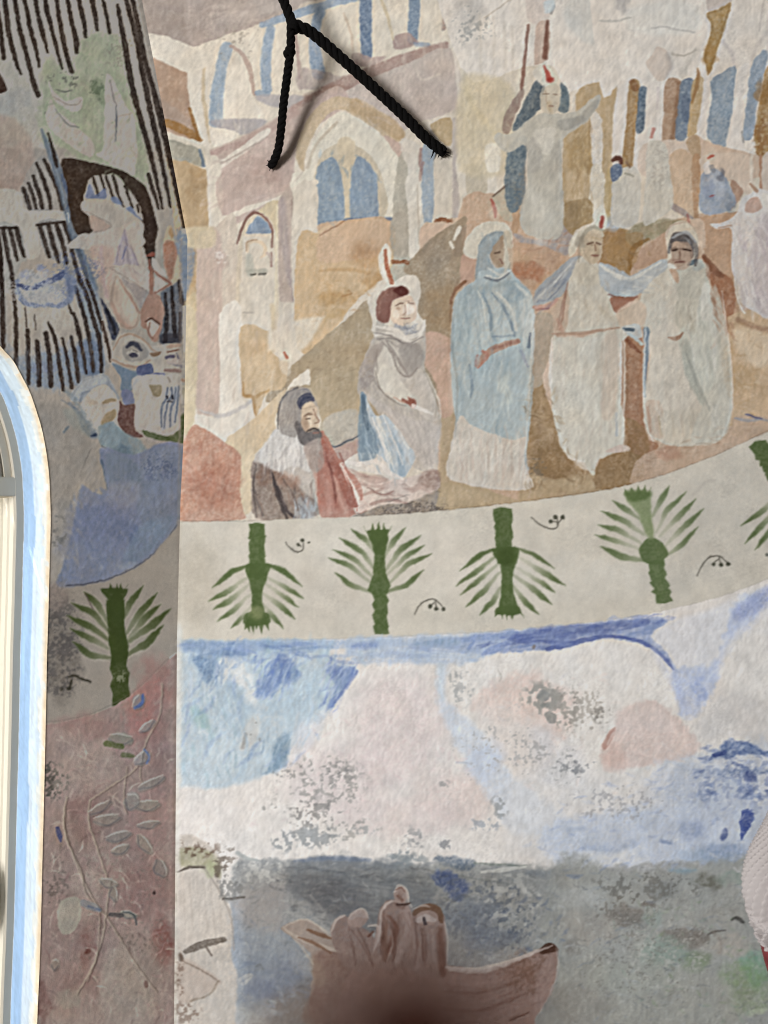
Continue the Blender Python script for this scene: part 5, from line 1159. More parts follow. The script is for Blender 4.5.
# --- rock tower at the left
q = part('rock_motif', SEA, 'pale painted rock stack with a tuft of olive scrub')
Z(170, 820, 200)
P([(25,90),(130,80),(200,160),(190,230),(240,370),(235,520),(260,600),(250,768),(240,1000),(10,1000),(20,500)], (190,182,172), part=q, g=.2, gs=2, s=2)
P([(30,200),(125,180),(190,260),(215,380),(210,450),(60,480),(30,420)], (196,188,178), g=.25, gs=1.8, s=1.5)
P([(40,530),(190,610),(180,640),(100,690),(30,690)], (176,162,150), a=.8, g=.25, s=2)
P([(40,110),(130,110),(190,160),(190,225),(140,180),(40,180)], (154,150,122), a=.85, g=.4, s=2, part=q); B(160,190,40,40,(166,172,136),a=.7)
F(90,110,110,40,(96,78,64),thr=.48,sc=3,a=.85); F(190,180,40,60,(90,80,70),thr=.5,sc=3,a=.8)
S([(30,200),(75,182),(130,183)],[6,11,8],(92,84,76)); S([(130,185),(190,270),(235,380),(245,500)],[5,7,6,5],(150,142,134),a=.7)
S([(60,505),(120,480),(170,468),(205,458)],[20,32,26,20],(100,92,84),a=.95,g=.3); S([(140,490),(160,520)],8,(110,100,92)); B(40,525,12,16,(80,70,62),a=.9,e=2)
S([(45,540),(110,570),(190,620)],[5,7,5],(130,116,104),a=.8); S([(185,620),(150,670),(80,695)],[9,9,9],(130,118,104),a=.7,g=.5); F(35,600,24,110,(110,90,78),thr=.45,sc=2.5,a=.7); F(60,740,70,50,(110,92,80),thr=.52,sc=3,a=.7)
S([(205,303),(285,296)],[10,8],(104,98,92)); F(230,260,60,60,(120,120,118),thr=.48,sc=3,a=.8); F(230,150,40,60,(130,120,110),thr=.55,sc=3); S([(260,125),(290,145),(340,155)],[14,14,6],(160,166,164),a=.7)
for k in range(6): S([(50+k*26,220),(60+k*28,420)],4,(160,150,140),a=.4,g=.5)
# --- boat and its crew
q = part('boat_motif', SEA, 'brown painted rowing boat with a raised prow riding the waves')
Z(260, 850, 170)
P([(95,350),(210,312),(320,390),(520,470),(640,510),(768,540),(768,800),(260,800),(240,500),(150,400)], (178,162,146), part=q, g=.15, s=1)
P([(240,480),(330,450),(520,520),(768,560),(768,800),(220,800),(250,600)], (142,114,100), a=.85, g=.25, s=3)
S([(105,352),(190,405),(300,440),(400,470)],[6,18,16,10],(204,190,172)); S([(175,395),(250,425),(320,465)],[10,16,8],(140,104,78),a=.85); S([(215,360),(280,385),(320,400)],[12,20,10],(136,98,70),a=.85); S([(210,315),(330,385)],[8,6],(202,190,176),a=.8)
P([(225,480),(280,520),(300,600),(250,610)], (170,150,130), a=.6, s=3)
Z(370, 820, 200)
P([(-60,560),(300,560),(420,575),(540,540),(640,500),(690,480),(720,492),(715,600),(690,680),(630,768),(600,860),(-60,860)], (160,132,118), part=q, g=.2, gs=2, s=1)
S([(290,570),(420,578),(540,545),(660,495)],[16,24,20,6],(196,182,170)); S([(660,505),(690,490),(715,500)],[24,40,14],(84,56,42))
for k in range(5): S([(280,620+k*36),(420,630+k*34),(560,590+k*30),(660,530+k*36)],[4,8,8,4],(178,150,138) if k%2==0 else (120,88,74),a=.55,s=1.5)
B(580,590,80,70,(124,92,76),a=.5,g=.6); F(600,590,120,110,(112,82,66),thr=.54,sc=2.5,a=.5); S([(720,500),(718,600),(670,720)],[4,6,5],(128,124,122),a=.7); P([(690,520),(712,560),(690,660),(630,760),(640,620)],(172,150,140),a=.7,g=.3,s=2)
S([(540,768),(610,740)],[10,6],(96,70,58),a=.7)
def crew(lab, body, head, extra):
    r = part('rower_figure', SEA, lab, q)
    P(body, (154,132,120), part=r, g=.3, gs=1.8, s=1); P(head, (170,150,138), part=r, g=.2)
    for e_ in extra: S(*e_[0], **e_[1])
crew('painted boatman standing tallest in the boat', [(10,520),(20,440),(40,340),(80,305),(130,310),(160,350),(170,450),(160,560),(20,570)], [(92,290),(100,262),(130,258),(145,290),(135,320),(105,325)],
     [(([(40,430),(45,350),(85,310)],[8,10,8],(198,186,176)),{}),(([(75,500),(100,420),(85,380),(70,370)],[30,22,10,6],(112,70,54)),{'a':.7,'s':1.5}),(([(105,325),(150,320)],[10,8],(58,42,38)),{}),(([(110,290),(125,310)],[14,12],(112,76,62)),{'a':.8}),(([(130,330),(150,420),(100,540)],[40,40,30],(178,160,150)),{'a':.7,'s':2}),(([(95,275),(112,258),(140,265),(150,300)],5,(200,188,178)),{})])
crew('painted boatman in brown leaning at the right of the crew', [(155,480),(160,380),(190,350),(270,350),(290,400),(295,520),(290,600),(150,580)], [(165,360),(200,325),(250,325),(275,360),(240,400),(190,395)],
     [(([(170,360),(210,335),(260,345),(275,390)],[14,24,26,16],(112,82,60)),{'a':.85}),(([(185,385),(215,375),(245,385)],[20,30,16],(196,186,178)),{'a':.8}),(([(208,378),(212,400)],12,(66,66,72)),{}),(([(270,420),(275,520),(280,590)],[24,30,24],(110,74,58)),{'a':.7,'s':2}),(([(200,420),(205,540)],6,(92,64,52)),{'a':.6}),(([(170,430),(180,560)],20,(176,158,148)),{'a':.6,'s':2}),(([(240,420),(245,540)],8,(180,162,150)),{'a':.5}),(([(285,390),(298,460),(295,560)],5,(186,174,166)),{})])
Z(260, 850, 170)
crew('painted boatman bent over the oar at the left of the crew', [(320,390),(330,330),(380,295),(450,340),(500,380),(530,440),(520,560),(380,520)], [(395,320),(420,275),(470,270),(490,310),(460,345),(420,350)],
     [(([(320,370),(345,315),(380,295)],[8,12,8],(196,182,170)),{'a':.8}),(([(410,310),(440,285),(480,300)],[20,34,20],(178,168,160)),{'a':.7,'g':.5}),(([(400,350),(450,410),(510,520)],[8,10,8],(126,98,86)),{'a':.6}),(([(490,345),(530,345),(520,430),(510,450)],[8,10,8,6],(188,172,162)),{'a':.8}),(([(490,390),(510,370)],10,(110,76,64)),{}),(([(570,490),(560,400),(575,320)],[30,30,10],(124,90,72)),{'a':.7,'s':1.5})])
Z(260, 850, 170)
for pts in ([(540,430),(548,300),(570,245),(610,230)],[(605,190),(625,160),(660,175),(670,230),(690,260)],[(690,270),(740,250),(768,260)],[(320,380),(345,320),(380,298)],[(400,310),(430,275),(470,270),(492,310)],[(490,345),(535,345),(530,420),(505,470)],[(590,360),(600,420),(575,500)]):
    S(pts, [4,9,9,4], (200,188,178), a=.75)
for pts,w in (([(560,270),(556,380),(545,470)],16),([(610,240),(640,260),(660,240)],12),([(590,330),(610,420),(600,500)],22),([(700,330),(710,420),(700,520)],10),([(740,340),(750,440),(745,520)],10),([(440,350),(480,430),(510,520)],9),([(400,360),(420,440),(430,520)],9)):
    S(pts, [w*.4,w,w*.5], (104,76,64), a=.6, s=1.2)
B(636,200,16,24,(150,128,116),a=.8,e=1.5); S([(620,240),(650,246),(680,240)], [5,9,5], (62,46,42)); S([(612,180),(640,168),(655,190)], [4,8,4], (120,88,74), a=.8)
dabs([(540,300),(680,260),(768,330),(768,540),(560,540)], 90, 44, 5, [(120,92,80),(184,168,156),(146,118,106),(96,72,62)], 85, a=.45, jit=18)
dabs([(340,330),(480,340),(530,520),(400,520)], 60, 40, 5, [(130,108,98),(176,160,150),(150,128,118)], 70, a=.4, jit=25)
dabs([(250,500),(540,520),(768,560),(768,760),(260,760)], 110, 60, 6, [(130,102,90),(170,146,132),(148,120,106)], 12, a=.4, jit=18)
S([(100,350),(210,314),(320,392)], [4,8,4], (206,194,178), a=.8); S([(110,358),(190,440),(240,520)], [4,9,5], (196,180,162), a=.7)
Z(370, 820, 200)
dabs([(300,575),(540,560),(700,500),(690,640),(600,768),(300,768)], 120, 50, 5, [(126,92,76),(180,154,142),(150,120,106),(108,76,60)], 165, a=.42, jit=20)
dabs([(540,560),(700,500),(690,620),(600,700),(520,640)], 90, 14, 4, [(96,70,56),(124,94,78),(150,122,106)], 100, a=.4, jit=50)
S([(290,565),(420,572),(560,535),(700,482)], [8,16,14,6], (206,193,182), a=.85); S([(715,495),(722,560),(700,650),(650,740)], [3,6,6,3], (190,182,174), a=.7)
# paint loss
Z(170, 620, 200)
F(580,640,190,150,(150,148,144),thr=.55,sc=3.5,a=.85,h=-.5); F(400,710,80,40,(150,148,144),thr=.56,sc=4); F(620,800,220,60,(156,154,150),thr=.6,sc=3.5); B(590,700,40,40,(156,152,150),a=.6,g=.6,e=6,hard=3); F(440,580,50,30,(140,140,140),thr=.55,sc=3); F(560,740,110,60,(140,138,136),thr=.5,sc=3.5,a=.85,h=-.5); F(650,590,80,60,(140,138,136),thr=.52,sc=3,a=.8,h=-.5)
Z(370, 620, 200)
F(660,300,90,70,(140,142,138),thr=.42,sc=5,a=.9,h=-.5); B(660,290,26,22,(142,144,142),a=.95,e=3,hard=4,g=.2); B(690,380,24,22,(140,140,136),a=.9,e=4,hard=4,g=.2); B(672,330,22,12,(140,142,138),a=.9,e=3,hard=4); F(740,330,80,90,(150,148,142),thr=.52,sc=2.5,a=.8); F(345,250,70,90,(160,162,162),thr=.55,sc=3,a=.8); F(495,720,40,50,(140,144,146),thr=.45,sc=4,a=.8); F(290,630,30,20,(150,148,146),thr=.45,sc=3); F(750,560,60,90,(140,142,144),thr=.57,sc=3,a=.8); F(560,500,300,200,(160,160,160),thr=.68,sc=3); S([(640,520),(690,515)],5,(160,160,162),a=.7); S([(490,190),(505,215),(500,235)],4,(170,166,160),a=.7); B(630,105,8,10,(120,110,100),a=.8,e=1)
Z(568, 620, 200)
F(60,350,130,110,(160,154,146),thr=.54,sc=2.5,a=.75); F(115,360,30,40,(120,116,110),thr=.5,sc=3); F(40,560,80,60,(140,142,146),thr=.6,sc=3); F(200,700,240,90,(150,150,154),thr=.62,sc=3,a=.7)
Z(170, 820, 200)
F(560,65,110,50,(140,144,146),thr=.47,sc=4,a=.9,h=-.5); F(440,80,60,50,(140,144,146),thr=.5,sc=3.5,a=.85); F(740,40,50,20,(150,152,152),thr=.52,sc=3)
Z(370, 820, 200)
F(160,80,60,60,(150,150,150),thr=.52,sc=3.5); F(290,95,30,24,(120,122,126),thr=.48,sc=3); F(450,15,90,30,(150,156,164),thr=.5,sc=3.5); F(140,150,90,40,(130,138,142),thr=.45,sc=4)
Z()
S([(176,642),(175,760),(174,900),(173,1024),(172,1160)], 5, (196,190,176), a=.8, s=1.5)
P([(177,646),(181,646),(180,860),(177,860)], (210,207,199), a=.5, s=1.5)

# ============ left wall, upper field
_sc, _si, _sr = cv.copy(), ids.copy(), rel.copy()
Z()
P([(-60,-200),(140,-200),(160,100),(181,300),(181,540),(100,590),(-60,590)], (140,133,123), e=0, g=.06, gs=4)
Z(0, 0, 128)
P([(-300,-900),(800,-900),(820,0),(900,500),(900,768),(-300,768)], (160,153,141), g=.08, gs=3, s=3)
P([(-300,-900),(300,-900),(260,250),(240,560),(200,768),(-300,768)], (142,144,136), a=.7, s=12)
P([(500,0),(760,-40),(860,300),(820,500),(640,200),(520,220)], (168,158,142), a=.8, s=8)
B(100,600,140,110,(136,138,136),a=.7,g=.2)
# green ground of the hanging cloths
P([(470,240),(620,190),(720,230),(768,400),(860,768),(900,1100),(780,1160),(640,1120),(420,920),(250,840),(240,580),(245,420),(290,330),(340,400),(430,430)], (138,144,120), g=.25, gs=3, s=5, e=4)
B(420,420,90,50,(148,152,128),a=.5); B(600,560,50,110,(104,120,92),a=.6,g=.5); B(340,480,60,60,(132,138,112),a=.6); B(640,300,90,80,(146,150,126),a=.6); B(520,640,60,120,(128,136,112),a=.6); B(330,800,100,70,(144,148,130),a=.5)
F(590,540,60,110,(70,88,64),thr=.56,sc=3,a=.7); F(400,470,140,60,(80,84,72),thr=.6,sc=3,a=.7); F(290,680,50,40,(90,94,86),thr=.58,sc=2.5); F(720,300,110,140,(120,116,100),thr=.62,sc=2,a=.7)
STR = (47,37,31)
def stripe(pts, w, part_=0, c=STR, a=.95): S(pts, w, c, a=a, g=.18, gs=2, e=.55, s=.6, ws=3, part=part_)
q = part('striped_drapery', LUP, 'dark brown stripes of the painted hanging cloth')
stripe([(-30,-60),(0,140),(12,250),(22,350)], 26, q)
stripe([(20,-60),(38,60),(50,190),(78,300),(105,400),(125,445)], [30,30,30,30,22,14], q)
stripe([(85,-60),(98,60),(115,160),(145,270),(180,410),(205,510),(230,572)], [28,28,28,28,28,30,30], q)
stripe([(130,-60),(160,60),(185,190),(215,290),(235,400)], [24,28,28,26,16], q)
stripe([(205,-60),(222,60),(245,160),(270,250),(283,312)], [22,26,30,24,18], q)
stripe([(262,-60),(285,70),(305,150),(335,270),(372,410)], [24,30,28,24,16], q)
stripe([(335,-60),(348,60),(368,180),(395,310),(430,430)], [18,26,30,30,28], q)
stripe([(390,-60),(418,60),(440,170),(455,230),(460,310)], [24,28,28,34,28], q)
stripe([(462,-60),(485,50),(505,140),(512,220)], [26,30,30,22], q)
stripe([(545,-60),(560,50),(575,110),(582,180)], [26,32,30,18], q)
stripe([(610,-60),(628,50),(645,120),(656,195)], [24,22,24,22], q)
P([(-60,430),(0,445),(40,520),(30,552),(-60,560)], (50,36,30), part=q)
Z(0, 0, 190)
stripe([(475,22),(500,150),(528,320),(565,470),(610,630),(657,842)], [16,22,24,22,20,10], q)
stripe([(498,-40),(542,120),(578,300),(602,420),(642,600),(690,836)], [20,20,22,24,20,10], q)
stripe([(528,-40),(562,120),(596,280),(640,440),(682,620),(745,915)], [20,20,20,26,24,18], q)
stripe([(600,705),(620,775),(642,842)], [14,16,8], q)
# cloths
q = part('sail_motif', LUP, 'pale folded painted cloth, the tall one on green')
Z(80, 120, 128)
P([(150,-40),(170,-260),(200,-240),(260,-100),(330,0),(330,220),(330,330),(230,290),(130,230),(95,200),(145,170)], (158,150,139), part=q, g=.06)
Z(0, 0, 256)
P([(316,240),(330,228),(350,262),(385,330),(405,380),(412,440),(400,500),(300,470),(290,460),(310,440)], (162,154,143), part=q, g=.06)
S([(330,240),(340,290),(350,320)],[3,5,3],(110,104,102),a=.7); S([(348,320),(350,360),(346,425)],[3,5,2],(72,78,86),a=.85); S([(355,350),(395,338)],2.5,(130,122,112),a=.7)
q = part('sail_motif', LUP, 'pale crumpled painted cloth left of the tall one')
P([(146,245),(160,270),(190,300),(215,300),(240,290),(250,300),(240,330),(215,335),(180,315),(160,300)], (160,152,142), part=q, g=.06); P([(150,300),(170,330),(230,380),(280,430),(270,470),(200,430),(140,370)], (158,150,139), part=q, g=.06)
S([(170,268),(195,276),(215,270)],[2,4,2],(86,88,80)); S([(160,290),(195,310),(230,315),(245,300)],[2,3,3,2],(120,112,100),a=.8); S([(165,325),(200,370),(235,383)],[2,4,4],(92,96,92),a=.8)
# pink bulb, cross, blue strip
Z(0, 0, 256)
P([(-60,370),(20,350),(80,400),(105,470),(90,530),(40,575),(-60,575)], (142,126,114), a=.9, g=.15, s=4); B(30,400,70,50,(150,142,128),a=.6); B(30,550,60,30,(136,114,100),a=.6)
Z(0, 160, 128)
P([(215,0),(340,0),(380,300),(330,300),(170,300),(125,170)], (130,126,120), a=.7)
for s in ([(220,20),(260,120),(290,210),(302,290)],[(265,0),(310,90),(350,200),(375,300)],[(200,95),(230,190),(255,290)],[(170,140),(195,210),(215,290)],[(140,170),(160,230),(178,290)],[(0,195),(25,250),(40,305)],[(-10,230),(0,310)]):
    stripe(s, [20,26,22])
S([(160,185),(180,295),(320,298)],4,(90,94,100),a=.6)
P([(-40,190),(120,190),(160,300),(380,305),(400,370),(225,375),(240,560),(160,590),(120,400),(-40,410)], (156,150,138), g=.05, s=1.2)
P([(-40,405),(105,400),(160,590),(130,620),(70,768),(-40,768)], (130,130,124), a=.8); P([(230,380),(390,370),(450,560),(500,768),(430,700),(340,610),(270,560)], (122,122,120), a=.8)
for s in ([(20,420),(45,560),(70,680),(75,768)],[(60,415),(80,500),(105,600)],[(100,410),(120,500),(145,575)],[(-10,440),(5,600),(10,768)],[(240,400),(265,480),(295,580)],[(290,400),(320,500),(350,610)],[(340,390),(375,500),(400,620)],[(385,380),(420,480),(440,580),(490,768)],[(455,470),(490,600),(540,768)]):
    stripe(s, [26,28,20])
S([(-20,410),(100,405)],18,STR,a=.9); S([(225,390),(310,380),(385,372)],18,STR,a=.85)
# blue cloth strip
S([(250,-180),(300,-60),(345,60),(390,200),(420,330),(440,450),(500,600),(560,768)], [14,44,60,74,66,50,50,50], (76,90,106), a=.85, g=.3, ang=75, s=1.2)
S([(370,90),(400,180),(430,230),(400,290)],[10,26,20,10],(46,72,120),a=.8); S([(405,320),(415,370)],10,(150,160,166),a=.8); S([(340,60),(370,180),(385,260)],6,(120,136,146),a=.6); S([(470,480),(520,620),(570,768)],14,(84,106,128),a=.7)
stripe([(290,-160),(330,-10),(345,40)],[14,22,16])
# dark arch
q = part('arch_motif', LUP, 'dark brown painted arch')
Z(80, 120, 128)
P([(-110,240),(0,240),(130,268),(240,300),(330,350),(400,410),(430,500),(455,600),(465,660),(450,768),(440,920),(420,930),(380,860),(350,720),(385,690),(370,600),(360,510),(300,430),(220,330),(130,330),(60,345),(30,430),(20,530),(60,580),(75,670),(-20,690),(-60,560),(-80,400)], (50,38,30), part=q, g=.12)
Z(80, 220, 128)
P([(350,-40),(440,-20),(460,50),(445,100),(440,180),(400,200),(375,150),(350,110),(385,90)], (48,36,30), part=q)
Z(80, 120, 128)
P([(60,345),(130,330),(220,340),(300,440),(355,520),(370,600),(260,520),(160,480),(30,465),(35,420)], (156,149,138))
for s in ([(75,340),(110,450)],[(120,330),(150,420)],[(155,335),(200,470)],[(200,335),(225,430),(255,520)],[(270,400),(315,520)],[(345,510),(350,550)]): stripe(s,[20,18,16] if len(s)==3 else [18,16])
P([(35,460),(60,380),(90,450),(150,410),(155,470),(90,475)], (74,96,148), a=.9, g=.25); P([(185,470),(215,460),(250,510),(230,520)], (84,106,150), a=.9); P([(270,535),(310,520),(340,570),(370,600),(320,575)], (80,102,148), a=.9)
P([(20,480),(150,480),(270,530),(370,610),(380,690),(350,768),(-60,768),(0,690),(75,680),(60,590),(10,540)], (152,146,136), g=.06)
P([(60,570),(185,640),(80,670)], (150,130,116), a=.9); S([(20,545),(120,590),(190,640),(80,675)],4,(116,102,94),a=.7)
S([(0,710),(80,680),(240,650)],6,(130,122,114),a=.5)
# birdlike paper figure
q = part('angel_motif', LUP, 'pale winged painted figure with lilac folds')
Z(80, 220, 128)
P([(0,110),(80,80),(240,40),(330,0),(380,20),(370,120),(400,220),(420,320),(430,440),(370,520),(320,460),(250,370),(170,500),(130,400),(60,170)], (156,147,136), part=q, g=.1)
P([(60,160),(200,170),(200,300),(170,480),(130,400),(90,280)], (158,134,120), a=.75, s=3); S([(125,170),(135,300),(160,460)],16,(140,124,128),a=.6,s=2)
P([(205,250),(240,130),(270,60),(300,160),(350,270),(210,270)], (140,132,138), a=.9, g=.3)
for s in ([(265,60),(280,150),(290,250)],[(240,150),(220,250)],[(300,150),(330,220),(355,280)],[(270,160),(262,250)]): S(s,[4,9,5] if len(s)==3 else 7,(110,100,112),a=.7)
S([(280,160),(255,230)],6,(78,86,128),a=.8)
S([(150,285),(250,280),(350,275)],4,(120,112,106),a=.6); P([(220,280),(350,270),(420,330),(400,440),(290,370)], (156,148,138)); P([(250,350),(300,370),(420,440),(370,530),(320,450)], (124,116,114), a=.8, g=.4)
S([(180,290),(300,360),(400,430)],5,(110,98,90),a=.6)
q = part('limb_motif', LUP, 'pink and orange painted limbs and flame')
P([(180,480),(190,400),(215,330),(250,360),(300,450),(360,560),(340,640),(280,660),(230,620),(200,540)], (156,138,122), part=q, g=.1, rim=.12)
P([(215,340),(250,365),(300,450),(340,560),(300,600),(250,540)], (162,152,138), a=.7, s=3); S([(240,360),(300,460),(360,560)],[6,14,12],(140,100,82),a=.7); S([(190,500),(240,600),(300,650)],[10,22,12],(154,116,96),a=.7,s=2)
P([(370,540),(420,440),(480,460),(510,520),(500,620),(470,720),(430,720),(400,660),(370,640)], (150,104,82), part=q, g=.2)
P([(400,600),(440,590),(475,630),(450,690),(420,700)], (158,150,140)); S([(395,610),(430,590),(475,625)],[8,14,10],(84,52,40)); S([(420,620),(410,680),(440,715)],[10,12,8],(128,80,60),a=.8)
S([(425,280),(430,360),(430,440)],[14,26,22],(148,92,68),part=q); S([(430,290),(480,340),(540,375),(530,390),(450,440)],[10,16,16,14,12],(140,84,62),part=q); P([(435,220),(520,330),(470,320),(430,270)], (160,152,142)); P([(450,340),(515,380),(450,430)], (158,150,140))
S([(405,215),(435,205)],[10,30],(140,62,42)); S([(415,240),(418,290)],12,(150,84,62))
P([(500,140),(520,60),(545,30),(560,110),(600,160),(600,340),(560,380),(540,350),(510,290)], (168,150,120), part=q, g=.15); P([(500,150),(545,120),(590,170),(570,260),(545,360),(510,280)], (156,88,58), a=.9, g=.25, s=1.5); B(548,75,16,44,(164,118,60),a=.8,e=2)
P([(575,60),(620,70),(690,130),(670,200),(660,400),(620,480),(610,300),(580,160)], (96,116,140), a=.85, g=.4, s=2, e=2)
# dark strip by the corner
P([(480,440),(560,390),(605,400),(605,735),(480,730),(510,560)], (78,84,94), g=.25)
for s in ([(510,440),(520,600),(510,730)],[(550,400),(560,560),(570,700)],[(590,360),(605,450),(612,500)],[(600,560),(598,720)]): stripe(s,[18,26,26] if len(s)==3 else 18, c=(38,33,34))
P([(490,690),(600,680),(600,738),(485,735)], (40,38,44), a=.7, s=2)
# stripes lower left with blue washes
Z(0, 280, 128)
P([(-40,100),(20,60),(40,300),(20,420),(-40,420)], (120,124,124), a=.7, s=4); P([(20,340),(100,480),(300,440),(460,400),(560,330),(620,360),(615,550),(500,600),(430,650),(200,640),(60,480)], (94,112,132), a=.75, g=.35, s=6, e=5); P([(450,420),(540,360),(610,400),(610,550),(500,560)], (60,86,126), a=.75, g=.35, s=3); B(270,520,120,50,(96,104,130),a=.5)
P([(450,60),(560,0),(620,250),(600,350),(540,300)], (100,116,132), a=.7, g=.3, s=3)
P([(120,60),(420,100),(430,280),(280,300),(120,280)], (160,154,142), a=.8, g=.2, s=6)
for s,w in (([(5,-120),(12,0),(15,180),(20,400)],[24,26,30,28]),([(70,-40),(85,100),(92,190),(98,300),(95,550)],[20,24,22,26,24]),([(165,300),(168,430),(172,620)],[24,28,24]),([(222,370),(232,500),(235,632)],[28,32,28]),([(275,320),(292,430),(302,560),(305,635)],[28,28,34,28]),([(290,255),(325,340),(345,440),(365,560),(380,660)],[14,24,24,26,22]),([(375,350),(395,440),(415,540),(432,650)],[14,22,22,20]),([(425,340),(445,420),(460,520),(470,610)],[20,24,26,22]),([(440,200),(470,300),(485,380),(505,480),(515,560)],[20,24,24,20,18]),([(450,40),(480,130),(510,240),(535,350),(550,450),(562,550)],[20,24,24,26,24,20]),([(475,-20),(520,90),(555,220),(590,330),(605,440),(608,548)],[20,26,26,26,24,24]),([(520,0),(560,100),(590,210),(630,330),(650,430),(660,485)],[24,24,20,22,20,14]),([(410,140),(430,200)],[8,14]),([(150,150),(160,280)],[8,8]),([(210,210),(215,300)],[6,6])):
    stripe(s, w, c=(46,36,31))
P([(600,110),(640,160),(690,240),(718,300),(680,360),(660,330),(640,230)], (54,58,72), g=.25); S([(640,180),(680,270),(690,320)],20,(34,32,36),a=.8)
P([(610,240),(650,300),(680,430),(690,520),(640,480),(620,380)], (156,148,138)); stripe([(615,250),(635,340),(655,430),(660,490)],[16,20,20,12],c=(58,42,34))
# blue bowl
q = part('bowl_motif', LUP, 'blue brushed painted bowl shape on the pale cross')
P([(100,30),(130,-40),(200,-50),(300,20),(330,-20),(390,-30),(435,20),(430,110),(380,165),(260,160),(170,150),(110,110)], (128,134,140), a=.75, g=.35, s=3, e=3, part=q)
S([(105,10),(110,90),(180,150),(280,150),(370,150),(425,90),(430,10),(380,-40)],[26,34,26,16,30,44,56,30],(78,98,138),a=.85,g=.5,gs=1.6,e=1.6,part=q)
S([(110,30),(180,50),(260,20),(320,0),(370,-30)],[26,32,26,34,40],(40,60,120),a=.9,g=.35,e=1.5,part=q); F(250,70,190,100,(150,150,150),thr=.5,sc=2.2,a=.7); B(260,95,90,40,(152,150,146),a=.7,e=4); B(400,60,30,60,(52,76,136),a=.6,g=.6)
B(160,-50,26,40,(132,136,150),a=.8); B(250,-70,34,24,(120,128,146),a=.8,g=.5); B(270,-20,30,40,(134,136,146),a=.7); F(250,-70,40,24,(66,84,130),thr=.5,sc=2)
# eyes and lips
q = part('face_motif', LUP, 'painted cluster of a large eye and lips')
Z(80, 320, 128)
P([(200,200),(210,120),(260,80),(340,90),(420,150),(480,150),(590,140),(615,200),(620,300),(520,320),(440,310),(340,290),(240,270),(190,240)], (152,145,134), part=q, g=.08)
S([(200,180),(240,110),(300,85),(380,120),(440,180),(480,200)],[6,9,9,9,9,6],(146,110,80),a=.75); S([(195,240),(280,275),(360,280),(420,240)],[8,12,12,8],(140,104,78),a=.75); S([(220,220),(300,260),(390,260)],7,(160,148,130),a=.8)
P([(255,190),(270,140),(330,120),(390,160),(415,200),(380,240),(310,250),(270,230)], (128,124,118), part=q); S([(280,160),(320,140),(370,180)],[18,30,14],(58,60,70)); P([(280,200),(310,175),(350,190),(350,220),(310,225)], (150,146,138)); P([(290,210),(315,195),(345,205),(340,225),(310,225)], (60,60,72)); S([(320,180),(345,190)],6,(78,76,76))
P([(420,200),(480,190),(480,205),(440,220)], (128,92,58)); S([(525,190),(590,180)],[10,8],(110,70,52)); S([(520,225),(560,220)],[20,24],(78,76,92)); S([(580,200),(605,280)],[12,16],(86,84,98),g=.5); S([(530,260),(600,275)],[10,12],(104,102,110)); P([(525,230),(600,240),(600,270),(530,262)], (148,140,134)); S([(510,300),(600,305)],[16,22],(116,88,80),a=.8); B(560,150,50,14,(146,112,90),a=.8,e=2)
# blue and maroon blocks
P([(190,265),(240,280),(340,310),(340,330),(310,360),(310,420),(245,420),(245,350)], (84,106,128), g=.2); P([(345,280),(420,262),(442,300),(430,325),(345,330)], (58,72,122), g=.25); S([(450,330),(500,328)],[28,24],(78,86,130),g=.3)
P([(250,425),(310,425),(325,470),(320,500),(265,500)], (92,100,132), g=.15); P([(230,490),(260,505),(330,505),(335,540),(325,620),(330,660),(370,690),(370,705),(300,695),(225,610)], (88,58,52), g=.25)
P([(380,650),(470,680),(540,690),(600,650),(600,570),(655,560),(655,680),(640,740),(580,735),(400,700)], (72,84,48), g=.3)
# jug with fork
q = part('jug_motif', LUP, 'white painted jug with a fork and an orange handle')
P([(315,400),(330,340),(440,330),(520,325),(610,330),(615,400),(600,500),(600,630),(570,680),(510,695),(380,660),(325,640),(330,520)], (158,152,142), part=q, g=.06)
S([(320,400),(340,350),(400,345)],[20,30,16],(136,146,156),a=.6,s=2); P([(415,400),(440,390),(490,395),(480,455),(445,455)], (122,108,78), a=.9, g=.3)
P([(510,420),(595,400),(590,500),(565,620),(540,640),(490,660),(480,560),(500,500)], (150,150,150), part=q)
for s in ([(525,410),(520,470),(492,520),(488,640)],[(550,405),(550,460),(520,520),(505,650)],[(572,405),(570,470),(545,540),(540,640)],[(592,400),(585,500),(570,610)]): S(s,[10,14,14,8] if len(s)==4 else [10,14,10],(84,94,110),a=.9)
S([(525,460),(527,470)],14,(46,46,54)); S([(555,460),(556,470)],14,(46,46,54)); S([(525,492),(555,490)],8,(60,58,64)); S([(530,345),(540,370)],12,(120,110,100),a=.7)
S([(615,360),(660,385),(688,430),(685,480)],[12,16,14,8],(156,106,66),part=q); S([(620,400),(655,430),(655,490),(620,520)],12,(164,156,138),part=q); B(630,440,26,44,(140,130,102),a=.7,e=2); S([(600,330),(610,500)],8,(166,160,150))
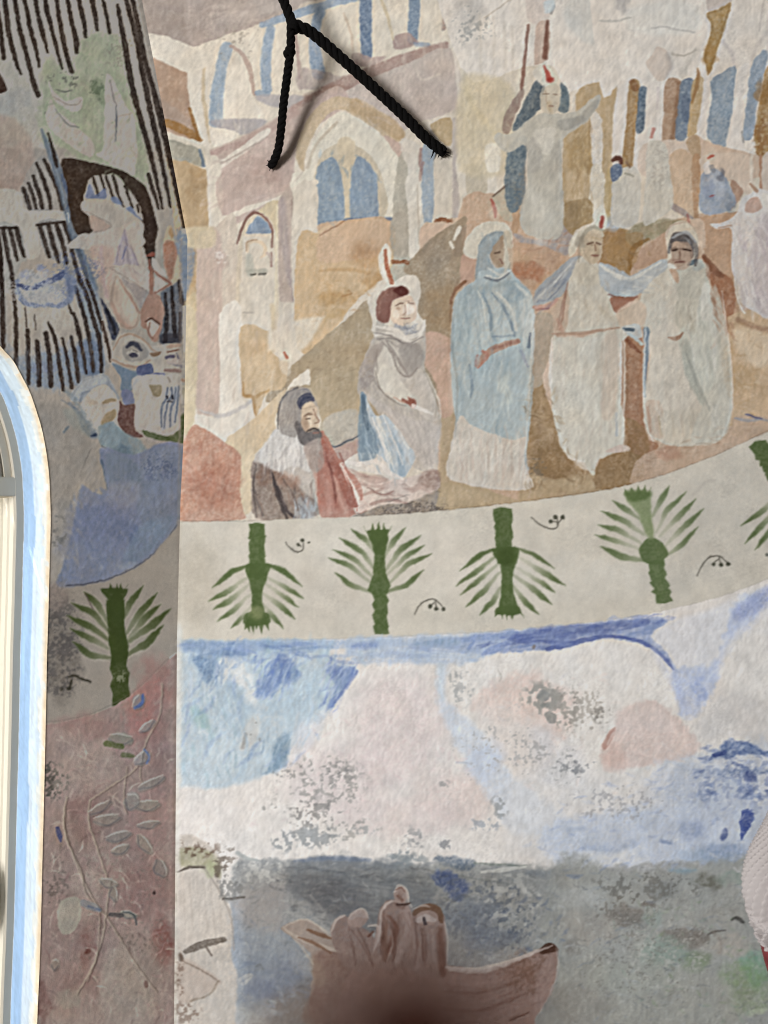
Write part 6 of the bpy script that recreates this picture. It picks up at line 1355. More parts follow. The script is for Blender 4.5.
# white sleeve and its hand
q = part('sleeve_motif', LUP, 'pale painted sleeve curving over the blue sail')
P([(0,370),(60,340),(140,320),(180,360),(230,470),(150,400),(60,430),(10,490),(-60,470)], (142,146,148), part=q, g=.12, rim=.08); S([(170,380),(190,430),(225,465)],[30,40,20],(110,116,124),a=.7,s=1.5); S([(0,490),(20,440),(60,425)],[12,16,8],(98,106,116),a=.7)
P([(20,480),(60,430),(150,385),(230,480),(225,610),(250,660),(170,640),(120,700),(60,640),(0,540)], (158,150,138), part=q, g=.06); S([(140,500),(170,485),(210,480)],[10,24,16],(142,118,80)); P([(125,620),(150,570),(210,535),(215,580),(150,630)], (138,114,74), g=.25, s=1.2); B(70,500,40,20,(150,132,108),a=.6)
S([(-80,420),(-20,500),(40,600),(90,690)],[20,24,40,30],(98,112,120),a=.75,g=.4,s=2,e=2); P([(150,620),(200,610),(270,690),(310,768),(280,800),(130,740),(130,660)], (106,124,134), a=.85, g=.3, s=1.5)
# lower plaster and blue sea triangle
Z(0, 400, 128)
P([(140,30),(400,40),(560,200),(550,290),(470,480),(430,560),(450,768),(330,1100),(340,700),(290,430),(220,200)], (132,126,117), g=.1, gs=3, s=3)
S([(370,0),(430,40),(470,60)],[10,14,10],(108,110,112),a=.6); S([(290,190),(300,300),(320,380)],3,(120,114,106),a=.5)
S([(420,20),(480,100),(520,170),(560,215)],[14,30,50,30],(74,92,110),a=.8,g=.4,s=1.5); S([(550,215),(575,205)],[12,18],(40,56,80)); P([(380,60),(460,60),(540,170),(530,220),(420,150)], (124,126,118), a=.7, g=.2, s=3); S([(385,190),(410,160)],[16,12],(84,96,104),a=.8); S([(550,290),(510,370),(480,460)],[5,6,3],(98,92,84),a=.8)
P([(590,160),(670,140),(768,200),(850,250),(880,320),(768,330),(690,320),(600,270)], (104,120,126), a=.85, g=.3, s=2); B(740,300,60,40,(66,90,112),a=.7,g=.4); S([(610,275),(690,320),(720,322)],[4,5,10],(70,74,80)) ; B(705,322,12,10,(30,34,44),a=.9,e=1)
q = part('sail_motif', LUP, 'white triangular painted sail on the blue sea')
Z(0, 440, 256)
SEAT = [(300,25),(400,45),(480,10),(545,20),(540,150),(530,245),(480,320),(430,365),(370,398),(300,425),(240,435),(170,438),(190,370),(215,280),(230,190),(250,130)]
P(SEAT, (98,108,132), g=.2, gs=2.5, s=2)
P([(420,60),(545,30),(540,240),(480,290),(420,240)], (104,114,130), a=.8, g=.2, s=3); P([(320,40),(400,60),(420,130),(330,140)], (98,110,124), a=.8, g=.25, s=3); P([(330,130),(420,130),(400,200),(320,200)], (126,126,132), a=.6, s=4); B(310,250,120,90,(88,98,134),a=.6,g=.4); B(400,290,20,40,(72,92,138),a=.7); P([(420,260),(520,230),(460,330),(380,380),(370,350)], (98,118,140), a=.7, g=.3, s=3); B(260,170,50,40,(124,122,126),a=.6)
F(480,80,60,50,(64,80,118),thr=.5,sc=2,a=.7); B(380,380,40,16,(126,132,140),a=.7,e=3); B(220,330,60,60,(108,112,128),a=.6)
S([(305,60),(312,110),(322,150)],[5,8,3],(62,82,104),a=.8)
P([(295,-4),(300,60),(322,150),(290,160),(240,118),(262,60)], (136,129,119), part=q, g=.06, s=1.2)
S([(200,437),(270,430),(330,415),(400,385),(450,350),(500,300),(530,255)],[5,5,4,4,4,4,3],(52,54,66),a=.75)
F(170,270,40,60,(96,94,90),thr=.55,sc=3)
Z()
dabs([(2,350),(100,340),(104,372),(70,388),(10,385)], 60, 16, 3, [(78,94,116),(104,116,130),(124,130,134),(66,86,118)], 88, a=.3, jit=20)
dabs([(70,500),(175,450),(178,520),(150,560),(70,585)], 160, 10, 3, [(90,102,132),(112,122,136),(126,130,138),(82,94,130)], 100, a=.4, jit=60, g=.5)
dabs([(52,440),(85,450),(80,560),(55,580)], 60, 14, 3, [(140,134,125),(124,118,110),(148,142,132)], 70, a=.35, jit=50)
dabs([(40,70),(60,60),(125,30),(145,170),(120,185),(60,150)], 110, 9, 2.6, [(124,134,108),(150,154,134),(136,144,120),(110,124,98)], 110, a=.4, jit=60, g=.5)
dabs([(85,240),(130,225),(145,290),(110,300)], 40, 18, 2.2, [(166,158,148),(130,118,116),(150,140,132),(140,120,110)], 70, a=.45, jit=35)
dabs([(0,120),(30,120),(32,180),(0,190)], 30, 14, 4, [(148,134,121),(136,120,108),(154,144,131)], 60, a=.35, jit=60)
F(40,290,40,26,(156,156,156),thr=.5,sc=2,a=.7); F(75,275,30,30,(60,78,124),thr=.55,sc=2,a=.6)
# --- left frieze
Z()
P([(-60,590),(20,590),(50,589),(75,588),(100,584),(118,577),(135,569),(150,558),(163,543),(182,522),(182,646),(168,659),(152,676),(133,692),(112,705),(90,714),(70,719),(45,723),(-60,728)], (136,129,119), sm=False, e=.4, s=.6, g=.14, gs=2)
Z(0, 440, 256)
B(180,620,70,190,(86,80,74),a=.75,g=.55,gs=2.2,hard=1.6); F(180,620,80,200,(64,62,62),thr=.5,sc=2.5,a=.7); B(460,600,90,120,(142,135,125),a=.4); B(280,470,120,50,(128,120,110),a=.4,g=.5); B(170,470,50,40,(116,104,98),a=.6,g=.4)
q = part('palm_motif', LFR, 'dark green stencilled palm standing upright on the shaded left wall')
DG = (52,62,30)
palm(q, [(318,480),(375,480),(372,580),(385,640),(378,680),(388,700),(384,740),(390,760),(385,798),(335,798),(338,760),(330,740),(338,710),(330,690),(335,650),(325,600)],
     [(330,470),(368,470),(372,560),(385,620),(375,660),(335,660),(330,560)],
     [((330,560),(290,490),(250,455),20,.4),((330,580),(280,520),(213,488),20,.5),((325,600),(270,560),(200,527),22,.6),((325,625),(270,595),(210,565),20,.3),((335,655),(270,645),(218,605),22,.5),
      ((368,540),(390,490),(430,437),20,.5),((380,580),(420,520),(472,458),22,.4),((385,600),(430,540),(482,492),20,.3),((388,605),(450,560),(512,507),24,.5),((380,645),(440,610),(490,555),24,.6)],
     [[(318,470),(340,470),(300,447)],[(322,460),(345,460),(330,432)],[(345,460),(360,460),(350,430)],[(355,460),(372,460),(362,430)],[(362,470),(375,450),(385,432)]], dark=DG)
P([(303,448),(330,445),(372,446),(384,450),(368,490),(366,540),(334,540),(328,490)], DG, part=q, g=.12, s=1)
F(360,712,24,24,(140,140,120),thr=.55,sc=1.5)
q = part('berry_sprig', LFR, 'small dark sprig of berries under the palm on the shaded wall')
S([(205,710),(225,706),(250,718),(270,725)],[5,8,6,8],(44,42,34),part=q); S([(215,720),(208,745)],6,(44,42,34),part=q); B(208,745,10,8,(44,42,34),a=.9,e=1,part=q); B(184,748,8,7,(44,42,34),a=.9,e=1,part=q)
S([(255,460),(270,490),(280,505)],4,(70,60,54),a=.8)
Z()
S([(45,723),(90,714),(133,692),(168,659)],1,(100,92,86),a=.5)
# --- floral field
Z()
P([(-60,730),(45,725),(70,721),(90,716),(112,707),(133,694),(152,678),(168,661),(182,646),(182,1200),(-60,1200)], (138,121,114), sm=False, e=.4, s=.6, g=.1, gs=3)
Z(0, 600, 256)
B(460,260,60,110,(138,98,92),a=.6,g=.3); B(260,380,120,40,(130,102,98),a=.6); B(440,420,60,100,(134,98,92),a=.6); B(260,640,60,90,(112,80,76),a=.7,g=.3,hard=2); B(480,480,40,160,(120,96,94),a=.5); B(200,460,80,90,(138,124,116),a=.6); B(300,520,100,90,(136,122,114),a=.5); B(420,350,40,80,(136,96,90),a=.5); B(350,560,200,200,(126,112,108),a=.4)
F(150,540,40,70,(64,64,58),thr=.55,sc=3,a=.8); 
Z(0, 768, 256)
B(430,360,110,120,(122,92,86),a=.6,g=.3); B(490,520,40,90,(112,70,64),a=.75,g=.4); B(220,500,140,200,(122,104,98),a=.5); B(400,640,120,150,(132,122,112),a=.6); B(260,540,30,60,(118,86,78),a=.7); B(130,700,24,80,(90,58,54),a=.7,g=.5); B(200,690,120,80,(128,106,98),a=.6); B(330,200,150,120,(124,108,102),a=.5); B(250,650,80,60,(124,100,92),a=.5); B(200,250,70,150,(128,112,104),a=.5); F(165,350,50,80,(80,72,66),thr=.57,sc=2.5,a=.6); F(160,40,60,60,(60,60,54),thr=.55,sc=2.5,a=.8); F(310,330,120,100,(140,132,122),thr=.6,sc=3,a=.6); F(350,400,260,400,(146,136,126),thr=.66,sc=2.5,a=.5); F(350,400,260,400,(92,76,70),thr=.68,sc=2.5,a=.5)
Z()
dabs([(48,740),(120,716),(176,670),(173,1030),(38,1030)], 420, 11, 2.6, [(150,136,127),(120,102,97),(160,148,137),(132,112,106),(142,120,116),(156,140,130)], 60, a=.5, jit=70, g=.4)
Z()
for _k in range(150):
    _u = _dr.uniform(44, 172); _v0 = _dr.uniform(725, 1030); _t = math.radians(_dr.choice([60, 110, -50, 20]) + _dr.uniform(-30, 30)); _l = _dr.uniform(6, 20)
    if _v0 < 735 + max(0, 60 - (_u - 44) * .0) * 0 or _v0 < np.interp(_u, [45, 90, 133, 168], [727, 718, 697, 668]) + 6: continue
    _c, _s2 = math.cos(_t) * _l, math.sin(_t) * _l
    S([(_u, _v0), (_u + _c * .5 + _s2 * .12, _v0 + _s2 * .5 - _c * .12), (_u + _c, _v0 + _s2)], [.6, _dr.uniform(1., 2.4), .5], _dr.choice([(168,157,145),(160,146,136),(110,92,88),(150,128,122),(172,164,152),(124,98,94)]), a=_dr.uniform(.35, .75), h=_dr.choice([.5, -.4, .3]), s=.6, g=.3)
for pts, c_ in (([(105,960),(125,950),(150,985),(150,1024),(100,1024)], (156,148,136)), ([(60,1000),(85,985),(95,1024),(50,1024)], (152,140,128)), ([(60,760),(100,740),(120,770),(80,800),(55,790)], (158,144,134)), ([(70,880),(95,870),(100,900),(80,920)], (160,148,137)), ([(130,800),(165,790),(165,840),(130,850)], (132,106,102)), ([(125,700),(158,680),(150,725),(130,735)], (150,104,96))):
    P(pts, c_, a=.5, s=4, e=4, g=.4, gs=2.4)
q = part('stem_motif', LFL, 'pale incised stems branching over the pink ground')
LN = (150,138,124)
Z(0, 600, 256)
for s,w in (([(485,250),(480,340),(440,420),(410,500),(330,560),(270,600)],[4,4,5,5,4,4]),([(270,600),(265,660),(290,740),(320,830)],[6,7,7,6]),([(200,590),(190,660),(210,740),(245,830),(300,930)],[5,6,6,6,5]),([(430,440),(420,530),(440,560)],[3,4,3]),([(380,500),(370,600),(380,640)],[3,4,3])):
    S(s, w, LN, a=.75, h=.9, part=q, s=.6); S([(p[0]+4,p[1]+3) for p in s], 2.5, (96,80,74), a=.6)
Z(0, 768, 256)
for s,w in (([(245,330),(260,380),(315,440),(360,510),(410,590),(470,670)],[5,5,6,6,5,4]),([(330,340),(318,430),(308,500),(280,590),(230,680)],[5,6,6,6,4]),([(250,400),(290,420),(318,440)],[4,4,4]),([(318,440),(360,436)],[4,4]),([(195,120),(195,200),(240,300),(250,340)],[4,5,5,5]),([(300,420),(290,560),(260,640)],[3,3,3])):
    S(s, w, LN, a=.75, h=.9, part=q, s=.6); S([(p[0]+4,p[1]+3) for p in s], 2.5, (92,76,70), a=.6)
def leaf(cx, cy, rx, ry, rot, lab=None, c=(138,132,120), rimc=(94,84,78), part_=None):
    q = part('leaf_motif', LFL, lab) if part_ is None else part_
    co, si = np.cos(np.radians(rot)), np.sin(np.radians(rot))
    pts = [(cx+rx*np.cos(t)*co-ry*np.sin(t)*abs(np.sin(t))**.3*si, cy+rx*np.cos(t)*si+ry*np.sin(t)*abs(np.sin(t))**.3*co) for t in np.linspace(0,6.28,11)[:-1]]
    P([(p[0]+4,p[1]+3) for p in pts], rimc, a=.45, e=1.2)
    P(pts, c, part=q, g=.35, e=1.4, a=.68, s=1.1)
    S([(cx-rx*co*.9+ry*si*.5, cy-rx*si*.9-ry*co*.5),(cx+ry*si*.75, cy-ry*co*.75),(cx+rx*co*.9+ry*si*.5, cy+rx*si*.9-ry*co*.5)], [2,5,2], (172,167,156), a=.75)
    S([(cx-rx*co*.9, cy-rx*si*.9),(cx-ry*si*.9, cy+ry*co*.9),(cx+rx*co*.95, cy+rx*si*.95)], [2,4,2], (84,80,84), a=.6)
    p2 = zp([(cx,cy)])[0]
    b = _box(p2-rx*_Z[2], p2+rx*_Z[2], 3)
    if b:
        js,is_,x,y = b; u=((x-p2[0])*co+(y-p2[1])*si)/(rx*_Z[2]); w=(-(x-p2[0])*si+(y-p2[1])*co)/(ry*_Z[2])
        rel[js,is_] += .8*np.clip(1-(u*u+w*w),0,1)
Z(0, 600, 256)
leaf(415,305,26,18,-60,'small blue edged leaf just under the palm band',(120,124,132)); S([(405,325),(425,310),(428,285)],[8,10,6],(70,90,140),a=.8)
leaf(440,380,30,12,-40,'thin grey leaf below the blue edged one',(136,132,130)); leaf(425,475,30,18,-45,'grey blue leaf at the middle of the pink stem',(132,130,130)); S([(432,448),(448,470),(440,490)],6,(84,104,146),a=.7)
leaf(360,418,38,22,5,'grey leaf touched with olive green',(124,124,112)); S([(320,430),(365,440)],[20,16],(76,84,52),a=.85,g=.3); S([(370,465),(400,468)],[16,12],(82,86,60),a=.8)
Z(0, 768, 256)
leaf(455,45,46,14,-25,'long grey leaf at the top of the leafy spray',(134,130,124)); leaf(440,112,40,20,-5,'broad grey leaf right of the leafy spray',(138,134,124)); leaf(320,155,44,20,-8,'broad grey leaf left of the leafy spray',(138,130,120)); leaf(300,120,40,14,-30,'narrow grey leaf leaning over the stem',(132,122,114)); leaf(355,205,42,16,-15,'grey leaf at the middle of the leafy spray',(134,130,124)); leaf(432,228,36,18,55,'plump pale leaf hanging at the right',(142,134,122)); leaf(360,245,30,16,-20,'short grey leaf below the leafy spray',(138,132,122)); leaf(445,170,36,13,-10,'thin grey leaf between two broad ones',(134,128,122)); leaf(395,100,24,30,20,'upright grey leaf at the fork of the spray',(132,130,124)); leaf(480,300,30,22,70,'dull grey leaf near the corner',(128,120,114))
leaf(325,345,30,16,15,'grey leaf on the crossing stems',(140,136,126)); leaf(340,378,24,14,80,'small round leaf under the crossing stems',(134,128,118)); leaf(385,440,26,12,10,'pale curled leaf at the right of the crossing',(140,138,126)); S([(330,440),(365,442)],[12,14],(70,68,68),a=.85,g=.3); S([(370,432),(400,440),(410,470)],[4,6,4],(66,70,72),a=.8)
q = part('leaf_motif', LFL, 'large round pale leaf at the left of the pink wall')
P([(170,440),(180,400),(220,385),(240,400),(245,440),(225,485),(200,500),(178,490)], (146,140,128), part=q, g=.12); S([(250,405),(275,415),(300,425)],[22,26,14],(118,120,122),a=.7); S([(265,415),(300,425)],8,(84,90,104),a=.7)
S([(172,180),(178,200),(182,220)],[10,16,8],(60,66,100),a=.85,g=.3); B(262,548,12,10,(90,52,44),a=.9,e=2); B(170,588,14,16,(140,128,118),a=.7); leaf(165,590,12,18,10,'tiny pale leaf low on the pink wall',(138,126,116)); B(210,690,50,30,(136,130,118),a=.6); B(462,375,5,8,(44,34,34),a=.9,e=1); B(440,650,10,14,(100,76,70),a=.8,e=2)
P([(360,520),(385,560),(380,600),(345,590)], (138,126,116), a=.7); S([(420,620),(450,590),(470,560)],5,(140,128,118),a=.6,h=.6)
Z()
# corner line
S([(181,240),(180,400),(179,500),(178,640),(176,800),(173,1160)], 3, (132,122,112), a=.5, s=1.2)
cv[RIGHT] = _sc[RIGHT]; ids[RIGHT] = _si[RIGHT]; rel[RIGHT] = _sr[RIGHT]
# ---- ageing and tone changes over the surface: wandering edges, worn and pooled pigment, plaster tooth
def blur(a, n):
    for _ in range(n):
        a = (np.roll(a, 1, 0) + np.roll(a, -1, 0) + 2 * a) / 4; a = (np.roll(a, 1, 1) + np.roll(a, -1, 1) + 2 * a) / 4
    return a
_wx = _x + 1.5 * (fbm(_x / 5., _y / 5., 0, 2) - .5); _wy = _y + 1.5 * (fbm(_x / 5. + 50, _y / 5. + 9, 3, 2) - .5)
_fx = np.clip(_wx - CX0, 0, CW - 1.01); _fy = np.clip(_wy - CY0, 0, CH - 1.01)
_xi = _fx.astype(int); _yi = _fy.astype(int); _u = (_fx - _xi)[..., None]; _v = (_fy - _yi)[..., None]
cv = (cv[_yi, _xi] * (1 - _u) + cv[_yi, _xi + 1] * _u) * (1 - _v) + (cv[_yi + 1, _xi] * (1 - _u) + cv[_yi + 1, _xi + 1] * _u) * _v
_stencil = (field == FR) | (field == LFR)
_wear = np.clip((fbm(_x / 9., _y / 9., 1, 4) - .44) * 3.2, 0, 1) * np.clip((fbm(_x / 2.2, _y / 2.2, 3, 2) - .3) * 2.2, 0, 1)
_base = np.where(RIGHT[..., None], np.array((208, 199, 185), np.float32) / 255, np.array((150, 143, 133), np.float32) / 255)
cv += (_base - cv) * (_wear * np.where(_stencil, .04, np.where(field == SEA, .10, .20)))[..., None]
_st = vn(_x / 2.2, _y / 9., 2) * .5 + vn((_x + _y * .6) / 2.4, (_y - _x * .6) / 8., 4) * .5       # brush hairs
cv *= (1 + np.where(_stencil, .03, .11) * (_st - .5))[..., None]
_lo = blur(cv, 10)
cv += np.where(_stencil, .25, np.where(field == SEA, .55, .80))[..., None] * np.clip(cv - _lo, -.13, .11)
_g = cv.mean(2, keepdims=True); _ch = np.clip((cv.max(2) - cv.min(2) - .08) / .22, 0, 1)
cv = _g + (cv - _g) * (1 - np.select([field == UP, field == LUP, (field == FR) | (field == LFR)], [.30, .34, .10], .20) * _ch - np.where(field == LUP, .16, 0) - np.clip((cv[..., 2] - cv[..., 0] - .02) / .15, 0, 1) * np.select([field == UP, field == SEA, field == LUP], [.26, .10, .08], 0))[..., None]
for _i, _p in enumerate(PARTS):
    if _p and _p[0] in ('standing_figure', 'preaching_figure', 'bystander_figure'): cv[ids == _i] *= np.array((.94, .945, .93), np.float32)
    if _p and _p[0] in ('boat_motif', 'rower_figure'): cv[ids == _i] *= np.array((.84, .83, .84), np.float32)  # boat and crew darkened overall
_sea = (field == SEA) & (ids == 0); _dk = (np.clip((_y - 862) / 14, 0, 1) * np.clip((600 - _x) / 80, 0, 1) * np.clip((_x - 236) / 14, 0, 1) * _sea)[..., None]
cv = cv * (1 - _dk * np.array((.10, .11, .13), np.float32)); cv += _dk * .22 * (cv.mean(2, keepdims=True) - cv)  # open sea around the boat set darker and greyer
_w1 = fbm(_x / 22., _y / 22., 0, 3) - .5; _w2 = fbm(_x / 12. + 40, _y / 12. + 8, 3, 3) - .5; _wk = np.where(_stencil, .25, np.where(field == SEA, .45, .65))[..., None]
cv = cv * (1 + .11 * _w2[..., None] * _wk) + _wk * _w1[..., None] * np.array((.035, .0, -.035), np.float32)
_n = (vn(_x / 1.25, _y / 1.25, 0) * .5 + fbm(_x / 2.4, _y / 2.4, 2, 2) * .5)
_deep = np.clip((fbm(_x / 30., _y / 30., 5, 2) - .3) * 2, .4, 1)
cv *= (1 + .17 * (_n - .5) * _deep)[..., None]
cv[~RIGHT] *= 1.05
rel += .20 * (fbm(_x / 3.2, _y / 3.2, 4, 2) - .5) + .6 * (fbm(_x / 15., _y / 15., 1, 2) - .5)
np.clip(cv, .01, .98, out=cv)
# ---------------------------------------------------------------- painted plaster coats
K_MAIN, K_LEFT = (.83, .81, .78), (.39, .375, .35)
def sample(arr, x, y):
    fx = np.clip(x - CX0, 0, CW - 1.001); fy = np.clip(y - CY0, 0, CH - 1.001)
    xi = fx.astype(int); yi = fy.astype(int); u = fx - xi; v = fy - yi
    if arr.ndim == 3: u = u[..., None]; v = v[..., None]
    return (arr[yi, xi] * (1-u) + arr[yi, xi+1] * u) * (1-v) + (arr[yi+1, xi] * (1-u) + arr[yi+1, xi+1] * u) * v
def near(arr, x, y):
    return arr[np.clip(np.round(y - CY0).astype(int), 0, CH-1), np.clip(np.round(x - CX0).astype(int), 0, CW-1)]
ROWS = np.concatenate([np.arange(-140, -8, 4.), np.arange(-8, 1032, 1.), np.arange(1032, 1092, 4.)]).astype(np.float32)
def coat(px, py, P, N, K, fields, names):
    """px,py,P: grids; cut the grid into the fields and their painted parts"""
    h, w_ = px.shape
    pos = P + N[None, None, :] * (sample(rel, px, py) * .0006)[..., None]
    du = np.gradient(pos, axis=1); dv = np.gradient(pos, axis=0)
    nr = np.cross(du, dv); nr /= np.linalg.norm(nr, axis=2, keepdims=True) + 1e-12
    if (nr @ N).mean() < 0: nr = -nr
    sxx = np.maximum(px, xcor(py) + 1.5) if N[0] == 0 else np.minimum(px, xcor(py) - 1.5)          # each wall keeps its own paint at the corner
    col = np.ones((h, w_, 4), np.float32); col[..., :3] = np.clip(lin(sample(cv, sxx, py)) / np.asarray(K), 0.004, .93)
    cx0 = (px[:-1, :-1] + px[1:, 1:]) / 2; cx = cx0; cy = (py[:-1, :-1] + py[1:, 1:]) / 2
    xk = xcor(cy); cx = np.maximum(cx0, xk + 1.) if N[0] == 0 else np.minimum(cx0, xk - 1.)
    keep = (cx0 > xk - 4) if N[0] == 0 else np.ones(cx0.shape, bool)
    f_id = np.where(keep, near(field, cx, cy), 0); p_id = near(ids, cx, cy)
    flip = np.dot(np.cross(P[0, 1] - P[0, 0], P[1, 0] - P[0, 0]), N) < 0
    idx = np.arange(h * w_).reshape(h, w_)
    quad = np.stack([idx[:-1, :-1], idx[:-1, 1:], idx[1:, 1:], idx[1:, :-1]], -1)
    if flip: quad = quad[..., ::-1]
    flatP, flatN, flatC = pos.reshape(-1, 3), nr.reshape(-1, 3), col.reshape(-1, 4)
    owner = np.where((p_id > 0), p_id, 0)
    for i in range(1, len(PARTS)):
        owner[(p_id == i) & (f_id != PARTS[i][1])] = 0
    def build(mask, name, parent):
        q = quad[mask]
        if len(q) < 3: return None
        u, inv = np.unique(q.reshape(-1), return_inverse=True)
        me = bpy.data.meshes.new(name)
        me.vertices.add(len(u)); me.loops.add(q.size); me.polygons.add(len(q))
        me.vertices.foreach_set('co', flatP[u].astype(np.float32).ravel())
        me.loops.foreach_set('vertex_index', inv.astype(np.int32).ravel())
        me.polygons.foreach_set('loop_start', np.arange(0, q.size, 4, dtype=np.int32))
        me.polygons.foreach_set('use_smooth', np.ones(len(q), bool))
        a = me.color_attributes.new('pigment', 'FLOAT_COLOR', 'POINT'); a.data.foreach_set('color', flatC[u].astype(np.float32).ravel())
        me.update(); me.validate()
        me.normals_split_custom_set_from_vertices(flatN[u].astype(np.float32).tolist())
        me.materials.append(M_PAINT)
        o = link(bpy.data.objects.new(name, me))
        if parent: o.parent = parent
        return o
    made = {}
    for f in fields:
        nm, lab, cat = names[f]
        made[f] = tag(build((f_id == f) & (owner == 0), nm, None), lab, cat)
    obs = {}
    for i in range(1, len(PARTS)):
        nm, f, lab, par = PARTS[i]
        if f not in fields: continue
        o = build((owner == i) & (f_id == f), nm, obs.get(par) or made[f])
        if o:
            obs[i] = o
            if lab: o['label'] = lab
    return made
xs = np.concatenate([np.arange(108.5, 776, 1.), np.arange(776, 932, 5.)]).astype(np.float32)
gx, gy = np.meshgrid(xs, ROWS)
Pm = np.stack([(gx - 384) / F_PX * D, np.full_like(gx, D), (512 - gy) / F_PX * D], -1)
coat(gx, gy, Pm, np.array((0, -1, 0), np.float32), K_MAIN, (UP, FR, SEA), {
    UP: ('mural', 'faded wall painting of robed haloed figures before pale arcades and columns', 'mural'),
    FR: ('palm_frieze', 'cream painted band with a row of green stencilled palms and berry sprigs', 'painted frieze'),
    SEA: ('mural', 'wall painting of pink clouds over a grey sea with a brown boat', 'mural')})
epy = np.array([p[1] for p in EDGE_PX], np.float32)[::-1]; epx = np.array([p[0] for p in EDGE_PX], np.float32)[::-1]
# the painted coat stops at the opening; over the arch it runs on to the left
OP = [(p.x, p.y) for p in OPEN]
ae = []
for t, z in OP:
    if t > ARC_T: break
    q = left_pt(t, z); ae.append((384 + q.x / q.y * F_PX, 512 - q.z / q.y * F_PX))
ae = np.array(ae); o_ = np.argsort(ae[:, 1])
xe = np.interp(ROWS, ae[o_, 1], ae[o_, 0]); xe = np.maximum(xe, -38.)
s = np.linspace(0, 1, 215).astype(np.float32)
xr = xcor(ROWS)
gx = (xe[:, None] + (xr[:, None] - xe[:, None]) * s[None]).astype(np.float32); gy = np.repeat(ROWS[:, None], len(s), 1)
a_, y_ = left_ray(gx.astype(np.float64), gy.astype(np.float64))
Pl = np.stack([(gx - 384) / F_PX * y_, y_, (512 - gy) / F_PX * y_], -1).astype(np.float32)
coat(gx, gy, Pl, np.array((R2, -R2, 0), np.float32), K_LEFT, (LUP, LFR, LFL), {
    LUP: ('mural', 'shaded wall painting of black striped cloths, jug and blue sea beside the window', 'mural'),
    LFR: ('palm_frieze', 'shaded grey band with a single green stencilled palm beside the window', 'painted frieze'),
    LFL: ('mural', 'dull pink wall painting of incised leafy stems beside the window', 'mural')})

# ---------------------------------------------------------------- window in the left wall
# painted reveal: chipped cream edge, then two shades of blue
prof = [(0.0, 0.0), (.003, .006), (.006, .014), (.007, .024), (.0075, .036)] + [(.008, .036 + .0095 * i) for i in range(1, 13)]   # (inset, depth)
dense = catm([(p.x, p.y) for p in OPEN], 5)
dense = [p for p in dense]
cols = []; verts = []; faces = []
rr = random.Random(4)
arcl = 0
for i, p in enumerate(dense):
    if i: arcl += (p - dense[i-1]).length
    t = (dense[min(i+1, len(dense)-1)] - dense[max(i-1, 0)]).normalized(); nn = Vector((t.y, -t.x))
    for j, (ins, dep) in enumerate(prof):
        n1 = float(vn(np.array([arcl * 38.]), np.array([dep * 160 + 7.]), 2)[0]); n2 = float(vn(np.array([arcl * 9.]), np.array([dep * 90. + 30]), 4)[0]); n3 = float(vn(np.array([arcl * 120.]), np.array([dep * 220.]), 1)[0])
        jag = (.004 * (n1 - .5) + .003 * (n3 - .5)) * (1 if 0 < j < 5 else .25 if j >= 5 else 0)
        q = p + nn * (ins + jag)
        verts.append(left_pt(q.x, q.y, dep + (0.0 if j else -.001)))
        upper = max(0, min(1, (q.y - .02) / .15))
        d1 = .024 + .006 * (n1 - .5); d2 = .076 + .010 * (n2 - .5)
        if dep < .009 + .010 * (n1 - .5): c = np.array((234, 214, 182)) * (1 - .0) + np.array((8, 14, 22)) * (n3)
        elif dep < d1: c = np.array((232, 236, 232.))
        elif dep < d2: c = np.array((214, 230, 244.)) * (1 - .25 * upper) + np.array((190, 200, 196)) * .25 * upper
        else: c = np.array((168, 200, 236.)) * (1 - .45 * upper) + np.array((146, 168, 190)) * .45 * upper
        if dep > .142: c = np.array((224, 224, 222.))
        c = c * (1 + .12 * (n2 - .5) + .08 * (n3 - .5))
        cols.append(tuple(lin(np.clip(c / 255., 0, 1))) + (1,))
m_ = len(prof)
for i in range(len(dense) - 1):
    for j in range(m_ - 1):
        faces.append((i*m_+j, i*m_+j+1, (i+1)*m_+j+1, (i+1)*m_+j))
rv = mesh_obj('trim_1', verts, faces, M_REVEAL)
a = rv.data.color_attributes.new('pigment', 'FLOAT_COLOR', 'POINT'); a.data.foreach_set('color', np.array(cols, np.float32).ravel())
tag(rv, kind='structure')
# joinery: bands swept along the opening
def sweep(name, path, prof2, m, parent=None, closed_prof=True):
    """prof2: list of (inset, depth) round the section"""
    vs_, fs_ = [], []; n = len(prof2)
    offs = [offset(path, q[0]) for q in prof2]
    for i in range(len(path)):
        for j in range(n): 
            p = offs[j][i]; vs_.append(left_pt(p.x, p.y, prof2[j][1]))
    for i in range(len(path) - 1):
        for j in range(n):
            k2 = (j + 1) % n; fs_.append((i*n+j, i*n+k2, (i+1)*n+k2, (i+1)*n+j))
    fs_.append(tuple(range(n))); fs_.append(tuple(range(len(path)*n-1, len(path)*n-n-1, -1)))
    bm = bmesh.new(); v_ = [bm.verts.new(v) for v in vs_]
    for f in fs_: bm.faces.new([v_[q] for q in f])
    return bm_obj(name, bm, m, parent, smooth=False)
win = sweep('window_1', OPEN, [(.006, .146), (.026, .146), (.028, .150), (.028, .160), (.006, .160)], M_GREY)
tag(win, kind='structure')
def box_tz(name, t0, t1, z0, z1, d0, d1, m, parent, bev=.002):
    bm = bmesh.new(); bmesh.ops.create_cube(bm, size=1)
    for v in bm.verts: v.co = Vector((t0 + (v.co.x+.5)*(t1-t0), d0 + (v.co.y+.5)*(d1-d0), z0 + (v.co.z+.5)*(z1-z0)))
    if bev: bmesh.ops.bevel(bm, geom=bm.edges[:], offset=bev, segments=2, affect='EDGES')
    for v in bm.verts: v.co = left_pt(v.co.x, v.co.z, v.co.y)
    return bm_obj(name, bm, m, parent, smooth=False)
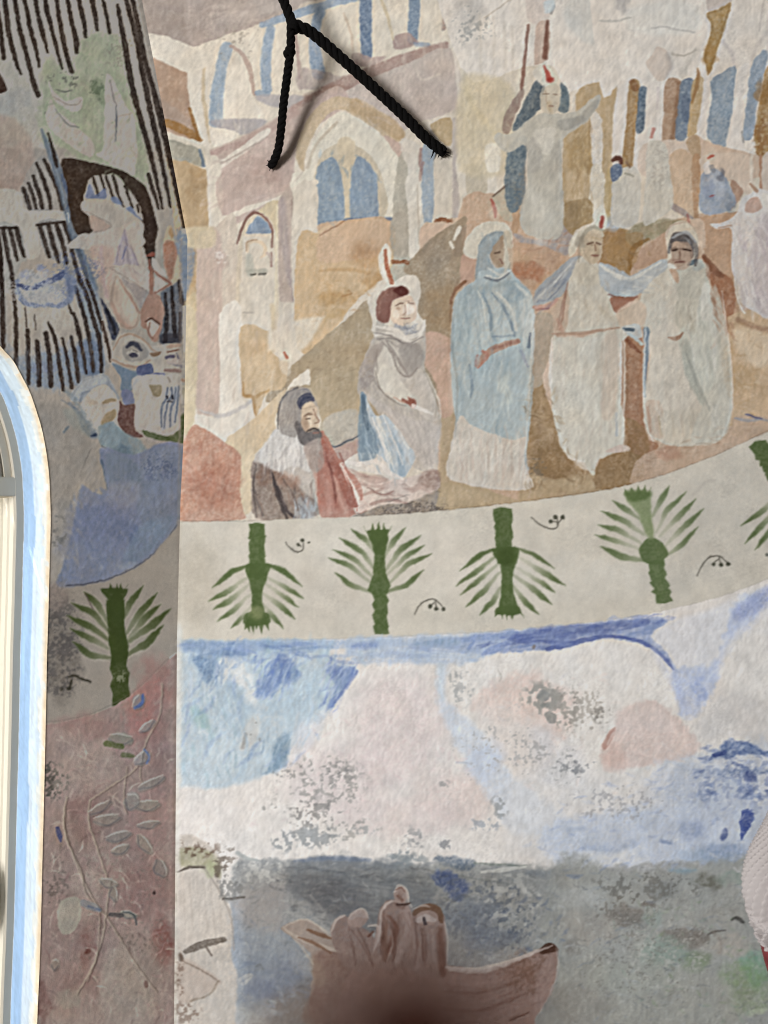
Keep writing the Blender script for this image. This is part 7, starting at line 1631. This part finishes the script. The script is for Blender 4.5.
TR0, TR1 = .040, .088             # transom bottom and top
# fanlight frame: a stepped moulding following the arch above the transom
arch_only = [p for p in OPEN if p.y > TR0]
fan = sweep('fanlight_frame', arch_only, [(.030, .158), (.046, .158), (.047, .166), (.054, .166), (.056, .160), (.064, .160), (.066, .172), (.074, .172), (.074, .2), (.030, .2)], M_GREY, win)
box_tz('transom', OPEN[0].x + .004, ARC_T + ARC_R - .03, TR0, TR1, .1465, .21, M_GREY, win)
lo = offset([p for p in OPEN if p.y <= TR0 + .02 and p.x < ARC_T], .030)
jl = [p for p in OPEN if p.y <= TR0 + .01 and p.x < ARC_T]
sweep('jamb_lining', jl, [(.027, .151), (.028, .186), (.033, .188), (.034, .214), (.040, .216), (.041, .255), (.006, .255), (.006, .161), (.027, .161)][:7] + [(.006, .1605)], M_WHITE, win)
tj = max(p.x for p in lo) + .008
# two tall casements with stepped cream mouldings
def casement(ta, tb, knob_side):
    zb, zt = FLOOR_Z + .04, TR0 - .006
    def rect(i): return [Vector((ta+i, zb+i)), Vector((ta+i, zt-i)), Vector((tb-i, zt-i)), Vector((tb-i, zb+i))]
    steps = [(0, .220), (.012, .220), (.014, .226), (.020, .226), (.022, .218), (.030, .218), (.034, .230), (.042, .230), (.044, .240), (.052, .240), (.052, .262), (0, .262)]
    bm = bmesh.new(); rows = []
    for i, d in steps: rows.append([bm.verts.new(left_pt(p.x, p.y, d)) for p in rect(i)])
    for a1 in range(len(rows)):
        r1, r2 = rows[a1], rows[(a1+1) % len(rows)]
        for c in range(4): bm.faces.new((r1[c], r1[(c+1)%4], r2[(c+1)%4], r2[c]))
    cs = bm_obj('casement', bm, M_WHITE, win, smooth=False)
    g = box_tz('pane', ta+.045, tb-.045, zb+.045, zt-.045, .248, .252, M_GLASS, cs, bev=0)
    return cs
mid = (tj + ARC_T + ARC_R - .03) / 2
c1 = casement(tj - .006, mid, 1); c2 = casement(mid, ARC_T + ARC_R - .034, 0)
gl = offset(arch_only, .05); 
bm = bmesh.new(); gf = [bm.verts.new(left_pt(p.x, p.y, .184)) for p in gl]; bm.faces.new(gf)
gb = bm_obj('fanlight_pane', bm, M_GLASS, win, smooth=False)
# round knob on the near casement
def lathe(name, prof_, origin, axis, m, parent, n=40):
    ax = axis.normalized(); u = ax.orthogonal().normalized(); v = ax.cross(u)
    vs_, fs_ = [], []
    for r, h in prof_:
        for i in range(n):
            a = 2*math.pi*i/n; vs_.append(origin + ax*h + (u*math.cos(a)+v*math.sin(a))*r)
    for j in range(len(prof_)-1):
        for i in range(n): fs_.append((j*n+i, j*n+(i+1)%n, (j+1)*n+(i+1)%n, (j+1)*n+i))
    fs_.append(tuple(range(n))); fs_.append(tuple(range(len(prof_)*n-n, len(prof_)*n)))
    bm = bmesh.new(); w_ = [bm.verts.new(q) for q in vs_]
    for f in fs_: bm.faces.new([w_[q] for q in f])
    return bm_obj(name, bm, m, parent)
kt, kz = left_at(-26.5, 935)
ko = left_pt(kt, kz, .218)
ros = lathe('knob_rosette', [(.040, 0), (.040, .006), (.020, .010), (.018, .050), (.030, .056), (.068, .060), (.084, .068), (.083, .076), (.074, .079), (.066, .074), (.064, .070), (0.001, .070)], ko, -OUT, M_KNOBRIM, c1)
lathe('knob', [(.062, .066), (.063, .074), (.056, .080), (.034, .086), (.001, .088)], ko, -OUT, M_KNOB, c1)

# ---------------------------------------------------------------- forked rope
def tube(bm, pts, rad, n=10, cap=True):
    rings = []; up = Vector((.3, .9, .2))
    for i, p in enumerate(pts):
        t = (pts[min(i+1, len(pts)-1)] - pts[max(i-1, 0)]).normalized()
        u = t.cross(up).normalized(); v = t.cross(u)
        r = rad[i] if isinstance(rad, (list, tuple)) else rad
        rings.append([bm.verts.new(p + (u*math.cos(2*math.pi*k/n) + v*math.sin(2*math.pi*k/n))*r) for k in range(n)])
    for a1, b1 in zip(rings[:-1], rings[1:]):
        for k in range(n): bm.faces.new((a1[k], a1[(k+1)%n], b1[(k+1)%n], b1[k]))
    if cap: bm.faces.new(rings[0][::-1]); bm.faces.new(rings[-1])
def smooth_path(ctrl, n=160):
    c = [Vector(p) for p in ctrl]; o = []
    for i in range(len(c)-1):
        a, b, c_, d = c[max(i-1,0)], c[i], c[i+1], c[min(i+2,len(c)-1)]
        for j in range(n // (len(c)-1)):
            t = j / (n // (len(c)-1)); o.append(.5*(2*b+(c_-a)*t+(2*a-5*b+4*c_-d)*t*t+(3*b-a-3*c_+d)*t**3))
    o.append(c[-1]); return o
def rope(name, ctrl, R, pitch, parent, n=200, taper=1.):
    path = smooth_path(ctrl, n); bm = bmesh.new(); up = Vector((.3, .9, .2)); L = [0]
    for i in range(1, len(path)): L.append(L[-1] + (path[i]-path[i-1]).length)
    for s_ in range(3):
        pts = []; rad = []
        for i, p in enumerate(path):
            t = (path[min(i+1, len(path)-1)] - path[max(i-1, 0)]).normalized(); u = t.cross(up).normalized(); v = t.cross(u)
            a = 2*math.pi*(L[i]/pitch + s_/3); kk = R * (1 + (taper-1)*L[i]/L[-1])
            pts.append(p + (u*math.cos(a)+v*math.sin(a))*kk*.46); rad.append(kk*.56)
        tube(bm, pts, rad, 9)
    return bm_obj(name, bm, M_ROPE, parent)
YJ = 2.06
J = at(292, 26, YJ)
rp = empty('rope', J)
tag(rp, 'black twisted rope forking in two, its ends fixed to the upper mural', 'rope')
sc = YJ / F_PX
rope('rope_stem', [Vector((J.x - .09, J.y - .03, CEIL_Z - .004)), at(276, -40, YJ), at(281, -8, YJ), at(286, 6, YJ), at(291, 20, YJ), at(293, 30, YJ)], 5.1*sc, .062, rp, 240)
rope('rope_leg', [at(291, 20, YJ), at(291, 34, YJ), at(290.5, 50, YJ+.01), at(288, 70, YJ+.03), at(284, 100, YJ+.06), at(281, 130, YJ+.085), at(278, 150, YJ+.105), at(271.5, 166, D-.010)], 4.5*sc, .050, rp, 260)
rope('rope_leg', [at(291, 22, YJ), at(300, 27, YJ), at(312, 33, YJ+.01), at(340, 57, YJ+.035), at(372, 86, YJ+.06), at(404, 116, YJ+.085), at(428, 140, YJ+.11), at(444, 152, D-.012)], 5.6*sc, .060, rp, 300)
def knot(p, r, name, seed):
    rr = random.Random(seed); bm = bmesh.new()
    for q in range(3):
        ax = Vector((rr.uniform(-.5,.5), rr.uniform(-.4,.4), 1)).normalized(); u = ax.orthogonal().normalized(); v = ax.cross(u)
        pts = [p + ax*(q-1)*r*.55 + (u*math.cos(a)+v*math.sin(a))*r*.75 for a in np.linspace(0, 2*math.pi*.97, 22)]
        tube(bm, pts, r*.42, 8)
    return bm_obj(name, bm, M_ROPE, rp)
knot(at(289.5, 53, YJ+.012), 4.9*sc, 'knot', 2)
knot(at(294, 27, YJ-.004), 5.2*sc, 'knot', 5)
def fray(p, dirs, name, r=.0022, base=.010):
    bm = bmesh.new(); rr = random.Random(9)
    for (dx, dz, ln) in dirs:
        q = [p, p + Vector((dx, -.006, dz))*ln*.5, p + Vector((dx*1.05, .0, dz*.9+.05*rr.random()))*ln]
        tube(bm, smooth_path(q, 12), [r*(1.2 - .09*i) for i in range(len(smooth_path(q, 12)))], 6)
    bmesh.ops.create_icosphere(bm, subdivisions=2, radius=base, matrix=Matrix.Translation(p))
    return bm_obj(name, bm, M_ROPE, rp)
pe = at(441, 150, D-.013)
fray(pe, [(.75,-.62,.030),(.85,-.35,.028),(.55,-.8,.026),(-.3,-.9,.030)], 'frayed_end', .0035, .012)
fray(at(434.5, 148, D-.012), [(-.28,-.95,.036),(-.2,-.9,.028)], 'frayed_end', .0028, .006)
fray(at(271, 165, D-.011), [(-.85,-.1,.016),(-.2,-.95,.020),(-.45,.7,.022),(.3,-.9,.014)], 'frayed_end', .0030, .010)

# ---------------------------------------------------------------- neighbour whose sleeve shows at the right edge
def skin_fig(name, nodes, edges, root, m, parent=None, lv=2):
    me = bpy.data.meshes.new(name); me.from_pydata([n[0] for n in nodes], edges, [])
    o = link(bpy.data.objects.new(name, me)); md = o.modifiers.new('skin', 'SKIN'); md.use_smooth_shade = True
    for i, n in enumerate(nodes):
        sv = me.skin_vertices[0].data[i]; r = n[1]
        sv.radius = (r, r) if not isinstance(r, tuple) else r; sv.use_root = (i == root)
    sd = o.modifiers.new('sub', 'SUBSURF'); sd.levels = lv; sd.render_levels = lv
    dg = bpy.context.evaluated_depsgraph_get(); ev = o.evaluated_get(dg); m2 = bpy.data.meshes.new_from_object(ev)
    o.modifiers.clear(); o.data = m2; m2.materials.clear(); m2.materials.append(m)
    m2.polygons.foreach_set('use_smooth', [True]*len(m2.polygons))
    if parent: o.parent = parent; o.matrix_parent_inverse = Matrix.Translation(-parent.location)
    return o
YP = .90
EL = at(742.5, 908, YP) + Vector((.0785, .01, 0))                     # elbow centre
SH = EL + Vector((.128, .05, .30)); HIP = EL + Vector((.22, .05, -.06))
BX, BY = SH.x + .175, SH.y + .02
nodes = [
 (Vector((BX, BY, EL.z + .02)), (.12, .085)),            # 0 pelvis
 (Vector((BX, BY, EL.z + .18)), (.115, .085)),           # 1 waist
 (Vector((BX, BY, SH.z - .06)), (.12, .09)),            # 2 chest
 (Vector((BX, BY, SH.z + .04)), (.075, .065)),          # 3 neck base
 (Vector((BX, BY, SH.z + .10)), .052),                  # 4 neck
 (Vector((BX, BY + .015, SH.z + .17)), (.075, .085)),   # 5 jaw
 (Vector((BX, BY, SH.z + .26)), (.082, .095)),          # 6 head
 (SH + Vector((.02, 0, 0)), .044), (EL, .044), (EL + Vector((.034, .04, -.16)), .036), (EL + Vector((.065, .10, -.26)), .026), (EL + Vector((.085, .13, -.315)), (.034, .016)),   # 7-11 left arm to palm
 (Vector((2*BX - SH.x - .02, SH.y, SH.z)), .044), (Vector((2*BX - SH.x + .05, SH.y + .02, EL.z)), .044), (Vector((2*BX - SH.x + .03, SH.y + .12, EL.z - .22)), .030), (Vector((2*BX - SH.x + .03, SH.y + .14, EL.z - .30)), (.034, .016)),   # 12-15 other arm
 (Vector((BX - .085, BY, EL.z - .08)), .085), (Vector((BX - .09, BY + .01, EL.z - .50)), .058), (Vector((BX - .09, BY, FLOOR_Z + .09)), .040), (Vector((BX - .09, BY + .14, FLOOR_Z + .035)), .034),
 (Vector((BX + .085, BY, EL.z - .08)), .085), (Vector((BX + .09, BY + .01, EL.z - .50)), .058), (Vector((BX + .09, BY, FLOOR_Z + .09)), .040), (Vector((BX + .09, BY + .14, FLOOR_Z + .035)), .034)]
edges = [(0,1),(1,2),(2,3),(3,4),(4,5),(5,6),(2,7),(7,8),(8,9),(9,10),(10,11),(2,12),(12,13),(13,14),(14,15),(0,16),(16,17),(17,18),(18,19),(0,20),(20,21),(21,22),(22,23)]
def fingers(base, fwd, side, tl):
    up_ = fwd.cross(side).normalized(); k0 = len(nodes)
    for q, (off, ln) in enumerate(((-.024,.066),(-.008,.074),(.008,.070),(.024,.056))):
        i0 = len(nodes); a_ = base + side*off + fwd*.018
        nodes.append((a_ + fwd*.01, .0085)); nodes.append((a_ + fwd*ln*.5 - up_*.004, .008)); nodes.append((a_ + fwd*ln - up_*.016, .0068))
        edges.extend([(tl, i0), (i0, i0+1), (i0+1, i0+2)])
    i0 = len(nodes); a_ = base + side*.03 - fwd*.03
    nodes.append((a_ + side*.012, .010)); nodes.append((a_ + side*.03 + fwd*.03, .0085)); edges.extend([(tl, i0), (i0, i0+1)])
f1 = (nodes[11][0] - nodes[10][0]).normalized(); fingers(nodes[11][0], f1, f1.cross(Vector((0, 0, 1))).normalized(), 11)
f2 = (nodes[15][0] - nodes[14][0]).normalized(); fingers(nodes[15][0], f2, f2.cross(Vector((1, 0, 0))).normalized(), 15)
pr = skin_fig('person', nodes, edges, 0, M_SKIN_FAIR)
tag(pr, 'person at the right edge in a pale grey ribbed knit, elbow bent', 'person')
# knitted jumper: torso and sleeves, ribs as real relief
def sleeve(name, path, rad, m, rib_n, rib_a, slant, seg=150, n=220, wob_=0):
    p = smooth_path(path, seg); bm = bmesh.new(); rings = []; L = 0; up = Vector((.2, -.95, .25))
    for i, q in enumerate(p):
        if i: L += (q - p[i-1]).length
        t = (p[min(i+1, len(p)-1)] - p[max(i-1, 0)]).normalized(); u = t.cross(up).normalized(); v = t.cross(u)
        r = np.interp(i/(len(p)-1), np.linspace(0, 1, len(rad)), rad)
        rg = []
        for k_ in range(n):
            a = 2*math.pi*k_/n
            ph = rib_n*a + slant*L
            st = abs(math.sin(L*math.pi/.0036))
            rr_ = r + rib_a*(math.cos(ph))*(.65+.35*st) + .0035*math.sin(3*a+L*40)*wob_
            rg.append(bm.verts.new(q + (u*math.cos(a)+v*math.sin(a))*rr_))
        rings.append(rg)
    for a1, b1 in zip(rings[:-1], rings[1:]):
        for k_ in range(n): bm.faces.new((a1[k_], a1[(k_+1)%n], b1[(k_+1)%n], b1[k_]))
    return bm_obj(name, bm, m, pr)
fore = (nodes[9][0] - EL)
sleeve('knit_sleeve', [SH + Vector((.12, 0, .035)), SH + Vector((.05, 0, .028)), SH + Vector((0, 0, 0)), SH + (EL-SH)*.5 + Vector((-.004, 0, 0)), EL + Vector((-.001, 0, .035)), EL + Vector((.001, .004, -.006)), EL + fore*.18 + Vector((.002, 0, 0)), EL + fore*.27], [.060, .060, .056, .056, .056, .0565, .055, .054], M_KNIT, 30, .0058, -760, 620, 320, 1)
sleeve('red_undersleeve', [EL + fore*.20, EL + fore*.7, nodes[9][0], nodes[10][0]], [.0535, .051, .046, .033], M_RED, 20, .0004, 0, 60, 90, 1)
o2 = Vector((nodes[12][0])); e2 = Vector(nodes[13][0]); w2 = Vector(nodes[14][0])
sleeve('knit_sleeve', [o2 - Vector((.12, 0, -.035)), o2 - Vector((.05, 0, -.028)), o2, (o2+e2)/2, e2, (e2+w2)/2, w2], [.060, .062, .060, .058, .055, .048, .040], M_KNIT, 42, .0013, 26, 150, 160, 1)
def torso(name, lv, m, rib=0, n=160):
    """lv: (z, rx, ry)"""
    zs = np.linspace(lv[0][0], lv[-1][0], 70); bm = bmesh.new(); rings = []
    zz = [q[0] for q in lv][::-1] if lv[0][0] > lv[-1][0] else [q[0] for q in lv]
    od = lv[::-1] if lv[0][0] > lv[-1][0] else lv
    for z in zs:
        rx = np.interp(z, zz, [q[1] for q in od]); ry = np.interp(z, zz, [q[2] for q in od])
        rings.append([bm.verts.new((BX + (rx + rib*math.cos(40*a))*math.cos(a), BY + (ry + rib*math.cos(40*a))*math.sin(a), z)) for a in np.linspace(0, 2*math.pi, n, endpoint=False)])
    for a1, b1 in zip(rings[:-1], rings[1:]):
        for k_ in range(n): bm.faces.new((a1[k_], a1[(k_+1)%n], b1[(k_+1)%n], b1[k_]))
    return bm_obj(name, bm, m, pr)
torso('knit_jumper', [(SH.z + .075, .062, .062), (SH.z + .055, .125, .085), (SH.z + .0, .182, .115), (SH.z - .08, .175, .128), (SH.z - .2, .16, .122), (EL.z + .02, .172, .125), (EL.z - .10, .182, .132)], M_KNIT, .0012)
def trouser(sx):
    p = [Vector((BX + sx*.075, BY, EL.z - .02)), Vector((BX + sx*.088, BY, EL.z - .16)), Vector((BX + sx*.09, BY + .01, EL.z - .50)), Vector((BX + sx*.09, BY, FLOOR_Z + .06))]
    return sleeve('trouser_leg', p, [.098, .096, .072, .066], M_TROUSER, 6, .001, 0, 60, 60, 1)
trouser(-1); trouser(1)
bm = bmesh.new(); bmesh.ops.create_uvsphere(bm, u_segments=32, v_segments=20, radius=1)
for v in bm.verts:
    co = v.co.copy(); k_ = 1 + .03*math.sin(co.x*14 + co.z*9)
    v.co = Vector((BX + co.x*.098*k_, BY - .018 + co.y*.105*k_, SH.z + .262 + co.z*.108*k_))
bm.faces.ensure_lookup_table()
bmesh.ops.delete(bm, geom=[v for v in bm.verts if v.co.y > BY + .035 and v.co.z < SH.z + .29], context='VERTS')
bm_obj('hair', bm, M_HAIR, pr)
# face features
for sx in (-1, 1):
    bm = bmesh.new(); bmesh.ops.create_uvsphere(bm, u_segments=16, v_segments=10, radius=.011, matrix=Matrix.Translation((BX + sx*.03, BY + .082, SH.z + .235)))
    bm_obj('eye', bm, M_HAIR, pr)
    bm = bmesh.new(); bmesh.ops.create_uvsphere(bm, u_segments=16, v_segments=10, radius=1)
    for v in bm.verts: v.co = Vector((BX + sx*.088 + v.co.x*.012, BY + .005 + v.co.y*.018, SH.z + .215 + v.co.z*.03))
    bm_obj('ear', bm, M_SKIN_FAIR, pr)

# ---------------------------------------------------------------- photographer's hand, a fingertip before the lens
bm = bmesh.new(); rr_ = []
for cx_, cz_, a0 in ((.003, .009, 0), (-.051, .009, 90), (-.051, -.121, 180), (.003, -.121, 270)):
    for k in range(9):
        a_ = math.radians(a0 + k*90/8); rr_.append((cx_ + .009*math.cos(a_), cz_ + .009*math.sin(a_)))
lay = [[bm.verts.new((-.024 + (x + .024)*sc_, y, -.056 + (z + .056)*sc_)) for x, z in rr_] for y, sc_ in ((-.0045, .985), (-.0055, 1.), (-.0115, 1.), (-.0125, .985))]
for l1, l2 in zip(lay[:-1], lay[1:]):
    for k in range(36): bm.faces.new((l1[k], l1[(k+1) % 36], l2[(k+1) % 36], l2[k]))
bm.faces.new(lay[0]); bm.faces.new(lay[-1][::-1])
ph = bm_obj('smartphone', bm, mat('phone_body', srgb(40, 42, 46), .4, .03, 60), None, smooth=False)  # unseen phone body, added to keep light off the fingertip
tag(ph, 'unseen dark smartphone added behind the lens to shade the fingertip', 'phone')
lathe('lens_ring', [(.0065, 0), (.0065, .0012), (.0052, .0014), (.0046, .0006), (.0001, .0006)], Vector((0, -.0045, 0)), Vector((0, 1, 0)), M_KNOB, ph)
FT = at(424, 1218, .013)
hand_nodes = [(Vector((.052, .012, -.128)), (.030, .016)), (Vector((.046, .016, -.100)), (.036, .017)), (Vector((.038, .020, -.072)), (.036, .015)), (Vector((.064, .004, -.178)), (.026, .022)), (Vector((.090, -.06, -.27)), (.034, .031)), (Vector((.130, -.18, -.39)), (.040, .038))]
he = [(0,1),(1,2),(0,3),(3,4),(4,5)]
def finger(pts, rs, root):
    i0 = len(hand_nodes)
    for p, r in zip(pts, rs): hand_nodes.append((Vector(p), r))
    he.append((root, i0)); he.extend((i0+i, i0+i+1) for i in range(len(pts)-1))
tip = FT
finger([(.020, .020, -.066), (.010, .020, -.046), tuple(tip + Vector((.005, .002, -.013))), tuple(tip)], [.0085, .0080, .0068, .0046], 2)
finger([(.036, .030, -.056), (.038, .046, -.040), (.040, .056, -.052)], [.0088, .0080, .0068], 2)
finger([(.050, .030, -.058), (.054, .046, -.046), (.055, .054, -.060)], [.0085, .0078, .0066], 2)
finger([(.064, .026, -.066), (.069, .040, -.060), (.069, .046, -.074)], [.0075, .0068, .0058], 2)
finger([(.020, .026, -.108), (.004, .036, -.098), (-.004, .042, -.084)], [.0115, .0098, .0080], 0)
hd = skin_fig('hand', hand_nodes, he, 0, M_SKIN)
tag(hd, "photographer's reddish fingertip blurred at the bottom over the painted boat", 'hand')
_pr = pr; pr = hd
sleeve('sleeve', [(.082, -.04, -.242), (.098, -.08, -.295), (.130, -.18, -.39), (.150, -.25, -.44)], [.046, .050, .056, .050], M_SLEEVE, 8, .0012, 30, 60, 80, 1)
pr = _pr
nl = bmesh.new(); bmesh.ops.create_uvsphere(nl, u_segments=16, v_segments=10, radius=1)
for v in nl.verts: v.co = tip + Vector((v.co.x*.0030, .0044 + v.co.y*.0009, -.003 + v.co.z*.0050))
bm_obj('fingernail', nl, mat('nail', srgb(205, 150, 140), .35, .03, 60), hd)
